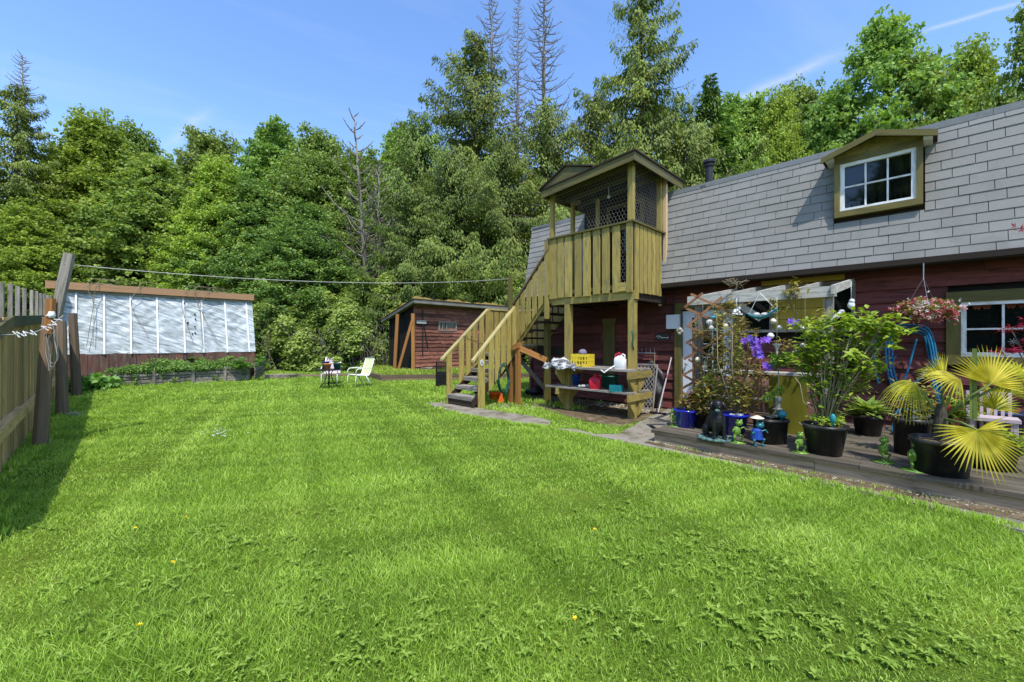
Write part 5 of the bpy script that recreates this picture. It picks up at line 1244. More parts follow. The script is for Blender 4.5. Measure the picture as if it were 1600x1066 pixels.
# ---------------------------------------------------------------- deck
DZ = .2
dk = root('deck', W(1, 5.7, 0), 'low weathered timber deck along the front of the house', 'deck')
def fn(u): return 5.64+.055*u      # front edge
mb = MB('h')
for (a, b) in ((2.83, .9), (.895, -1.1), (-1.105, -4)):
    mb.hexa([(u, n, z) for u in (a, b) for n, in ((fn(u)-.02,), (fn(u)+.025,)) for z in (.0, DZ-.045)])
mb.build('front_board', surf('sunlit_deck_face', (.20, .145, .095), (.48, .37, .26), (1.2, 20, 20), bump=.7, bdist=.01, tintamt=.1, dirt=(.08, .06, .04), dirtscale=1.5), dk)  # lit copy of the deck wood: sunlight on the face put into colour
mb = MB('h'); mb.box(2.79, 2.83, fn(2.8)+.03, HW-.14, 0, DZ-.045); mb.build('side_board', M['deckwood'], dk)
mb = MB('h'); r = 0; o = 0
while fn(0)+o < HW-.2:
    a = 2.87
    while a > -4:
        L_ = random.uniform(2.0, 3.6); b = max(a-L_, -4); j = random.uniform(-.003, .003)
        if fn(a)+o < HW-.3: mb.hexa([(u, min(fn(u)+o+e, HW-.1), z) for u in (a-.003, b+.003) for e in ((-.05 if r == 0 else 0), .134) for z in (DZ-.04, DZ+j)])
        a = b
    o += .142; r += 1
mb.build('planks', M['deckwood'], dk)
mb = MB('h'); mb.hexa([(3.55, 6.9, .0), (3.55, 6.9, .03), (3.55, 7.02, .0), (3.55, 7.02, .03), (2.87, 6.2, .2), (2.87, 6.2, .23), (2.87, 6.34, .2), (2.87, 6.34, .23)]); tag(mb.build('ramp_board', M['greywood']), 'narrow grey board sloping off the left end of the deck', 'board')

# ---------------------------------------------------------------- pergola
pgl = root('pergola', W(1.8, 6.8, DZ), 'weathered pale pergola frame in front of the house window', 'pergola')
PN = 6.8
mb = MB('h'); mb.box(.84, 2.76, PN-.02, PN+.02, 2.08, 2.22); mb.build('front_beam', M['greypale'], pgl)
for u in (2.60, 1.74, 1.26, .855, 2.2):
    mb = MB('h'); mb.hexa([(uu, n, z) for uu in (u-.0+.0, u+.038) for n, zb in ((PN+.022 if u > .9 else PN-.05, 2.13), (HW-.06, 2.43)) for z in (zb-.02, zb+.095)]); mb.build('rafter', M['greypale'], pgl)
mb = MB('h'); mb.box(2.56, 2.66, PN+.021, PN+.12, DZ, 2.1); mb.build('post', M['greywood'], pgl)
mb = MB('h'); mb.box(.88, .98, PN+.021, PN+.12, DZ, 2.1); mb.build('post', M['greywood'], pgl)
mb = MB('h'); mb.beam((2.05, PN+.04, 2.08), (1.72, PN+.06, 1.82), .035, .09); mb.build('brace', M['greypale'], pgl)

# trellis (expanding lattice)
tr = root('trellis', G(1085, 655, DZ), 'brown expanding lattice trellis at the left end of the pergola', 'trellis'); TN = 6.66
def tp(px, py): return HN(px, py, TN)
def seg(x0, y0, x1, y1): return ((1050+x0/6.66, 440+y0/6.66), (1050+x1/6.66, 440+y1/6.66))
segs = [seg(195, 130, 620, 330), seg(145, 280, 470, 420), seg(130, 270, 320, 120), seg(150, 470, 520, 160), seg(160, 460, 470, 640), seg(140, 640, 420, 490), seg(160, 640, 380, 770), seg(120, 810, 460, 610), seg(170, 810, 330, 910), seg(100, 980, 480, 770), seg(130, 980, 290, 1070), seg(90, 1120, 400, 950), seg(330, 550, 700, 790), seg(480, 590, 640, 500), seg(100, 1150, 300, 1250), seg(90, 1260, 330, 1120)]
for i, (a, b) in enumerate(segs):
    mb = MB(); A = tp(*a); B = tp(*b); off = W(0, .012 if i % 2 else 0); mb.beam(A+off, B+off, .036, .010, up=W(0, 1)); mb.build('lath', M['trellis'], tr)
mb = MB('h'); mb.beam((2.62, TN+.02, DZ), (2.62, TN+.02, 1.7), .03, .03); mb.build('stake', M['trellis'], tr)

# potting shelf with mossy board
ps = root('potting_shelf', W(1.9, 7.4, DZ), 'grey plank shelf on brown boards behind the flower pots', 'shelf')
mb = MB('h'); mb.box(1.1, 2.58, 7.275, 7.62, .985, 1.02); mb.build('shelf_top', M['greypale'], ps)
mb = MB('h')
for k, z in enumerate((.22, .40, .58, .76)): mb.box(1.12, 2.56, 7.262, 7.28, z, z+.165)
mb.build('back_boards', surf('brown_shelf_boards', (.17, .08, .055), (.36, .19, .14), GR, bump=.4, tintamt=.35), ps)
for u in (1.14, 2.50): 
    mb = MB('h'); mb.box(u, u+.05, 7.3, 7.41, DZ, .984); mb.build('leg', M['greywood'], ps)
mb = MB('h'); mb.box(1.2, 2.5, 7.19, 7.255, .60, .62); mb.build('middle_shelf', M['greypale'], ps)
a = un(G(1212, 688, DZ)); mb = MB('h'); mb.hexa([(u, n, z) for u in (1.62, 1.17) for n in (6.85, 6.87) for z in (DZ, 1.0)]); tag(mb.build('mossy_board', M['mossboard']), 'upright yellow-green mossy board between the two big black pots', 'board')
mb = MB('h'); mb.box(1.5, 1.72, 7.195, 7.25, .621, .67); tag(mb.build('shelf_tray', M['whiteplastic']), 'small pale tray on the middle of the plank shelf', 'tray')

# ---------------------------------------------------------------- plants
def stemset(mb, base, tips, r=.008, bend=.15):
    for t in tips:
        m = (Vector(base)*.5+Vector(t)*.5)+Vector((random.uniform(-bend, bend), random.uniform(-bend, bend), random.uniform(0, bend)))*(Vector(t)-Vector(base)).length*.5
        mb.tube([base, m, t], [r, r*.8, r*.45], 5)
def sprig(mb, c, n, R, ln, wd, t0=.5, upb=.3):
    """leaves radiating from a shoot tip"""
    for k in range(n):
        a = random.uniform(0, 2*math.pi); el = random.uniform(-.3, .8)
        d = np.array([[math.cos(a)*math.cos(el), math.sin(a)*math.cos(el), math.sin(el)]])
        P = np.array([c])+np.random.normal(size=(1, 3))*R
        leaves(mb, P, d, np.array([[random.gauss(0, .3), random.gauss(0, .3)-.2, 1.]]), ln*random.uniform(.7, 1.2), wd*random.uniform(.8, 1.1), min(1, max(0, t0+random.gauss(0, .2))), curl=.15)
np.random.seed(5)
def plantroot(name, c, label, cat='plant', group=None): return root(name, c, label, cat, group)
# blue pots
cb1 = G(1079, 671, DZ)+Vector((0, .17, 0)); pot1 = tub('flower_pot', cb1, .12, .165, .27, 'blueglaze', 'cobalt blue glazed pot at the left corner of the deck', 'pot', fill=1)
cb2 = G(1158, 684, DZ)+Vector((0, .17, 0)); pot2 = tub('flower_pot', cb2, .12, .18, .30, 'blueglaze', 'cobalt blue glazed pot between the dog statue and the black pots', 'pot', fill=1)
mb = MB()
for k in range(7): mb.ball(cb2+Vector((random.uniform(-.1, .1), random.uniform(-.12, 0), .29)), (.04, .035, .02), 7, 5, jit=.15)
tag(mb.build('pebbles', M['stonewhite']), 'white pebbles on the soil of the second blue pot', 'pebbles', kind='stuff')
cb3 = G(1105, 674, DZ)+Vector((.05, .32, 0)); tub('flower_pot', cb3, .12, .15, .25, 'blackplastic', 'small black pot half hidden behind the dog statue', 'pot', fill=1)
c4 = G(1219, 697, DZ)+Vector((0, .2, 0)); tub('flower_pot', c4, .155, .175, .31, 'blackplastic', 'squarish black pot with a thin bare-stemmed sapling', 'pot', fill=1, sq=.6)
c5 = G(1312, 717, DZ)+Vector((0, .22, 0)); tub('flower_pot', c5, .16, .215, .34, 'blackplastic', 'large black nursery pot holding the tall light green shrub', 'pot', fill=1)
c6_ = G(1366, 682, DZ)+Vector((0, .1, 0)); tub('flower_pot', c6_, .12, .16, .27, 'blackplastic', 'black pot of hosta standing behind the big shrub', 'pot', fill=1, sq=.7)
c7_ = G(1446, 716, DZ)+Vector((0, .16, 0)); tub('flower_pot', c7_, .15, .165, .42, 'blackplastic', 'tall narrow black planter just left of the fan palm', 'pot', fill=1)
c8 = G(1512, 752, DZ)+Vector((0, .24, 0)); tub('flower_pot', c8, .19, .225, .34, 'blackplastic', 'wide black pot of the yellow fan palm', 'pot', fill=1)
c9 = G(1500, 700, DZ)+Vector((0.05, .4, 0)); tub('flower_pot', c9, .17, .2, .42, 'blackplastic', 'black pot behind the fan palm under the window', 'pot', fill=1)
c10 = G(1600, 690, DZ)+Vector((0, .25, 0)); tub('flower_pot', c10, .17, .24, .36, 'darkblue', 'dark navy glazed pot at the right edge of the deck', 'pot', fill=1)
c11 = G(1585, 745, DZ)+Vector((.1, .3, 0)); tub('flower_pot', c11, .17, .22, .26, 'blackplastic', 'low black pot beside the palm at the right edge of the photo', 'pot', fill=1)
# rose-like plant in pot 1
def bush(name, base, label, cat, mat, tips, leafn, ln, wd, R, stemr=.007, smat='greenstem', t0=.5, cat2=None):
    r = plantroot(name, base, label, cat); mb = MB(); stemset(mb, base, tips, stemr); mb.build('stems', M[smat], r, smooth=True)
    mb = MB()
    for t in tips:
        b = Vector(base)
        for s in np.linspace(.35, 1, 6):
            p = b+(Vector(t)-b)*s; sprig(mb, (p.x, p.y, p.z), leafn, R, ln, wd, t0)
    mb.build('leaves', M[mat], r); return r
def ptips(spec, n): return [HN(px, py, n+random.uniform(-.12, .12)) for px, py in spec]
b = cb1+Vector((0, 0, .26)); nb1 = un(b)[1]
bush('rose_bush', b, 'yellow-green and pinkish shrub growing in the first blue pot', 'shrub', 'leaf_rust', ptips([(1082, 612), (1095, 600), (1108, 590), (1120, 600), (1130, 606), (1090, 625), (1110, 615), (1138, 625), (1075, 622), (1125, 630), (1100, 640), (1068, 628)], nb1), 9, .075, .04, .045, t0=.45)
bush('leafy_shrub', cb3+Vector((0, 0, .25)), 'bright green shrub behind the dog statue', 'shrub', 'leaf_bright', ptips([(1110, 585), (1120, 578), (1128, 592), (1137, 604), (1100, 595), (1143, 622), (1115, 602)], un(cb3)[1]), 9, .075, .035, .045, t0=.55)
mb = MB()
for k in range(10):
    p = HN(random.uniform(1066, 1082), random.uniform(612, 632), nb1-.05); sprig(mb, (p.x, p.y, p.z), 5, .01, .035, .028, .7)
tag(mb.build('pink_blossom', M['pinkflower']), 'pale pink blossom at the left of the first blue pot', 'flowers', kind='stuff')
# clematis on bamboo tripod
cl_ = plantroot('clematis', cb2+Vector((0, 0, .28)), 'purple-flowered clematis climbing out of the second blue pot', 'climber')
nb2 = un(cb2)[1]
for (a, b_) in (((1186, 640), (1181, 520)), ((1194, 645), (1186, 560)), ((1150, 655), (1176, 545))):
    mb = MB(); mb.tube([HN(*a, nb2), HN(*b_, nb2)], .012, 6); mb.build('cane', M['trellis'], cl_)
tips = ptips([(1150, 560), (1160, 540), (1140, 520), (1130, 500), (1120, 490), (1170, 525), (1185, 560), (1155, 590), (1175, 600), (1190, 590), (1165, 620), (1190, 620), (1145, 508), (1155, 515), (1135, 530)], nb2)
mb = MB(); stemset(mb, cb2+Vector((0, 0, .28)), tips, .006, .25); mb.build('stems', M['stem'], cl_, smooth=True)
mb = MB()
for t in tips:
    for s in (.35, .5, .6, .7, .8, .9, 1): p = cb2+Vector((0, 0, .28)); p = p+(t-p)*s; sprig(mb, (p.x, p.y, p.z), 11, .05, .065, .034, .5)
mb.build('leaves', M['leaf_rust'], cl_)
for (px, py) in ((1162, 533), (1172, 529), (1180, 532), (1192, 532), (1178, 543), (1186, 548), (1180, 553), (1188, 556), (1176, 537), (1199, 531), (1196, 571), (1206, 571), (1201, 574), (1276-40, 503), (1246, 505), (1240, 506), (1185, 541)):
    mb = MB(); p = HN(px, py, nb2-.12-.03*random.random()); fn_ = Vector((random.uniform(-.4, .2), -1, random.uniform(-.2, .7))).normalized(); a_ = fn_.cross(Vector((0, 0, 1))).normalized(); b2_ = a_.cross(fn_)
    P = []; D = []
    for k in range(7):
        t = k*2*math.pi/7; P.append(p); D.append(a_*math.cos(t)+b2_*math.sin(t)+fn_*.15)
    leaves(mb, P, D, np.array([fn_]*7), .058, .034, rng.random(7), curl=.05); mb.build('flower', M['purple'], cl_)
# pergola climber
cp_ = plantroot('pergola_climber', W(2.5, 6.75, 1.7), 'thin leafy vine hanging from the pergola beam', 'climber')
mb = MB(); pth = [HN(px, py, 6.72) for px, py in ((1130, 600), (1140, 560), (1148, 520), (1135, 500), (1120, 480), (1130, 468), (1150, 452), (1152, 440))]; mb.tube(pth, .007, 5)
pth2 = [HN(px, py, 6.72) for px, py in ((1240, 448), (1232, 470), (1245, 490), (1235, 505), (1228, 520))]; mb.tube(pth2, .007, 5)
for k in range(14): a = HN(1148+random.uniform(-12, 12), 447, 6.7); mb.tube([a, a+Vector((random.uniform(-.12, .12), 0, random.uniform(-.02, .12))), a+Vector((random.uniform(-.2, .2), 0, random.uniform(-.05, .1)))], .004, 4)
mb.build('stems', M['stem'], cp_, smooth=True)
mb = MB()
for k in range(420):
    px, py = random.choice([(1100, 520), (1112, 540), (1122, 555), (1150, 560), (1170, 580), (1195, 590), (1215, 560), (1225, 540), (1108, 565), (1140, 540), (1130, 480), (1140, 490), (1152, 505), (1160, 512), (1125, 492), (1168, 520), (1235, 458), (1240, 470), (1246, 452), (1145, 478), (1120, 505), (1130, 515), (1285, 500), (1215, 480)]); p = HN(px+random.gauss(0, 8), py+random.gauss(0, 6), 6.68+random.uniform(-.1, .1)); sprig(mb, (p.x, p.y, p.z), 4, .015, .06, .028, .5)
mb.build('leaves', M['leaf_rust'], cp_)
# sapling in black pot
b = c4+Vector((0, 0, .29)); sp_ = plantroot('sapling', b, 'thin pale sapling with sparse tufts in the squarish black pot', 'sapling')
nn4 = un(b)[1]; mb = MB(); mb.tube([b, HN(1213, 640, nn4), HN(1217, 600, nn4), HN(1216, 575, nn4)], [.012, .01, .008, .006], 6); mb.tube([HN(1213, 640, nn4), HN(1208, 612, nn4)], .005, 5); mb.build('stem', M['stem'], sp_, smooth=True)
mb = MB()
for px, py in ((1216, 562), (1225, 566), (1208, 570), (1217, 610), (1208, 616), (1228, 560), (1200, 622), (1240, 555), (1212, 558)): 
    p = HN(px, py, nn4); clump(mb, p, (.07, .06, .05), 45, .055, .025, .55)
mb.build('leaves', M['leaf_bright'], sp_)
# the big shrub
b = c5+Vector((0, 0, .32)); n5 = un(b)[1]
spec = [(1290, 560), (1282, 540), (1300, 530), (1320, 520), (1340, 510), (1360, 500), (1382, 500), (1395, 510), (1375, 520), (1350, 530), (1330, 545), (1310, 560), (1270, 530), (1265, 550), (1250, 565), (1238, 560), (1262, 575), (1285, 580), (1335, 570), (1350, 560), (1345, 585), (1320, 590), (1255, 540), (1300, 510), (1315, 500), (1285, 520), (1390, 525), (1405, 517), (1370, 545), (1340, 495), (1278, 505), (1325, 560), (1290, 598), (1275, 560), (1360, 575)]
r = plantroot('tall_shrub', b, 'tall airy shrub with light green leaves in the large black pot', 'shrub'); tips = ptips(spec, n5+.05)
mb = MB()
for t in tips:
    m = b*.45+t*.55+Vector((random.uniform(-.03, .03), random.uniform(-.05, .05), .0)); m.x = b.x+(t.x-b.x)*.35+random.uniform(-.05, .05)
    mb.tube([b+Vector((random.uniform(-.05, .05), random.uniform(-.05, .05), 0)), m, t], [.011, .007, .004], 5)
mb.build('stems', M['stem'], r, smooth=True)
mb = MB()
for t in tips:
    for k in range(4):
        p = t+Vector((random.gauss(0, .055), random.gauss(0, .07), random.gauss(0, .045))); sprig(mb, (p.x, p.y, p.z), 9, .025, .10, .048, .55)
for t in tips:
    for s in (.45, .58, .7, .82):
        if random.random() < .6: p = b+(t-b)*s+Vector((random.gauss(0, .05), random.gauss(0, .05), 0)); sprig(mb, (p.x, p.y, p.z), 7, .03, .08, .036, .4)
for k in range(70): 
    p = HN(random.uniform(1312, 1362), random.uniform(535, 615), n5+.1); sprig(mb, (p.x, p.y, p.z), 9, .035, .06, .02, .5)
for k in range(80): 
    p = HN(random.uniform(1240, 1370), random.uniform(500, 590), n5+random.uniform(0, .25)); sprig(mb, (p.x, p.y, p.z), 8, .03, .085, .04, .5)
mb.build('leaves', M['leaf_bright'], r)
mb = MB()
for k in range(60):
    a = random.random()*6.28; q = c5+Vector((.17*math.cos(a)*random.random()**.5, .17*math.sin(a)*random.random()**.5, .37+.05*random.random())); sprig(mb, tuple(q), 9, .02, .045, .018, .7)
mb.build('undergrowth', M['leaf_bright'], r)
mb = MB(); a = W(1.75, 6.6, .6)
for pts_ in (((1270, 640), (1255, 628), (1250, 600), (1242, 590)), ((1285, 668), (1262, 672), (1248, 660)), ((1330, 520), (1318, 560), (1322, 600))): mb.tube([HN(x, y, n5-.12) for x, y in pts_], .005, 4)
mb.build('twigs', M['stem'], r, smooth=True)
# greenery in the remaining pots and more stems round the trellis
for cc, nm, lab, mt, spec2, ln_ in ((c9, 'leafy_plant', 'upright leafy plant in the black pot under the window', 'leaf_bright', [(1488, 640), (1500, 625), (1512, 632), (1523, 645), (1480, 655)], .11),
        (c11, 'leafy_plant', 'low green plant in the black pot at the right edge', 'leaf_bright', [(1570, 700), (1585, 690), (1600, 695), (1612, 705)], .09),
        (c7_, 'leafy_plant', 'rusty wilting plant drooping over the tall black planter', 'leaf_rust', [(1420, 612), (1435, 600), (1450, 612), (1462, 625), (1408, 622), (1398, 608)], .08)):
    bush(nm, cc+Vector((0, 0, .3)), lab, 'plant', mt, ptips(spec2, un(cc)[1]), 9, ln_, ln_*.45, .05, t0=.5)
tv = plantroot('trellis_vine', G(1098, 668, DZ)+Vector((0, .2, 0)), 'rusty green vine covering the lower half of the trellis', 'climber')
vt = ptips([(1098, 640), (1105, 610), (1110, 580), (1118, 550), (1128, 560), (1135, 585), (1122, 600), (1140, 610), (1112, 530), (1140, 545), (1150, 620), (1165, 610), (1172, 640), (1130, 630), (1185, 625), (1202, 615)], 6.5)
mb = MB(); stemset(mb, origin(tv), vt, .006, .3); mb.build('stems', M['stem'], tv, smooth=True)
mb = MB()
for t in vt:
    for s in (.4, .6, .75, .9, 1): p = origin(tv); p = p+(t-p)*s; sprig(mb, (p.x, p.y, p.z), 11, .05, .065, .034, .5)
mb.build('leaves', M['leaf_rust'], tv)
# hosta
b = c6_+Vector((0, 0, .26)); r = plantroot('hosta', b, 'broad-leaved variegated hosta behind the tall shrub', 'plant'); mb = MB()
for k in range(80):
    a = random.random()*6.28; el = random.uniform(.1, 1.2); d = np.array([[math.cos(a)*math.cos(el), math.sin(a)*math.cos(el), math.sin(el)]]); leaves(mb, np.array([b])+d*.08, d, np.array([[math.cos(a)*-.5, math.sin(a)*-.5, 1]]), random.uniform(.17, .26), random.uniform(.08, .12), random.random(), curl=.25)
mb.build('leaves', M['leaf_hosta'], r)
mb = MB(); mb.tube([b, b+Vector((0, 0, .05))], .03, 6); mb.build('crown', M['greenstem'], r)
# fan palm
def fan(mb, c, axis, nrm, R, n=34, spread=300, t0=.6, droop=.2):
    c = Vector(c); axis = Vector(axis).normalized(); nrm = Vector(nrm); nrm = (nrm-axis*nrm.dot(axis)).normalized(); sd_ = axis.cross(nrm)
    for k in range(n):
        t = math.radians((k/(n-1)-.5)*spread); d = axis*math.cos(t)+sd_*math.sin(t); ln = R*(.85+.15*math.cos(t))*random.uniform(.92, 1.05); wd = 2*R*math.sin(math.radians(spread/n/2))*.50
        s2 = d.cross(nrm).normalized(); V = []; K = 5
        split = .28
        for i in range(K+1):
            s = i/K; ww = wd*min(s/split, 1)*(1 if s < split else (1-((s-split)/(1-split))**1.5))*.95+.0012
            p = c+d*(ln*s)-Vector((0, 0, 1))*(droop*ln*s**2.5)-nrm*(.03*R*s)
            fz = ww*.9
            V += [p-s2*ww*.5, p-nrm*fz*.5, p+s2*ww*.5]
        Fs = []
        for i in range(K):
            Fs += [(i*3, i*3+1, i*3+4, i*3+3), (i*3+1, i*3+2, i*3+5, i*3+4)]
        tb_ = min(1, max(.25, t0+random.gauss(0, .24))); mb.add(V, Fs, None, np.repeat([tb_*.6, tb_*.85, tb_, tb_, tb_*.8, random.choice([.05, .05, .3])], 3))
b = c8+Vector((0, 0, .34)); pr = plantroot('fan_palm', b, 'fan palm with large yellow leaves in the wide black pot', 'palm')
mb = MB(); mb.lathe([(.05, -.05), (.055, .1), (.045, .25), (.03, .34)], b, 12); mb.build('trunk', M['bark'], pr)
n8 = un(c8)[1]
fans = [((1527, 672), -.30, (0.1, -.5, -1), (.0, -1, .25), .50, .7, 216, .06), ((1548, 600), .05, (.35, .2, 1), (-.1, -1, .35), .44, .7, 170, .05), ((1500, 592), -.05, (-1, .1, .35), (0, -.6, 1), .42, .65, 130, .35), ((1428, 598), .1, (-1, .0, -.15), (0, -.5, 1), .34, .4, 150, .9), ((1590, 590), .25, (1, .1, .4), (0, -.8, .8), .40, .55, 200, .3), ((1475, 596), .0, (-.5, -.1, .9), (-.1, -.8, .5), .36, .6, 90, .1)]
for (px, py), dn, ax, nm, R, t0, spd, dr_ in fans:
    c = HN(px, py, n8+dn); mb = MB(); mb.tube([b+Vector((0, 0, .2)), b*.4+c*.6+Vector((0, 0, .10)), c], [.014, .011, .009], 6); mb.build('leaf_stalk', M['greenstem'], pr, smooth=True)
    mb = MB(); fan(mb, c, ax, nm, R*.92, t0=t0, spread=spd, n=int(spd/300*44)+6, droop=dr_); mb.build('leaf_fan', M['leaf_palm'], pr)
mb = MB(); fan(mb, HN(1555, 640, n8+.5), (.2, 0, 1), (0, -1, .3), .3, n=24, spread=160); mb.build('leaf_fan', M['leaf_palm'], pr)
mb = MB()
for px, py in ((1523, 545), (1519, 560)): mb.hexa([tuple(HN(px+sx*4, 0, n8+.05+dy).xy)+(z,) for sx in (-1, 1) for dy in (0, .03) for z in (.75, HN(px, py, n8).z)])
mb.build('sword_leaf', M['greenstem'], pr)
# second palm at the frame's right edge, spiky
b = c10+Vector((0, 0, .36)); pr2 = plantroot('fan_palm', b, 'small yellow-green fan palm in the navy pot at the right edge', 'palm')
for ax, R in (((-.7, -.2, .6), .36), ((.1, -.3, 1), .34), ((.9, 0, .4), .35), ((-.9, -.2, 0), .33)):
    c = b+Vector(ax).normalized()*.25; mb = MB(); mb.tube([b, c], .009, 6); mb.build('leaf_stalk', M['greenstem'], pr2); mb = MB(); fan(mb, c, ax, (0, -1, .6), R, n=26, spread=190, t0=.45, droop=.3); mb.build('leaf_fan', M['leaf_palm'], pr2)
# red japanese maple twig entering from the right
pm = plantroot('red_maple', W(-1.0, 7.6, DZ), 'dark red maple twigs reaching in front of the right window', 'maple'); mb = MB()
base = W(-1.2, 7.6, DZ); tp3 = [HN(px, py, 7.4) for px, py in ((1580, 515), (1565, 550), (1598, 510), (1600, 552), (1590, 546), (1610, 530), (1620, 500), (1640, 540), (1605, 362), (1630, 380))]
stemset(mb, base, tp3, .012); mb.build('stems', M['bark'], pm, smooth=True); mb = MB()
for t in tp3: 
    for k in range(5): q = t+Vector((random.gauss(0, .07), random.gauss(0, .05), random.gauss(0, .015))); sprig(mb, tuple(q), 7, .01, .075, .014, .6)
mb.build('leaves', M['redleaf'], pm)
# hanging basket
hb = root('hanging_basket', HN(1443, 497, 8.25), 'hanging basket of pink and white fuchsia below the eave', 'hanging basket'); c = HN(1443, 484, 8.25); R = .3
mb = MB(); mb.lathe([(0, -.14), (.13, -.13), (.19, .02), (.2, .05), (.18, .05), (.0, .02)], c, 16); mb.build('basket', M['whiteplastic'], hb)
mb = MB(); hk = HN(1443, 428, 8.25)
for k in range(3): t = k*2.1; mb.tube([c+Vector((.19*math.cos(t), .19*math.sin(t), .04)), Vector((c.x, c.y, hk.z-.06))], .003, 4)
mb.tube([Vector((c.x, c.y, hk.z-.08)), hk+Vector((0, 0, .15))], .006, 5); mb.build('hanger', M['metal'], hb)
mb = MB(); mf = MB()
for k in range(120):
    d = Vector((random.gauss(0, 1), random.gauss(0, 1), random.gauss(0, .6))).normalized()*random.uniform(.6, 1); p = c+Vector((d.x*.33, d.y*.30, d.z*.17-.01)); clump(mb, p, (.05, .05, .045), 22, .04, .026, .4+.3*random.random())
    for q in range(3):
        pp = p+Vector((random.gauss(0, .05), random.gauss(0, .05)-.03, random.gauss(0, .04)-.02)); clump(mf, pp, (.014, .014, .018), 7, .026, .02, random.random())
mb.build('foliage', M['leaf_rust'], hb); mf.build('flowers', M['pinkflower'], hb)
mb = MB()
for k in range(120): pp = c+Vector((random.uniform(-.3, .3), random.gauss(0, .12)-.12, random.gauss(0, .06)+.02)); clump(mb, pp, (.016, .016, .014), 5, .026, .022, random.random())
mb.build('white_blossom', M['daisy'], hb)
# wall hose
hz_ = root('hose_coil', HN(1430, 600, HW-.12), 'bright blue garden hose looped on the wall below the basket', 'hose')
def hp(pts, n=HW-.13): return [HN(x, y, n+random.uniform(-.03, .02)) for x, y in pts]
mb = MB()
for d in (0, 4, 8, 12):
    mb.tube(smooth_path(hp([(1383-d*.6, 520+d), (1395, 509+d), (1430, 508+d), (1448-d*.5, 512+d), (1458-d, 530), (1464-d, 560), (1470-d, 600), (1474-d*.4, 640)])), .014, 7)
for d in (0, 5, 10):
    mb.tube(smooth_path(hp([(1390+d*.4, 512), (1384+d, 540), (1386+d, 575), (1393+d, 600), (1404+d, 620), (1420, 632), (1440, 636)])), .014, 7)
mb.tube(smooth_path(hp([(1368, 530), (1366, 560), (1370, 590), (1374, 600)])), .014, 7)
mb.tube(smooth_path(hp([(1432, 530), (1426, 552), (1418, 580), (1408, 605)])), .013, 7)
mb.tube(smooth_path(hp([(1470, 560), (1452, 570), (1440, 590), (1425, 600)])), .013, 7)
mb.tube(smooth_path([HN(1420, 640, 8.5), HN(1402, 643, 8.3), HN(1395, 672, 8.05), HN(1408, 682, 7.7), HN(1421, 685, 7.6)]), .014, 7)
mb.tube(smooth_path([HN(1404, 640, 8.3), HN(1412, 660, 8.1), HN(1430, 668, 7.9)]), .014, 7)
mb.tube(smooth_path(hp([(1400, 556), (1388, 580), (1396, 600)])), .013, 7)
mb.build('hose', M['hose'], hz_, smooth=True)
mb = MB(); pc = HN(1425, 512, HW-.08); mb.tube([pc, pc+W(0, -.12)], .03, 8); mb.build('hanger', M['blackmetal'], hz_)
mb = MB('h'); c = HN(1424, 482, HW-.07); u_, _ = un(c); mb.box(u_-.06, u_+.06, HW-.1, HW-.05, c.z-.06, c.z+.06); tag(mb.build('outlet_box', M['whiteplastic']), 'small white outlet box on the red wall behind the basket', 'outlet')
# pale ribbed bin behind palm
mb = MB(); c = HN(1548, 640, 8.2); 
for k in range(7): a = W(un(c)[0]+.2-.06*k, 8.2, 0); mb.beam(Vector((a.x, a.y, DZ)), Vector((a.x, a.y, .84)), .045, .03)
mb.build('slat', M['pinksling']) if False else None
lc_ = root('slatted_chair', W(un(c)[0], 8.2, DZ), 'pale pink slatted chair back under the right window', 'chair')
mb.build('backrest_slats', M['pinksling'], lc_)
mb = MB('h'); uu = un(c)[0]; mb.box(uu-.22, uu+.22, 7.85, 8.17, .50, .54); mb.build('seat', M['pinksling'], lc_)
for du in (-.18, .18):
    for n in (7.89, 8.15): mb = MB('h'); mb.box(uu+du-.02, uu+du+.02, n-.02, n+.02, DZ, .50); mb.build('leg', M['pinksling'], lc_)

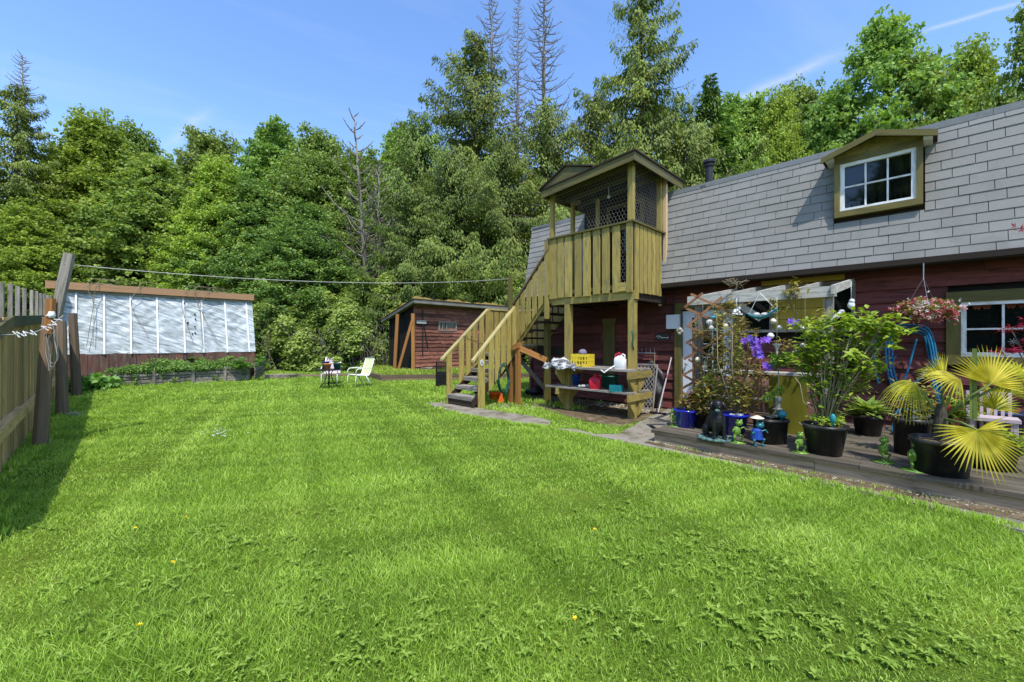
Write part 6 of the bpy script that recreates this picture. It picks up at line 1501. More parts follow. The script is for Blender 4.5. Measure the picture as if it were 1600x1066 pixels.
# ---------------------------------------------------------------- ornaments on the deck
def figure(parts, c, name, label, cat, scale=1, rot=0):
    """parts: list of (part name, material, list of primitives) in local units of metres, facing -Y"""
    r = root(name, (0, 0, 0), label, cat)
    for pn, mt, prims in parts:
        mb = MB()
        for p in prims:
            if p[0] == 'b': mb.ball(p[1], p[2], 12, 8, .5)
            elif p[0] == 't': mb.tube(p[1], p[2], 7, .5)
            elif p[0] == 'l': mb.lathe(p[1], p[2], 16, .5)
        o = mb.build(pn, M[mt], r, smooth=True)
        if p[0] != 'l' and len(prims) > 1:
            m = o.modifiers.new('remesh', 'REMESH'); m.mode = 'VOXEL'; m.voxel_size = .0045; m.use_smooth_shade = True
    r.location = c; r.rotation_euler = (0, 0, rot); r.scale = (scale,)*3; return r
def frog(c, label, sc, rot, pose=0, mat='froggreen', pad=True):
    lean = [(0, 0), (.02, -.01), (-.015, 0)][pose]
    body = [('b', (0, 0, .12), (.045, .038, .055)), ('b', (lean[0], -.012, .205), (.042, .036, .03)), ('b', (lean[0]-.024, -.018, .232), (.014, .014, .014)), ('b', (lean[0]+.024, -.018, .232), (.014, .014, .014)),
            ('t', [(-.04, -.005, .145), (-.075, -.02, .12), (-.06, -.045, .10+.05*pose)], [.010, .008, .009]), ('t', [(.04, -.005, .145), (.08, -.02, .16), (.095, -.03, .13)], [.010, .008, .009]),
            ('t', [(-.025, 0, .08), (-.06, -.03, .06), (-.035, -.01, .012)], [.014, .011, .009]), ('t', [(.025, 0, .08), (.055, -.035, .07), (.04, -.01, .012)], [.014, .011, .009]),
            ('b', (-.038, -.025, .012), (.016, .028, .007)), ('b', (.042, -.025, .012), (.016, .028, .007))]
    parts = [('body', mat, body)]
    parts.append(('eye', 'blackplastic', [('b', (lean[0]-.026, -.030, .234), (.006, .005, .006)), ('b', (lean[0]+.026, -.030, .234), (.006, .005, .006))]))
    if pad: parts.append(('lily_pad', 'froggreen', [('l', [(0, 0), (.085, 0), (.09, .005), (0, .007)], (0, 0, 0))]))
    return figure(parts, c, 'frog_ornament', label, 'frog ornament', sc, rot)
frog(G(1151, 691, DZ), 'lime green frog standing before the second blue pot', 1.2, .3, 1)
frog(G(1249, 707, DZ), 'green crouching frog left of the large black pot', 1.0, .2, 0)
frog(G(1380, 722, DZ), 'green frog with a dark teal belt, left of the pair on the open deck', 1.15, .5, 2)
frog(G(1428, 735, DZ), 'round-bellied green frog right of the pair on the open deck', 1.25, .2, 1)
frog(G(1062, 668, DZ)+Vector((-.03, .1, 0)), 'lime green frog at the left corner of the deck', 1.1, -.2, 2)
# teal frog with parasol
fr = frog(G(1183, 697, DZ), 'teal frog in a blue coat holding a cream parasol', 1.25, .2, 1, 'frogteal', False)
for nm, mt, pr_ in (('parasol', 'cream', [(0, .325), (.02, .32), (.06, .30), (.063, .297), (.0, .305)]),): 
    mb = MB(); mb.lathe(pr_, (0, 0, -.02), 16, .5); o = mb.build(nm, M[mt], None, loc=(0, 0, 0)); o.parent = fr; mb = MB(); mb.tube([(.0, -.0, .2), (0, 0, .305)], .004, 5); o2 = mb.build('parasol_stick', M['metal'], None, loc=(0, 0, 0)); o2.parent = fr
mb = MB(); mb.lathe([(.0, .1), (.055, .07), (.045, .16), (.03, .175), (0, .18)], (0, 0.004, 0), 12, .5); o = mb.build('coat', M['blueplastic'], None, loc=(0, 0, 0)); o.parent = fr
# black dog statue
cd = G(1127, 690, DZ)+Vector((0, .12, 0))
dog = [('b', (0, .02, .27), (.075, .085, .09)), ('b', (0, .10, .16), (.09, .10, .11)), ('b', (0, -.01, .20), (.07, .075, .12)),
       ('b', (0, -.02, .385), (.058, .065, .058)), ('b', (-.01, -.085, .365), (.032, .05, .028)), ('t', [(0, .02, .28), (0, 0, .36)], [.06, .05]),
       ('t', [(-.045, -.05, .26), (-.05, -.075, .14), (-.05, -.08, .03)], [.032, .022, .02]), ('t', [(.045, -.05, .26), (.05, -.075, .14), (.05, -.08, .03)], [.032, .022, .02]),
       ('b', (-.05, -.10, .03), (.024, .036, .016)), ('b', (.05, -.10, .03), (.024, .036, .016)), ('b', (-.085, .10, .09), (.04, .075, .07)), ('b', (.085, .10, .09), (.04, .075, .07)),
       ('b', (-.09, .02, .03), (.025, .045, .017)), ('b', (.09, .02, .03), (.025, .045, .017)), ('t', [(0, .18, .08), (.08, .23, .035), (.15, .16, .03)], [.022, .016, .01])]
ears = [('t', [(-.045, -.01, .42), (-.07, -.02, .38), (-.066, -.03, .335)], [.014, .022, .012]), ('t', [(.045, -.01, .42), (.07, -.02, .38), (.066, -.03, .335)], [.014, .022, .012])]
base = [('l', [(0, 0), (.16, 0), (.17, .012), (.15, .02), (0, .022)], (0, 0.02, 0))]
dg = figure([('body', 'dog', dog), ('ear', 'dog', ears[:1]), ('ear', 'dog', ears[1:]), ('base', 'verdigris', base), ('mouth_sign', 'verdigris', [('b', (-.03, -.12, .335), (.028, .01, .018))])], cd, 'dog_statue', 'black sitting dog statue with a small plaque in its mouth', 'statue', 1.2, -.15)
mb = MB()
for k in range(16): t = k*.4; mb.ball((.16*math.cos(t)*1.05, .02+.15*math.sin(t)*1.05, .014), (.03, .025, .016), 7, 5, jit=.2)
o = mb.build('scroll_edge', M['verdigris'], None, loc=(0, 0, 0)); o.parent = dg
# small things between the pots
c = G(1154, 664, DZ)+Vector((0, .5, .42)); mb = MB(); mb.lathe([(0, .0), (.035, .01), (.045, .06), (.03, .12), (.012, .165), (0, .175)], c, 12, .5); mb.tube([c+Vector((0, 0, -.40)), c], .012, 6); tag(mb.build('red_lantern', M['redplastic'], smooth=True), 'red pointed ornament behind the second blue pot', 'ornament')
c = c4+Vector((.14, -.02, .36)); mb = MB(); mb.ball(c, .055, 12, 9, .5); mb.tube([c+Vector((0, 0, -.1)), c], .012, 6); tag(mb.build('glass_ball', M['frogteal'], smooth=True), 'dark teal ball ornament at the right rim of the squarish black pot', 'ornament')
c = G(1215, 640, DZ); c = HN(1214, 632, 6.75); mb = MB(); mb.lathe([(0, 0), (.06, 0), (.07, .02), (.045, .03), (.045, .13), (.07, .14), (.06, .17), (0, .2)], (c.x, c.y, c.z-.08), 14, .5); mb.tube([(c.x, c.y, DZ), (c.x, c.y, c.z-.07)], .012, 6); tag(mb.build('small_lantern', M['metal']), 'small teal lantern on a rod behind the sapling', 'lantern')
c = HN(1206, 653, n_ := 6.35); mb = MB(); mb.lathe([(0, 0), (.03, .0), (.085, .02), (.09, .03), (.03, .02), (0, .015)], (c.x, c.y, c.z), 16, .5); mb.tube([(c.x, c.y, DZ), (c.x, c.y, c.z+.005)], .012, 6); tag(mb.build('bird_dish', M['cream'], smooth=True), 'shallow cream dish on a short rod beside the squarish black pot', 'dish')
c = c5+Vector((-.06, -.2, .44)); mb = MB(); mb.ball(c, (.03, .03, .055), 10, 7, .5); mb.tube([c+Vector((.0, .02, -.12)), c], .008, 5); tag(mb.build('blue_bird', M['tealplastic'], smooth=True), 'turquoise ornament stuck in the large black pot', 'ornament')
c = c9+Vector((.0, -.2, .47)); mb = MB(); mb.ball(c, (.035, .03, .06), 10, 7, .5); mb.ball(c+Vector((.02, 0, .06)), (.025, .022, .025), 8, 6, .5); tag(mb.build('parrot_figure', M['redplastic'], smooth=True, mods=REMESH(.008)), 'small red and green bird figure among the palm stalks', 'bird figure')
c = c7_+Vector((.02, -.03, .43)); mb = MB(); mb.ball(c, (.10, .05, .03), 10, 6, .5); mb.ball(c+Vector((.10, -.02, .02)), (.05, .03, .03), 8, 6, .5); mb.tube([c+Vector((-.06, -.02, .02)), c+Vector((-.1, -.05, .07)), c+Vector((-.02, -.04, .09))], .014, 6)
tag(mb.build('grey_lizard', M['metal'], smooth=True, mods=REMESH(.008)), 'grey reptile ornament lying on the tall black planter', 'ornament')
# things hanging from the pergola
def hang(px, py, n, topy=None):
    c = HN(px, py, n); return c
def cord(mb, c, z1=2.1, dx=0): mb.tube([c, Vector((c.x+dx, c.y, z1))], .0025, 4)
c = HN(1308, 494, 6.62); mb = MB(); ax = Vector((.75, 0, .66)); mb.ball(c, (.035, .035, .075), 10, 8, .5, rot=ax); mb.ball(c+ax*.075, (.036, .036, .034), 10, 7, .5); mb.ball(c+ax*-.07, (.022, .015, .05), 8, 6, .5, rot=ax)
ow = root('owl_figure', c, 'white speckled owl with outstretched body on the right pergola post', 'owl figure'); mb.build('body', M['stonewhite'], ow, smooth=True, mods=REMESH(.006))
mb = MB()
for k in range(12): mb.ball(c+ax*random.uniform(-.06, .05)+Vector((random.uniform(-.02, .02), -.034, random.uniform(-.02, .02))), (.006, .004, .006), 6, 4)
mb.ball(c+ax*.078+Vector((-.012, -.034, .004)), (.007, .005, .007), 6, 4); mb.ball(c+ax*.078+Vector((.014, -.034, .004)), (.007, .005, .007), 6, 4); mb.build('spots', M['blackplastic'], ow)
c = HN(1330, 477, 6.7); mb = MB(); mb.ball(c, (.04, .035, .05), 10, 7, .5); mb.ball(c+Vector((0, -.01, .05)), .03, 8, 6, .5); cord(mb, c+Vector((0, 0, .06)), 2.25); tag(mb.build('hanging_bird', M['stonewhite'], smooth=True), 'small white hanging figure by the end of the right rafter', 'ornament')
c = HN(1192, 495, 6.6); hm = root('hammock_ornament', c, 'teal leaf hammock with a white reclining figure, hung from the pergola', 'ornament')
V = []; dd = W(-1, 0).normalized()
for i in range(13):
    s = i/12-.5
    for j in range(7):
        t = j/6-.5; V.append(c+dd*(s*.36)+W(0, t*.12)+Vector((0, 0, .9*s*s*.36+.16*s*.4-.03*(1-4*t*t))))
mb = MB(); mb.add(V, [(i*7+j, i*7+j+1, (i+1)*7+j+1, (i+1)*7+j) for i in range(12) for j in range(6)], None, .5); mb.build('leaf_hammock', M['frogteal'], hm, smooth=True, mods=[('SOLIDIFY', dict(thickness=.008))])
mb = MB(); mb.ball(c+dd*-.09+Vector((0, -.02, .03)), (.05, .04, .035), 9, 7, .5); mb.ball(c+dd*.02+Vector((0, -.02, .03)), (.07, .035, .028), 9, 7, .5); mb.ball(c+dd*.11+Vector((0, -.02, .06)), (.05, .03, .025), 9, 7, .5); mb.build('figure', M['stonewhite'], hm, smooth=True, mods=REMESH(.007))
mb = MB(); tpt = c+dd*-.04+Vector((0, 0, .34)); mb.tube([c+dd*-.18+Vector((0, 0, .03)), tpt], .004, 4); mb.tube([c+dd*.18+Vector((0, 0, .07)), tpt], .004, 4); mb.build('strings', M['stonewhite'], hm)
def bauble(px, py, n, r, mat, label, zt=2.1):
    c = HN(px, py, n); rr = root('hanging_bauble', c, label, 'ornament', None); mb = MB(); mb.lathe([(0, -r), (r*.6, -r*.8), (r, -r*.1), (r*.95, r*.2), (r*.55, r*.75), (r*.2, r*.95), (0, r)], c, 14, .5); mb.build('bell', M[mat], rr, smooth=True); mb = MB(); cord(mb, c+Vector((0, 0, r*.9)), zt); mb.build('cord', M['blackmetal'], rr)
bauble(1134, 510, 6.55, .042, 'cream', 'round cream bell hanging right of the trellis')
bauble(1208, 502, 6.6, .042, 'cream', 'round cream bell just below the teal hammock')
bauble(1252, 513, 6.6, .040, 'cream', 'round cream bell under the purple flowers in front of the mustard panel')
bauble(1204, 525, 6.55, .045, 'stonewhite', 'white egg-shaped chime left of the white funnel')
bauble(1243, 553, 6.4, .048, 'stonewhite', 'white round ornament among the shrub leaves right of the funnel')
bauble(1218, 512, 7.2, .035, 'stonewhite', 'small pale ball in front of the mustard panel')
bauble(1090, 562, 6.5, .040, 'cream', 'small cream bell on the lower part of the trellis')
c = HN(1214, 545, 6.6); mb = MB(); mb.lathe([(.012, -.10), (.014, -.02), (.02, .02), (.055, .06), (.058, .065), (.05, .06), (.0, .02)], c, 16, .5); cord(mb, c+Vector((0, 0, .05)), 2.1); tag(mb.build('funnel_ornament', M['stonewhite'], smooth=True), 'white trumpet-shaped funnel hanging below the pergola', 'ornament')
c = HN(1154, 551, 6.45); fg = frog(c-Vector((0, 0, .14)), 'lime green frog hanging among the clematis leaves', 1.0, .2, 0, 'froggreen', False)
mb = MB(); cord(mb, c+Vector((0, 0, .09)), 2.12); tag(mb.build('cord', M['blackmetal']), 'thin cord holding up the hanging lime frog', 'cord')
c = HN(1109, 508, 6.5); pd = root('chime_figure', c, 'black and white animal figure hanging on the trellis', 'ornament')
mb = MB(); mb.ball(c+Vector((-.005, 0, .035)), (.052, .045, .05), 11, 8, .5); mb.ball(c+Vector((.015, -.01, -.045)), (.04, .035, .04), 10, 7, .5); mb.build('body', M['stonewhite'], pd, smooth=True, mods=REMESH(.007))
mb = MB(); mb.ball(c+Vector((-.05, .0, .0)), (.025, .02, .05), 8, 6, .5); mb.ball(c+Vector((.06, 0, -.01)), (.025, .02, .05), 8, 6, .5); mb.ball(c+Vector((-.03, -.03, -.10)), (.025, .025, .03), 8, 6, .5); mb.ball(c+Vector((.06, -.03, -.10)), (.025, .025, .03), 8, 6, .5); mb.ball(c+Vector((-.02, -.045, .045)), .009, 6, 5); mb.ball(c+Vector((.015, -.045, .045)), .009, 6, 5); mb.build('limbs', M['blackplastic'], pd, smooth=True)
mb = MB(); mb.ball(c+Vector((.055, -.0, .115)), (.045, .02, .025), 8, 6, .5); mb.ball(c+Vector((.085, -.0, -.08)), (.03, .02, .035), 8, 6, .5); mb.tube([c+Vector((.05, 0, .13)), c+Vector((.05, 0, .3))], .003, 4); mb.build('bow', M['frogteal'], pd, smooth=True)
c = HN(1151, 485, 6.5); mb = MB()
for k in range(5): mb.ball(c+Vector((random.uniform(-.04, .04), 0, random.uniform(-.04, .04))), .026, 8, 6)
mb.tube([c+Vector((-.06, 0, -.05)), c+Vector((.08, 0, -.06))], .012, 6); cord(mb, c, 2.12); tag(mb.build('white_chime', M['stonewhite'], smooth=True), 'small white cluster chime hung under the pergola beam near the trellis', 'ornament')
c = HN(1258, 541, 6.45); mb = MB(); mb.ball(c, (.075, .03, .02), 9, 6, .5); mb.ball(c+Vector((-.03, 0, .02)), (.035, .02, .02), 8, 6, .5); mb.ball(c+Vector((.075, 0, .0)), (.02, .02, .018), 8, 6, .5); cord(mb, c, 2.1); tag(mb.build('flying_bird', M['stonewhite'], smooth=True, mods=REMESH(.006)), 'white flying bird ornament above the light green shrub', 'ornament')
c = HN(1102, 572, 6.5); frog(c-Vector((0, 0, .1)), 'pale frog perched on the lower trellis laths', .75, .1, 0, 'cream', False)
# ---------------------------------------------------------------- trees
def broadleaf(name, seed, Ht, R, zlow, ncl, lpc, leaf, mat, t0=.45, sharp=1.0, gap=.0, flat=.55, clr=(.55, 1.05), bark='bark'):
    """template: root at origin, trunk with limbs, crown of leaf sprays; height Ht, crown radius R"""
    g = np.random.default_rng(seed); r_ = random.Random(seed)
    root_ = bpy.data.objects.new(name, None); COL.objects.link(root_)
    def env(z):     # crown radius at height z
        s = (z-zlow)/(Ht-zlow); s = min(max(s, 0), 1)
        return R*(math.sin(math.pi*min(1, s**.75*.92+.12)))**.7*(1-.12*sharp*s)
    mb = MB(); top = Vector((r_.uniform(-.4, .4), r_.uniform(-.4, .4), Ht*.82)); tr_ = []
    K = 7
    for i in range(K+1):
        s = i/K; tr_.append(Vector((top.x*s+.25*math.sin(s*5+seed), top.y*s+.25*math.cos(s*4+seed)-.25, top.z*s-.15*(i == 0))))
    rad = [max(.02, Ht*.017*(1-.85*i/K)) for i in range(K+1)]; rad[0] *= 1.35; mb.tube(tr_, rad, 9, .5)
    cl = []
    nl = int(ncl*.55)
    for i in range(nl):
        z = zlow+(Ht-zlow)*((i+.5)/nl)**.9; a = i*2.399+r_.uniform(-.5, .5); rr = env(z)*r_.uniform(.55, 1.0)
        if r_.random() < gap: continue
        tip = Vector((math.cos(a)*rr, math.sin(a)*rr, z+r_.uniform(-.3, .4)))
        s0 = max(.15, min(.97, (z-rr*.55)/top.z)); ip = s0*K; j = min(int(ip), K-1); st_ = tr_[j]+(tr_[j+1]-tr_[j])*(ip-j)
        mid = st_.lerp(tip, .55)+Vector((0, 0, .12*rr)); mb.tube([st_, mid, tip], [max(.02, Ht*.0045*(1-s0*.5)), .03, .012], 5, .5)
        cl.append((tip, 1.0)); cl.append((st_.lerp(tip, .72)+Vector((r_.gauss(0, .3), r_.gauss(0, .3), r_.uniform(0, .4))), .8))
    for i in range(ncl-nl):
        z = zlow+(Ht-zlow)*r_.random()**.8; a = r_.uniform(0, 6.283); rr = env(z)*r_.uniform(.75, 1.08); cl.append((Vector((math.cos(a)*rr, math.sin(a)*rr, z)), 1.0))
    for k in range(6): cl.append((Vector((top.x+r_.gauss(0, R*.16), top.y+r_.gauss(0, R*.16), Ht*r_.uniform(.9, 1.0))), .7))
    mb.build('trunk', M[bark], root_, smooth=True)
    mb = MB()
    for c, sc in cl:
        q = R*.17*r_.uniform(*clr)*sc; tint = t0+r_.uniform(-.2, .2)
        n = int(lpc*sc*r_.uniform(.6, 1.2))
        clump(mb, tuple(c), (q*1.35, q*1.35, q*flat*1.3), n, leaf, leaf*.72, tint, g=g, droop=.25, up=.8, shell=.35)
        for k in range(5):   # ragged satellite sprays
            d = norm(g.normal(size=3)); cc = np.array(c)+d*np.array([q*2.0, q*2.0, q*1.5]); clump(mb, cc, (q*.55, q*.55, q*.4), n//8, leaf, leaf*.7, tint+.05, g=g, droop=.25)
    mb.build('crown', M[mat], root_); return root_
def conifer(name, seed, Ht, R, zlow, nb, mat, kind='cedar', bare_top=0, thin=1.0, leaf=.3):
    g = np.random.default_rng(seed); r_ = random.Random(seed)
    root_ = bpy.data.objects.new(name, None); COL.objects.link(root_)
    mb = MB(); mb.tube([(0, 0, -.2), (.1, 0, Ht*.35), (-.05, .1, Ht*.7), (0, 0, Ht)], [Ht*.017, Ht*.013, Ht*.007, .025], 8, .5)
    lf = MB()
    for i in range(nb):
        s = (i+r_.random())/nb; z = zlow+(Ht-zlow)*s**.95; a = i*2.399+r_.uniform(-.6, .6)
        if kind == 'cedar': L_ = R*(1-s**2.4*.86)*r_.choice([.4, .65, .85, 1.0, 1.1, 1.4])*r_.uniform(.85, 1.1)*(.75+.25*min(1, s*6))
        else: L_ = R*(1-s*.97)*r_.uniform(.8, 1.05)
        dr1 = r_.uniform(-.15, .35); dr2 = r_.uniform(.2, .6)
        bare = s > 1-bare_top and r_.random() < .8
        d = Vector((math.cos(a), math.sin(a), 0)); P = []
        for t in np.linspace(0, 1, 6):
            if kind == 'cedar': dz = L_*(dr1*t-dr2*t*t+.30*t**4)+ (.15*L_*t if s > .6 else 0)
            else: dz = L_*(-.08*t-.12*t*t) if s < .8 else L_*.35*t
            P.append(Vector((0, 0, z))+d*(L_*t)+Vector((0, 0, dz)))
        mb.tube(P, [max(.012, .012*L_*(1-.8*t)) for t in np.linspace(0, 1, 6)], 4, .5)
        if bare: 
            for k in range(5):
                t = r_.uniform(.3, .95); j = int(t*5); b = P[j].lerp(P[min(j+1, 5)], t*5-j); q = b+Vector((r_.gauss(0, .25), r_.gauss(0, .25), -.1)); mb.tube([b, q], .008, 3, .5)
            if r_.random() < .75: continue
        n = int(L_*(118*(1-.45*s)*r_.choice([.25, .8, 1, 1.3]) if kind == 'cedar' else 80)*thin)
        if n < 4: continue
        t = g.random(n)**.65; sd_ = np.array([-d.y, d.x, 0]); jj = np.minimum((t*5).astype(int), 4); PP = np.array([list(p) for p in P]); base = PP[jj]+(PP[jj+1]-PP[jj])*(t*5-jj)[:, None]
        wsp = L_*.22*(1.15-t)*g.normal(size=n); base = base+sd_[None, :]*wsp[:, None]+g.normal(size=(n, 3))*.05; base[:, 2] -= np.abs(wsp)*.25+g.exponential(.16, n)
        if kind == 'cedar':
            D = np.array(d)[None, :]*.45+sd_[None, :]*np.sign(wsp)[:, None]*.35+np.array([0, 0, -1.0])[None, :]*g.uniform(.5, 1.3, n)[:, None]; Nn = norm(np.array(d)[None, :]+np.array([0, 0, .7])+g.normal(size=(n, 3))*.5)
            ti = np.clip(.42+.25*(t-.5)+r_.uniform(-.15, .15)+g.normal(size=n)*.16, 0, 1); leaves(lf, base, D, Nn, leaf*g.uniform(.6, 1.4, n), leaf*.42*g.uniform(.7, 1.3, n), ti, shape='quad', fold=.08)
        else:
            D = np.array(d)[None, :]*.8+sd_[None, :]*np.sign(wsp)[:, None]*.8+np.array([0, 0, -.2])[None, :]; Nn = norm(np.array([0, 0, 1.])+g.normal(size=(n, 3))*.4)
            ti = np.clip(.4+.4*(t-.4)+g.normal(size=n)*.15, 0, 1); leaves(lf, base, D, Nn, leaf*g.uniform(.6, 1.2, n), leaf*.4, ti, shape='quad', fold=.05)
    mb.build('trunk', M['bark'], root_, smooth=True); lf.build('crown', M[mat], root_); return root_
def snag(name, seed, Ht, R, zlow, nb, upcurve=.5, multi=1):
    r_ = random.Random(seed); root_ = bpy.data.objects.new(name, None); COL.objects.link(root_); mb = MB(); br = MB()
    for m in range(multi):
        ox = (m-(multi-1)/2)*.5; lean = Vector((ox*1.6, r_.uniform(-.4, .4), 0)); hh = Ht*(1-.18*m)
        mb.tube([Vector((ox*.2, 0, -.2)), Vector((ox, 0, hh*.4))+lean*.3, Vector((ox, 0, hh*.75))+lean*.7, Vector((ox, 0, hh))+lean], [Ht*.012, Ht*.009, Ht*.005, .02], 7, .5)
        for i in range(nb//multi):
            s = (i+r_.random())/(nb//multi); z = zlow+(hh-zlow)*s; a = i*2.399+r_.uniform(-.5, .5); L_ = R*(1-s*.85)*r_.uniform(.4, 1.1); d = Vector((math.cos(a), math.sin(a), 0)); o = Vector((ox, 0, z))+lean*(z/hh)
            P = [o+d*(L_*t)+Vector((0, 0, L_*(upcurve*t*t-.18*t+(.5*t if multi > 1 else 0)))) for t in (0, .33, .66, 1)]; br.tube(P, [.05*(1-s*.4), .04, .03, .016], 4, .5)
            for k in range(7):
                t = r_.uniform(.25, 1); j = min(int(t*3), 2); b = P[j].lerp(P[j+1], t*3-j); q = b+Vector((r_.gauss(0, .25), r_.gauss(0, .25), r_.uniform(0, .35)))*L_*.35; br.tube([b, q], [.017, .010], 3, .5)
    mb.build('trunk', M['deadbark'], root_, smooth=True); br.build('branches', M['deadbark'], root_); return root_
def place(t, used, px, topy, Y, Ht, label, cat='tree', group=None, rot=None, wid=None, name=None):
    """stand a copy so that its top shows at photo height topy when Y metres away"""
    o = t if not used.get(t.name) else copy_tree(t); used[t.name] = 1
    X = (px-800)/F*Y; gz = max(0, (Y-34)*.12); h = H+(533-topy)/F*Y-gz; s = h/Ht; w_ = wid or s
    o.location = (X, Y, gz); o.scale = (w_, w_, s); o.rotation_euler = (0, 0, random.uniform(0, 6.28) if rot is None else rot)
    for k in ('group', 'label', 'category'):
        if k in o.keys(): del o[k]
    if name: o.name = name
    return tag(o, label, cat, group)
US = {}
mapleA = broadleaf('maple_tree', 21, 14, 4.6, 1.0, 270, 210, .21, 'leaf_maple', clr=(.4, .9))
alderA = broadleaf('alder_tree', 33, 14, 3.6, 1.0, 270, 190, .16, 'leaf_alder', t0=.55, sharp=1.6)
darkA = broadleaf('dark_tree', 47, 14, 4.4, 1.0, 260, 200, .19, 'leaf_dark')
openA = broadleaf('open_tree', 58, 14, 4.4, 3.0, 150, 105, .20, 'leaf_maple', t0=.6, gap=.1, clr=(.35, .8))
cedarA = conifer('cedar_tree', 5, 26, 5.0, 1.5, 230, 'leaf_cedar', 'cedar', leaf=.27)
cedarB = conifer('cedar_tree', 6, 16, 5.4, 1.0, 230, 'leaf_cedar', 'cedar', thin=1.0, leaf=.22)
firA = conifer('fir_tree', 8, 20, 4.2, 1.5, 200, 'leaf_fir', 'fir', leaf=.34)
snagA = snag('dead_conifer', 3, 28, 4.8, 10, 210, .5)
snagM = snag('dead_multistem_tree', 4, 14, 3.0, 4, 130, .6, 3)
GB = 'broadleaf trees in the wood behind the yard'; GC = 'cedars towering in the wood'
P_ = place
# left edge
P_(cedarA, US, 25, 130, 24, 26, 'dark ragged cedar at the far left edge of the photo', group=GC, wid=.62)
P_(snagA, US, 38, 88, 31, 28, 'bare dead conifer tip above the far left cedar', group='dead bare conifers', wid=.6)
P_(alderA, US, 42, 330, 22, 14, 'yellow-green low tree behind the fence pickets', group=GB, wid=.75)
P_(alderA, US, 150, 195, 27, 14, 'tall yellow-green alder left of the greenhouse roof', group=GB, wid=1.15)
P_(mapleA, US, 105, 245, 31, 14, 'maple between the far left cedar and the tall alder', group=GB, wid=1.1)
P_(mapleA, US, 245, 262, 27, 14, 'broad-leaved maple standing over the middle of the greenhouse', group=GB, wid=1.0)
P_(darkA, US, 205, 215, 35, 14, 'darker tree rising behind the tall alder', group=GB, wid=1.25)
P_(darkA, US, 330, 222, 33, 14, 'dark tree whose crown meets the sky left of the centre', group=GB, wid=1.2)
P_(alderA, US, 340, 262, 26, 14, 'slender yellow-green alder above the right end of the greenhouse', group=GB, wid=.85)
P_(mapleA, US, 430, 208, 32, 14, 'tall maple whose round top stands right of the dark skyline tree', group=GB, wid=1.05)
P_(darkA, US, 395, 300, 27, 14, 'low dark tree to the right of the slender alder', group=GB, wid=.95)
P_(darkA, US, 500, 222, 31, 14, 'dark tree immediately left of the dead many-stemmed tree', group=GB, wid=1.1)
P_(darkA, US, 478, 330, 25, 14, 'low dark tree above the left part of the bramble thicket', group=GB, wid=.85)
P_(snagM, US, 592, 190, 26, 14, 'dead many-stemmed grey tree among the green crowns', rot=.3, wid=1.1)
P_(darkA, US, 560, 250, 34, 14, 'dark crown directly behind the dead many-stemmed tree', group=GB, wid=1.1)
P_(mapleA, US, 628, 215, 36, 14, 'maple crown between the dead grey tree and the big cedars', group=GB, wid=1.1)
P_(cedarB, US, 655, 175, 30, 16, 'shorter broad cedar, first of the big cedars from the left', group=GC, wid=1.0)
P_(cedarA, US, 745, 50, 33, 26, 'tallest half-bare cedar left of the dead spires', group=GC, wid=1.15, rot=1.0)
P_(snagA, US, 768, -30, 35, 28, 'left dead spire rising out of the cedars', group='dead bare conifers', wid=.9)
P_(snagA, US, 808, -8, 33, 28, 'thin middle dead spire between its two dead neighbours', group='dead bare conifers', wid=.6)
P_(snagA, US, 850, -20, 34, 28, 'right dead spire with wide upswept bare branches', group='dead bare conifers', wid=1.0)
P_(cedarB, US, 705, 235, 26, 16, 'low cedar with drooping sprays in front of the tallest cedar', group=GC, wid=.85)
P_(cedarB, US, 855, 165, 30, 16, 'cedar directly behind the balcony roof, below the dead spires', group=GC, wid=1.05, rot=2.4)
P_(cedarB, US, 640, 285, 25, 16, 'low cedar above the bramble thicket, left of the other low cedar', group=GC, wid=.62)
P_(cedarB, US, 785, 215, 27, 16, 'low cedar behind the clothes line post', group=GC, wid=.85, rot=5)
P_(cedarA, US, 1000, -45, 29, 26, 'big solitary cedar with long side branches right of the dead spires', group=GC, wid=.95, rot=4.0)
P_(cedarB, US, 930, 150, 31, 16, 'cedar filling the gap left of the big solitary cedar', group=GC, wid=1.0)
P_(cedarB, US, 1075, 200, 28, 16, 'cedar crown between the big solitary cedar and the fir', group=GC, wid=.9)
P_(cedarB, US, 1058, 145, 32, 16, 'pale cedar top peeping between the big solitary cedar and the fir', group=GC, wid=.95, rot=3.3)
P_(mapleA, US, 1142, 172, 34, 14, 'maple crown tucked behind the right side of the fir', group=GB, wid=1.05, rot=2)
P_(alderA, US, 1215, 160, 31, 14, 'yellowish crown between the round maple and the darker one', group=GB, wid=.85, rot=1)
P_(firA, US, 1110, 115, 31, 20, 'pointed dark fir beside the stove pipe', cat='tree', wid=1.15)
P_(openA, US, 1175, 165, 33, 14, 'round maple crown just right of the fir', group=GB, wid=1.0)
P_(darkA, US, 1250, 148, 36, 14, 'darker crown between the round maple and the tall open maple', group=GB, wid=1.1)
P_(openA, US, 1375, 40, 29, 14, 'tallest open-branched maple above the dormer window', group=GB, wid=1.28, rot=.8)
P_(mapleA, US, 1300, 165, 32, 14, 'lower maple crown left of the dormer gable', group=GB, wid=1.0)
P_(openA, US, 1440, 95, 27, 14, 'light green crown right behind the dormer gable', group=GB, wid=.85, rot=3)
P_(alderA, US, 1515, 88, 30, 14, 'yellowish alder crown above the right part of the roof', group=GB, wid=1.0)
P_(snagM, US, 1560, 110, 31, 14, 'sparse bare stems standing in the alder at the right', cat='tree', wid=.8)
P_(openA, US, 1625, 5, 24, 14, 'dark leafy branches at the top right corner of the photo', group=GB, wid=.8, rot=2)
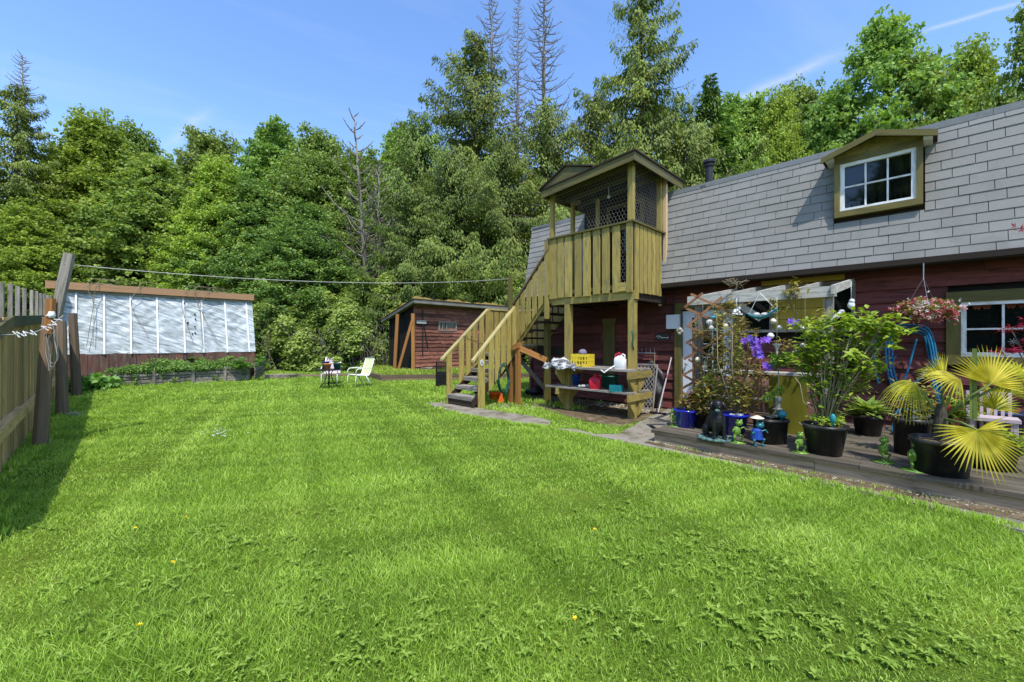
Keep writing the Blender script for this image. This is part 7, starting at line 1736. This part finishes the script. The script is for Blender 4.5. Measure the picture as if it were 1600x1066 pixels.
# unseen trees added behind the camera, only to give the window panes reflections
for (u_, n_, s_) in ((-4, -15, .8), (1, -17, .9), (6, -15, .8)):
    o = copy_tree(darkA); o.location = W(u_, n_); o.scale = (s_, s_, s_); o.rotation_euler = (0, 0, u_); tag(o, 'unseen dark tree added behind the viewer for the window panes to mirror', 'tree', 'unseen trees added behind the viewer')
# undergrowth closing the wood: one mass
mb = MB(); mb2 = MB()
for k in range(560):
    x = random.uniform(-42, 42); y = 37+random.uniform(-2, 3)+abs(x)*.05; z = random.uniform(.3, 9.5) if x < 8 else random.uniform(.3, 13)
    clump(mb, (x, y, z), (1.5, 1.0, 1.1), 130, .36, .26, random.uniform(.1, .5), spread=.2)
tag(mb.build('forest_undergrowth', M['leaf_dark']), 'dense dark undergrowth filling the depth of the wood', 'undergrowth', kind='stuff')
# low leafy fringe between greenhouse and trees
mb = MB()
for k in range(150):
    px = random.uniform(0, 430); Y = random.uniform(25, 27.5); x = (px-800)/F*Y; z = random.uniform(.3, 4.6)
    clump(mb, (x, Y, z), (.9, .7, .6), 90, .20, .14, random.uniform(.2, .75))
tag(mb.build('shrub_fringe', M['leaf_alder']), 'leafy shrub fringe at the edge of the wood behind the greenhouse', 'shrubs', kind='stuff')
# bramble thicket: a heaped mass with hollows at its foot
def bramble_h(px):
    xs_ = [395, 420, 470, 520, 560, 600, 640, 700, 760, 820, 900, 1000]; ys_ = [468, 462, 452, 466, 440, 432, 438, 428, 430, 432, 430, 430]
    return float(np.interp(px, xs_, ys_))
mb = MB(); ms = MB()
for k in range(2300):
    px = random.uniform(398, 900); top = bramble_h(px)+5*math.sin(px*.11)+3*math.sin(px*.31)
    yf = 20.6+1.6*min(1, max(0, (px-560)/60)); zt = H+(533-top)/F*(yf+2.6)
    s_ = random.random()**.85; z = max(.12, zt*s_)
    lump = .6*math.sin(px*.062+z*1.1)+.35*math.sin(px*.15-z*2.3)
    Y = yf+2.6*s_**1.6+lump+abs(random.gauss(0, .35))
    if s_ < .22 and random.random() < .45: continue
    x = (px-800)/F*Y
    q = random.uniform(.25, .5); clump(mb, (x, Y, z), (q, q, q*.6), 95, .15, .11, .44-.38*lump+.12*min(z, 3)/3+random.uniform(-.18, .18), up=.9)  # leaf tint paints shade into the hollows and light onto the upper lumps
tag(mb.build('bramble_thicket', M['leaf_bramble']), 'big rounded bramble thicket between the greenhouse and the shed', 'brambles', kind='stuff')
for k in range(60):
    px = random.uniform(400, 640) if k % 2 else random.uniform(550, 590); Y = 20.7+random.uniform(-.2, .9); x = (px-800)/F*Y; h = random.uniform(1.0, 2.6); dx_ = random.uniform(-.9, .9)
    ms.tube([(x, Y, 0), (x+dx_*.5, Y-.15, h*.7), (x+dx_, Y-.3, h), (x+dx_*1.6, Y-.5, h*.8)], [.012, .010, .008, .004], 4, random.random())
tag(ms.build('bramble_canes', M['deadbark']), 'dry grey bramble canes at the foot of the thicket', 'canes', kind='stuff')
# shrub leaves tinted dark to paint shade behind the thicket
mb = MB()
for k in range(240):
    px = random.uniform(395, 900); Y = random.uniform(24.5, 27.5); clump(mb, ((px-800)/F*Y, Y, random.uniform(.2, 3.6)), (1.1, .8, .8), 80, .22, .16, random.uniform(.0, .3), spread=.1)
tag(mb.build('thicket_shade', M['leaf_dark']), 'leaves tinted dark as shade behind the bramble thicket', 'undergrowth', kind='stuff')

# ---------------------------------------------------------------- grass
g = np.random.default_rng(99)
excl = [np.array(p) for p in PATHS]
deckp = [tuple(W(2.9, fn(2.9)-.02).xy), tuple(W(2.9, 8.9).xy), tuple(W(-6, 9).xy), tuple(W(-6, fn(-6)-.02).xy)]
bedp = bedpoly
housep = [tuple(W(8.05, 8.8).xy), tuple(W(8.05, 15).xy), tuple(W(-6, 15).xy), tuple(W(-6, 8.8).xy)]
ghp = [tuple(W(19.5, -1.2).xy), tuple(W(19.5, 4.7).xy), tuple(W(24, 4.7).xy), tuple(W(24, -1.2).xy)]
terr = [(p.x, p.y) for p in TERR]
def edge_dist_path(x, y):
    r = np.zeros(x.shape, bool)
    for p in PATHS: r |= inpoly(x+.035*np.sin(y*23), y+.035*np.sin(x*27), p)
    return r
def grass(name, bands, label, z0=0, poly_in=None, hfac=1.0):
    Vs = []; Fs = []; Ts = []; n0 = 0; mb = MB()
    for (y0, y1, dens, h0, wd) in bands:
        # sample inside the camera-side wedge plus a margin so a side step still sees lawn
        A = (y1-y0)*(2*1.32*(y0+y1)/2+3.0); n = int(A*dens); 
        y = g.uniform(y0, y1, n); half = 1.32*y+1.5; x = g.uniform(-1, 1, n)*half
        un_ = (x+y)/S2; ok = un_ > FN+.0
        ok &= ~edge_dist_path(x, y) & ~inpoly(x, y, deckp) & ~inpoly(x, y, bedp) & ~inpoly(x, y, housep) & ~inpoly(x, y, ghp)
        if poly_in is not None: ok &= inpoly(x, y, poly_in)
        else: ok &= ~inpoly(x, y, terr)
        # patchy height and density
        ps_ = nz(x, y, 1.1, 1)+.6*nz(x, y, 3.1, 5); ok &= g.random(n) < np.clip(.86+.22*ps_, .45, 1)
        inn = (x+y)/S2; ok &= ~((inn > 6.3) & (x > -.6) & (y > 7.0) & (g.random(n) < .25))
        x = x[ok]; y = y[ok]; n = len(x)
        ps_ = nz(x, y, 1.1, 1)+.6*nz(x, y, 3.1, 5)
        h = h0*hfac*(1+.5*ps_+.3*nz(x, y, 7.3, 2.2))*g.uniform(.45, 1.5, n); a = g.uniform(0, 6.283, n)
        lx = .25*nz(x, y, 2.3, 2)+.2*nz(x, y, 6.3, 3); ly = .25*nz(x, y, 2.0, 7)+.2*nz(x, y, 7.1, 1)
        ln = np.stack([np.cos(a)*g.uniform(.1, 1.1, n)+lx, np.sin(a)*g.uniform(.1, 1.1, n)+ly, np.ones(n)], 1)
        ln = norm(ln); ang = g.uniform(0, 6.283, n); sdv = np.stack([np.cos(ang), np.sin(ang), np.zeros(n)], 1)*(wd*g.uniform(.6, 1.3, n))[:, None]*.5
        B = np.stack([x, y, np.full(n, z0-.003)], 1); Mi = B+ln*h[:, None]*.55; bend = np.stack([ln[:, 0]*.8, ln[:, 1]*.8, -.12+0*h], 1); T = B+ln*h[:, None]+bend*h[:, None]*.45
        V = np.stack([B-sdv, B+sdv, Mi+sdv*.8, Mi-sdv*.8, T], 1).reshape(-1, 3)
        i = np.arange(n)[:, None]*5
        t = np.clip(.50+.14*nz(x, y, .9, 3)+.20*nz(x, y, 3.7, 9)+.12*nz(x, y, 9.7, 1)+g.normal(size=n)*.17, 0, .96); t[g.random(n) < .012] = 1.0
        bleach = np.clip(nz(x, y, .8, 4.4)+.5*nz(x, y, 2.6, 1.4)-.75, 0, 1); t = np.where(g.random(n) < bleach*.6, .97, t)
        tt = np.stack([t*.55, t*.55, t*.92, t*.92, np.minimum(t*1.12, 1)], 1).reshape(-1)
        mb.add(V, i+np.array([[0, 1, 2, 3]]), None, tt)
        m_ = mb.n-len(V); mb.F.append(i+np.array([[3, 2, 4]])+m_)
    return tag(mb.build(name, M['grass'], loc=(0, 0, 0)), label, 'grass', kind='stuff')
Q_ = 1.0
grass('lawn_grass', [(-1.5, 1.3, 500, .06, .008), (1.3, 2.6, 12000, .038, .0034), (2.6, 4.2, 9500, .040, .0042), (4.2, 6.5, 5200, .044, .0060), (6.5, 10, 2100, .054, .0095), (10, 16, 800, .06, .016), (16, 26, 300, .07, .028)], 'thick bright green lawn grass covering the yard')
grass('terrace_grass', [(15, 22, 420, .10, .022)], 'bright grass on the raised strip in front of the shed', z0=TZ, poly_in=terr)
# rough longer grass along edges of path, deck, stairs
mb = MB()
def tufts(pts, n, h, spread):
    for k in range(n):
        i = random.randrange(len(pts)-1); c = pts[i].lerp(pts[i+1], random.random())+Vector((random.gauss(0, spread), random.gauss(0, spread), 0)); m = 14
        a = g.uniform(0, 6.28, m); el = g.uniform(.7, 1.5, m); D = np.stack([np.cos(a)*np.cos(el), np.sin(a)*np.cos(el), np.sin(el)], 1)
        leaves(mb, np.array(c)[None, :]+g.normal(size=(m, 3))*[.02, .02, 0], D, np.stack([np.cos(a), np.sin(a), np.ones(m)], 1), h*g.uniform(.5, 1.2, m), .007+.001*c.y*.6, np.clip(g.normal(size=m)*.2+.5, 0, 1), shape='quad', fold=.02)
tufts([W(2.85, 5.70), W(-1, 5.50), W(-3, 5.40)], 150, .06, .03)
tufts([G(690, 632), G(760, 630), G(800, 626), G(850, 632), G(900, 640)], 150, .13, .12)
tufts([G(868, 674), G(1000, 702), G(1200, 740), G(1400, 782), G(1560, 822), G(1900, 903)], 420, .065, .035)
tufts([G(664, 634), G(730, 652), G(800, 664), G(858, 670)], 120, .08, .03)
tufts([Vector((-3.9, 3.1, 0)), G(0, 745), G(60, 700), G(97, 652), G(118, 622)], 260, .10, .06)
tufts([bedA, bedB, bedC], 120, .16, .06)
tag(mb.build('edge_grass', M['grass'], loc=(0, 0, 0)), 'longer grass tufts left along the path, fence and bed edges', 'grass', kind='stuff')
# broad-leaved weeds in the lawn
mb = MB()
patches = [(250, 915, .28, 34), (210, 990, .25, 26), (480, 880, .22, 26), (430, 850, .2, 18), (500, 940, .2, 22), (330, 840, .15, 16), (660, 960, .22, 26), (760, 1000, .25, 34), (600, 1040, .2, 20), (400, 1040, .22, 18), (1050, 880, .3, 40), (1150, 860, .28, 34), (1350, 890, .3, 40), (1420, 1000, .28, 40), (1500, 960, .25, 24), (1230, 940, .3, 34), (1300, 1020, .25, 30), (1100, 960, .3, 28), (960, 870, .25, 20), (1460, 890, .25, 24), (930, 1000, .2, 14), (80, 830, .15, 10), (560, 800, .2, 12), (1000, 800, .25, 12), (1000, 940, .3, 22), (1180, 1000, .28, 26)]
for px, py, R_, n in patches:
    c = G(px, py)
    for k in range(int(n*.75)):
        p = c+Vector((random.gauss(0, R_*1.0), random.gauss(0, R_*.5), .0)); m = random.randint(4, 7); a0 = random.random()*6.28
        for j in range(m):
            a = a0+j*6.28/m+random.uniform(-.3, .3); el = random.uniform(.15, .7); d = np.array([[math.cos(a)*math.cos(el), math.sin(a)*math.cos(el), math.sin(el)]])
            leaves(mb, np.array([[p.x, p.y, .012+random.random()*.02]]), d, np.array([[-math.cos(a)*.4, -math.sin(a)*.4, 1.]]), random.uniform(.022, .05), random.uniform(.012, .024), .2+random.random()*.7, curl=.3)
m = 42000; y = g.uniform(1.3, 7.0, m)**1.0; x = g.uniform(-1, 1, m)*(1.3*y+1); keep = (g.random(m) < np.clip(.35+.9*nz(x, y, 1.7, 6.1), .04, 1)) & ~edge_dist_path(x, y) & ~inpoly(x, y, deckp) & ((x+y)/S2 > FN)
x = x[keep]; y = y[keep]; m = len(x); a = g.uniform(0, 6.28, m); el = g.uniform(-.1, .6, m)
leaves(mb, np.stack([x, y, g.uniform(.012, .042, m)], 1), np.stack([np.cos(a)*np.cos(el), np.sin(a)*np.cos(el), np.sin(el)], 1), norm(np.stack([g.normal(size=m)*.35, g.normal(size=m)*.35, np.ones(m)], 1)), g.uniform(.010, .026, m), g.uniform(.007, .014, m), np.clip(g.normal(size=m)*.25+.55, 0, 1), curl=.2)
tag(mb.build('lawn_weeds', M['weed']), 'patches of broad-leaved weeds growing in the lawn', 'weeds', kind='stuff')
mb = MB()
for k in range(26):
    c = G(345+random.gauss(0, 11), 681+random.gauss(0, 5)); 
    for j in range(6): a = j*1.05; leaves(mb, np.array([[c.x, c.y, .07]]), np.array([[math.cos(a), math.sin(a), .1]]), np.array([[0, 0, 1.]]), .022, .018, .5)
tag(mb.build('daisies', M['daisy'], loc=(0, 0, 0)), 'cluster of small white daisies in the sunny lawn', 'daisies', kind='stuff')
fl = [((269, 896), 'yellow dandelion above the weed patch in the left foreground'), ((216, 999), 'yellow dandelion nearest the bottom left of the photo'), ((289, 822), 'yellow dandelion halfway down the left side of the lawn'), ((210, 840), 'small yellow dandelion left of the one halfway down the lawn'), ((928, 842), 'pale yellow dandelion right of the middle of the lawn'), ((896, 988), 'tiny orange-yellow dandelion at the bottom centre')]
for (px, py), lab in fl:
    c = G(px, py); r = root('dandelion', c, lab, 'dandelion', 'dandelions in the lawn'); mb = MB(); mb.tube([c, c+Vector((.005, 0, .07))], .0022, 5); mb.build('stem', M['greenstem'], r)
    mb = MB(); m = 26; a = g.uniform(0, 6.28, m); el = g.uniform(.05, .9, m); D = np.stack([np.cos(a)*np.cos(el), np.sin(a)*np.cos(el), np.sin(el)], 1); leaves(mb, np.repeat(np.array([[c.x+.005, c.y, .07]]), m, 0), D, np.stack([0*a, 0*a, 0*a+1], 1), .017, .006, g.random(m), shape='quad'); mb.build('flower', M['yellowflower'], r)
# stones and litter along the path edge
mb = MB()
for k in range(240):
    t = random.random(); u = 2.9-t*5.5; n = fn(u)-.03-abs(random.gauss(0, .05)); c = W(u, n, .035); mb.ball(c, (random.uniform(.006, .018), random.uniform(.006, .016), .006), 6, 4, jit=.2)
for k in range(160):
    c = W(random.uniform(4, 5.6), random.uniform(8.0, 8.7), .022); mb.ball(c, (random.uniform(.01, .03), random.uniform(.01, .025), .01), 6, 4, jit=.2)
for k in range(110):
    c = G(random.uniform(740, 860), random.uniform(631, 640), .01); mb.ball(c, (random.uniform(.01, .03), random.uniform(.01, .025), .01), 6, 4, jit=.2)
tag(mb.build('pebbles', surf('pebble', (.22, .2, .16), (.5, .46, .38), (30, 30, 30), tintamt=.4)), 'small pebbles and litter along the deck edge and wall', 'gravel', kind='stuff')
# drop the unused templates' emptiness: every template was placed above
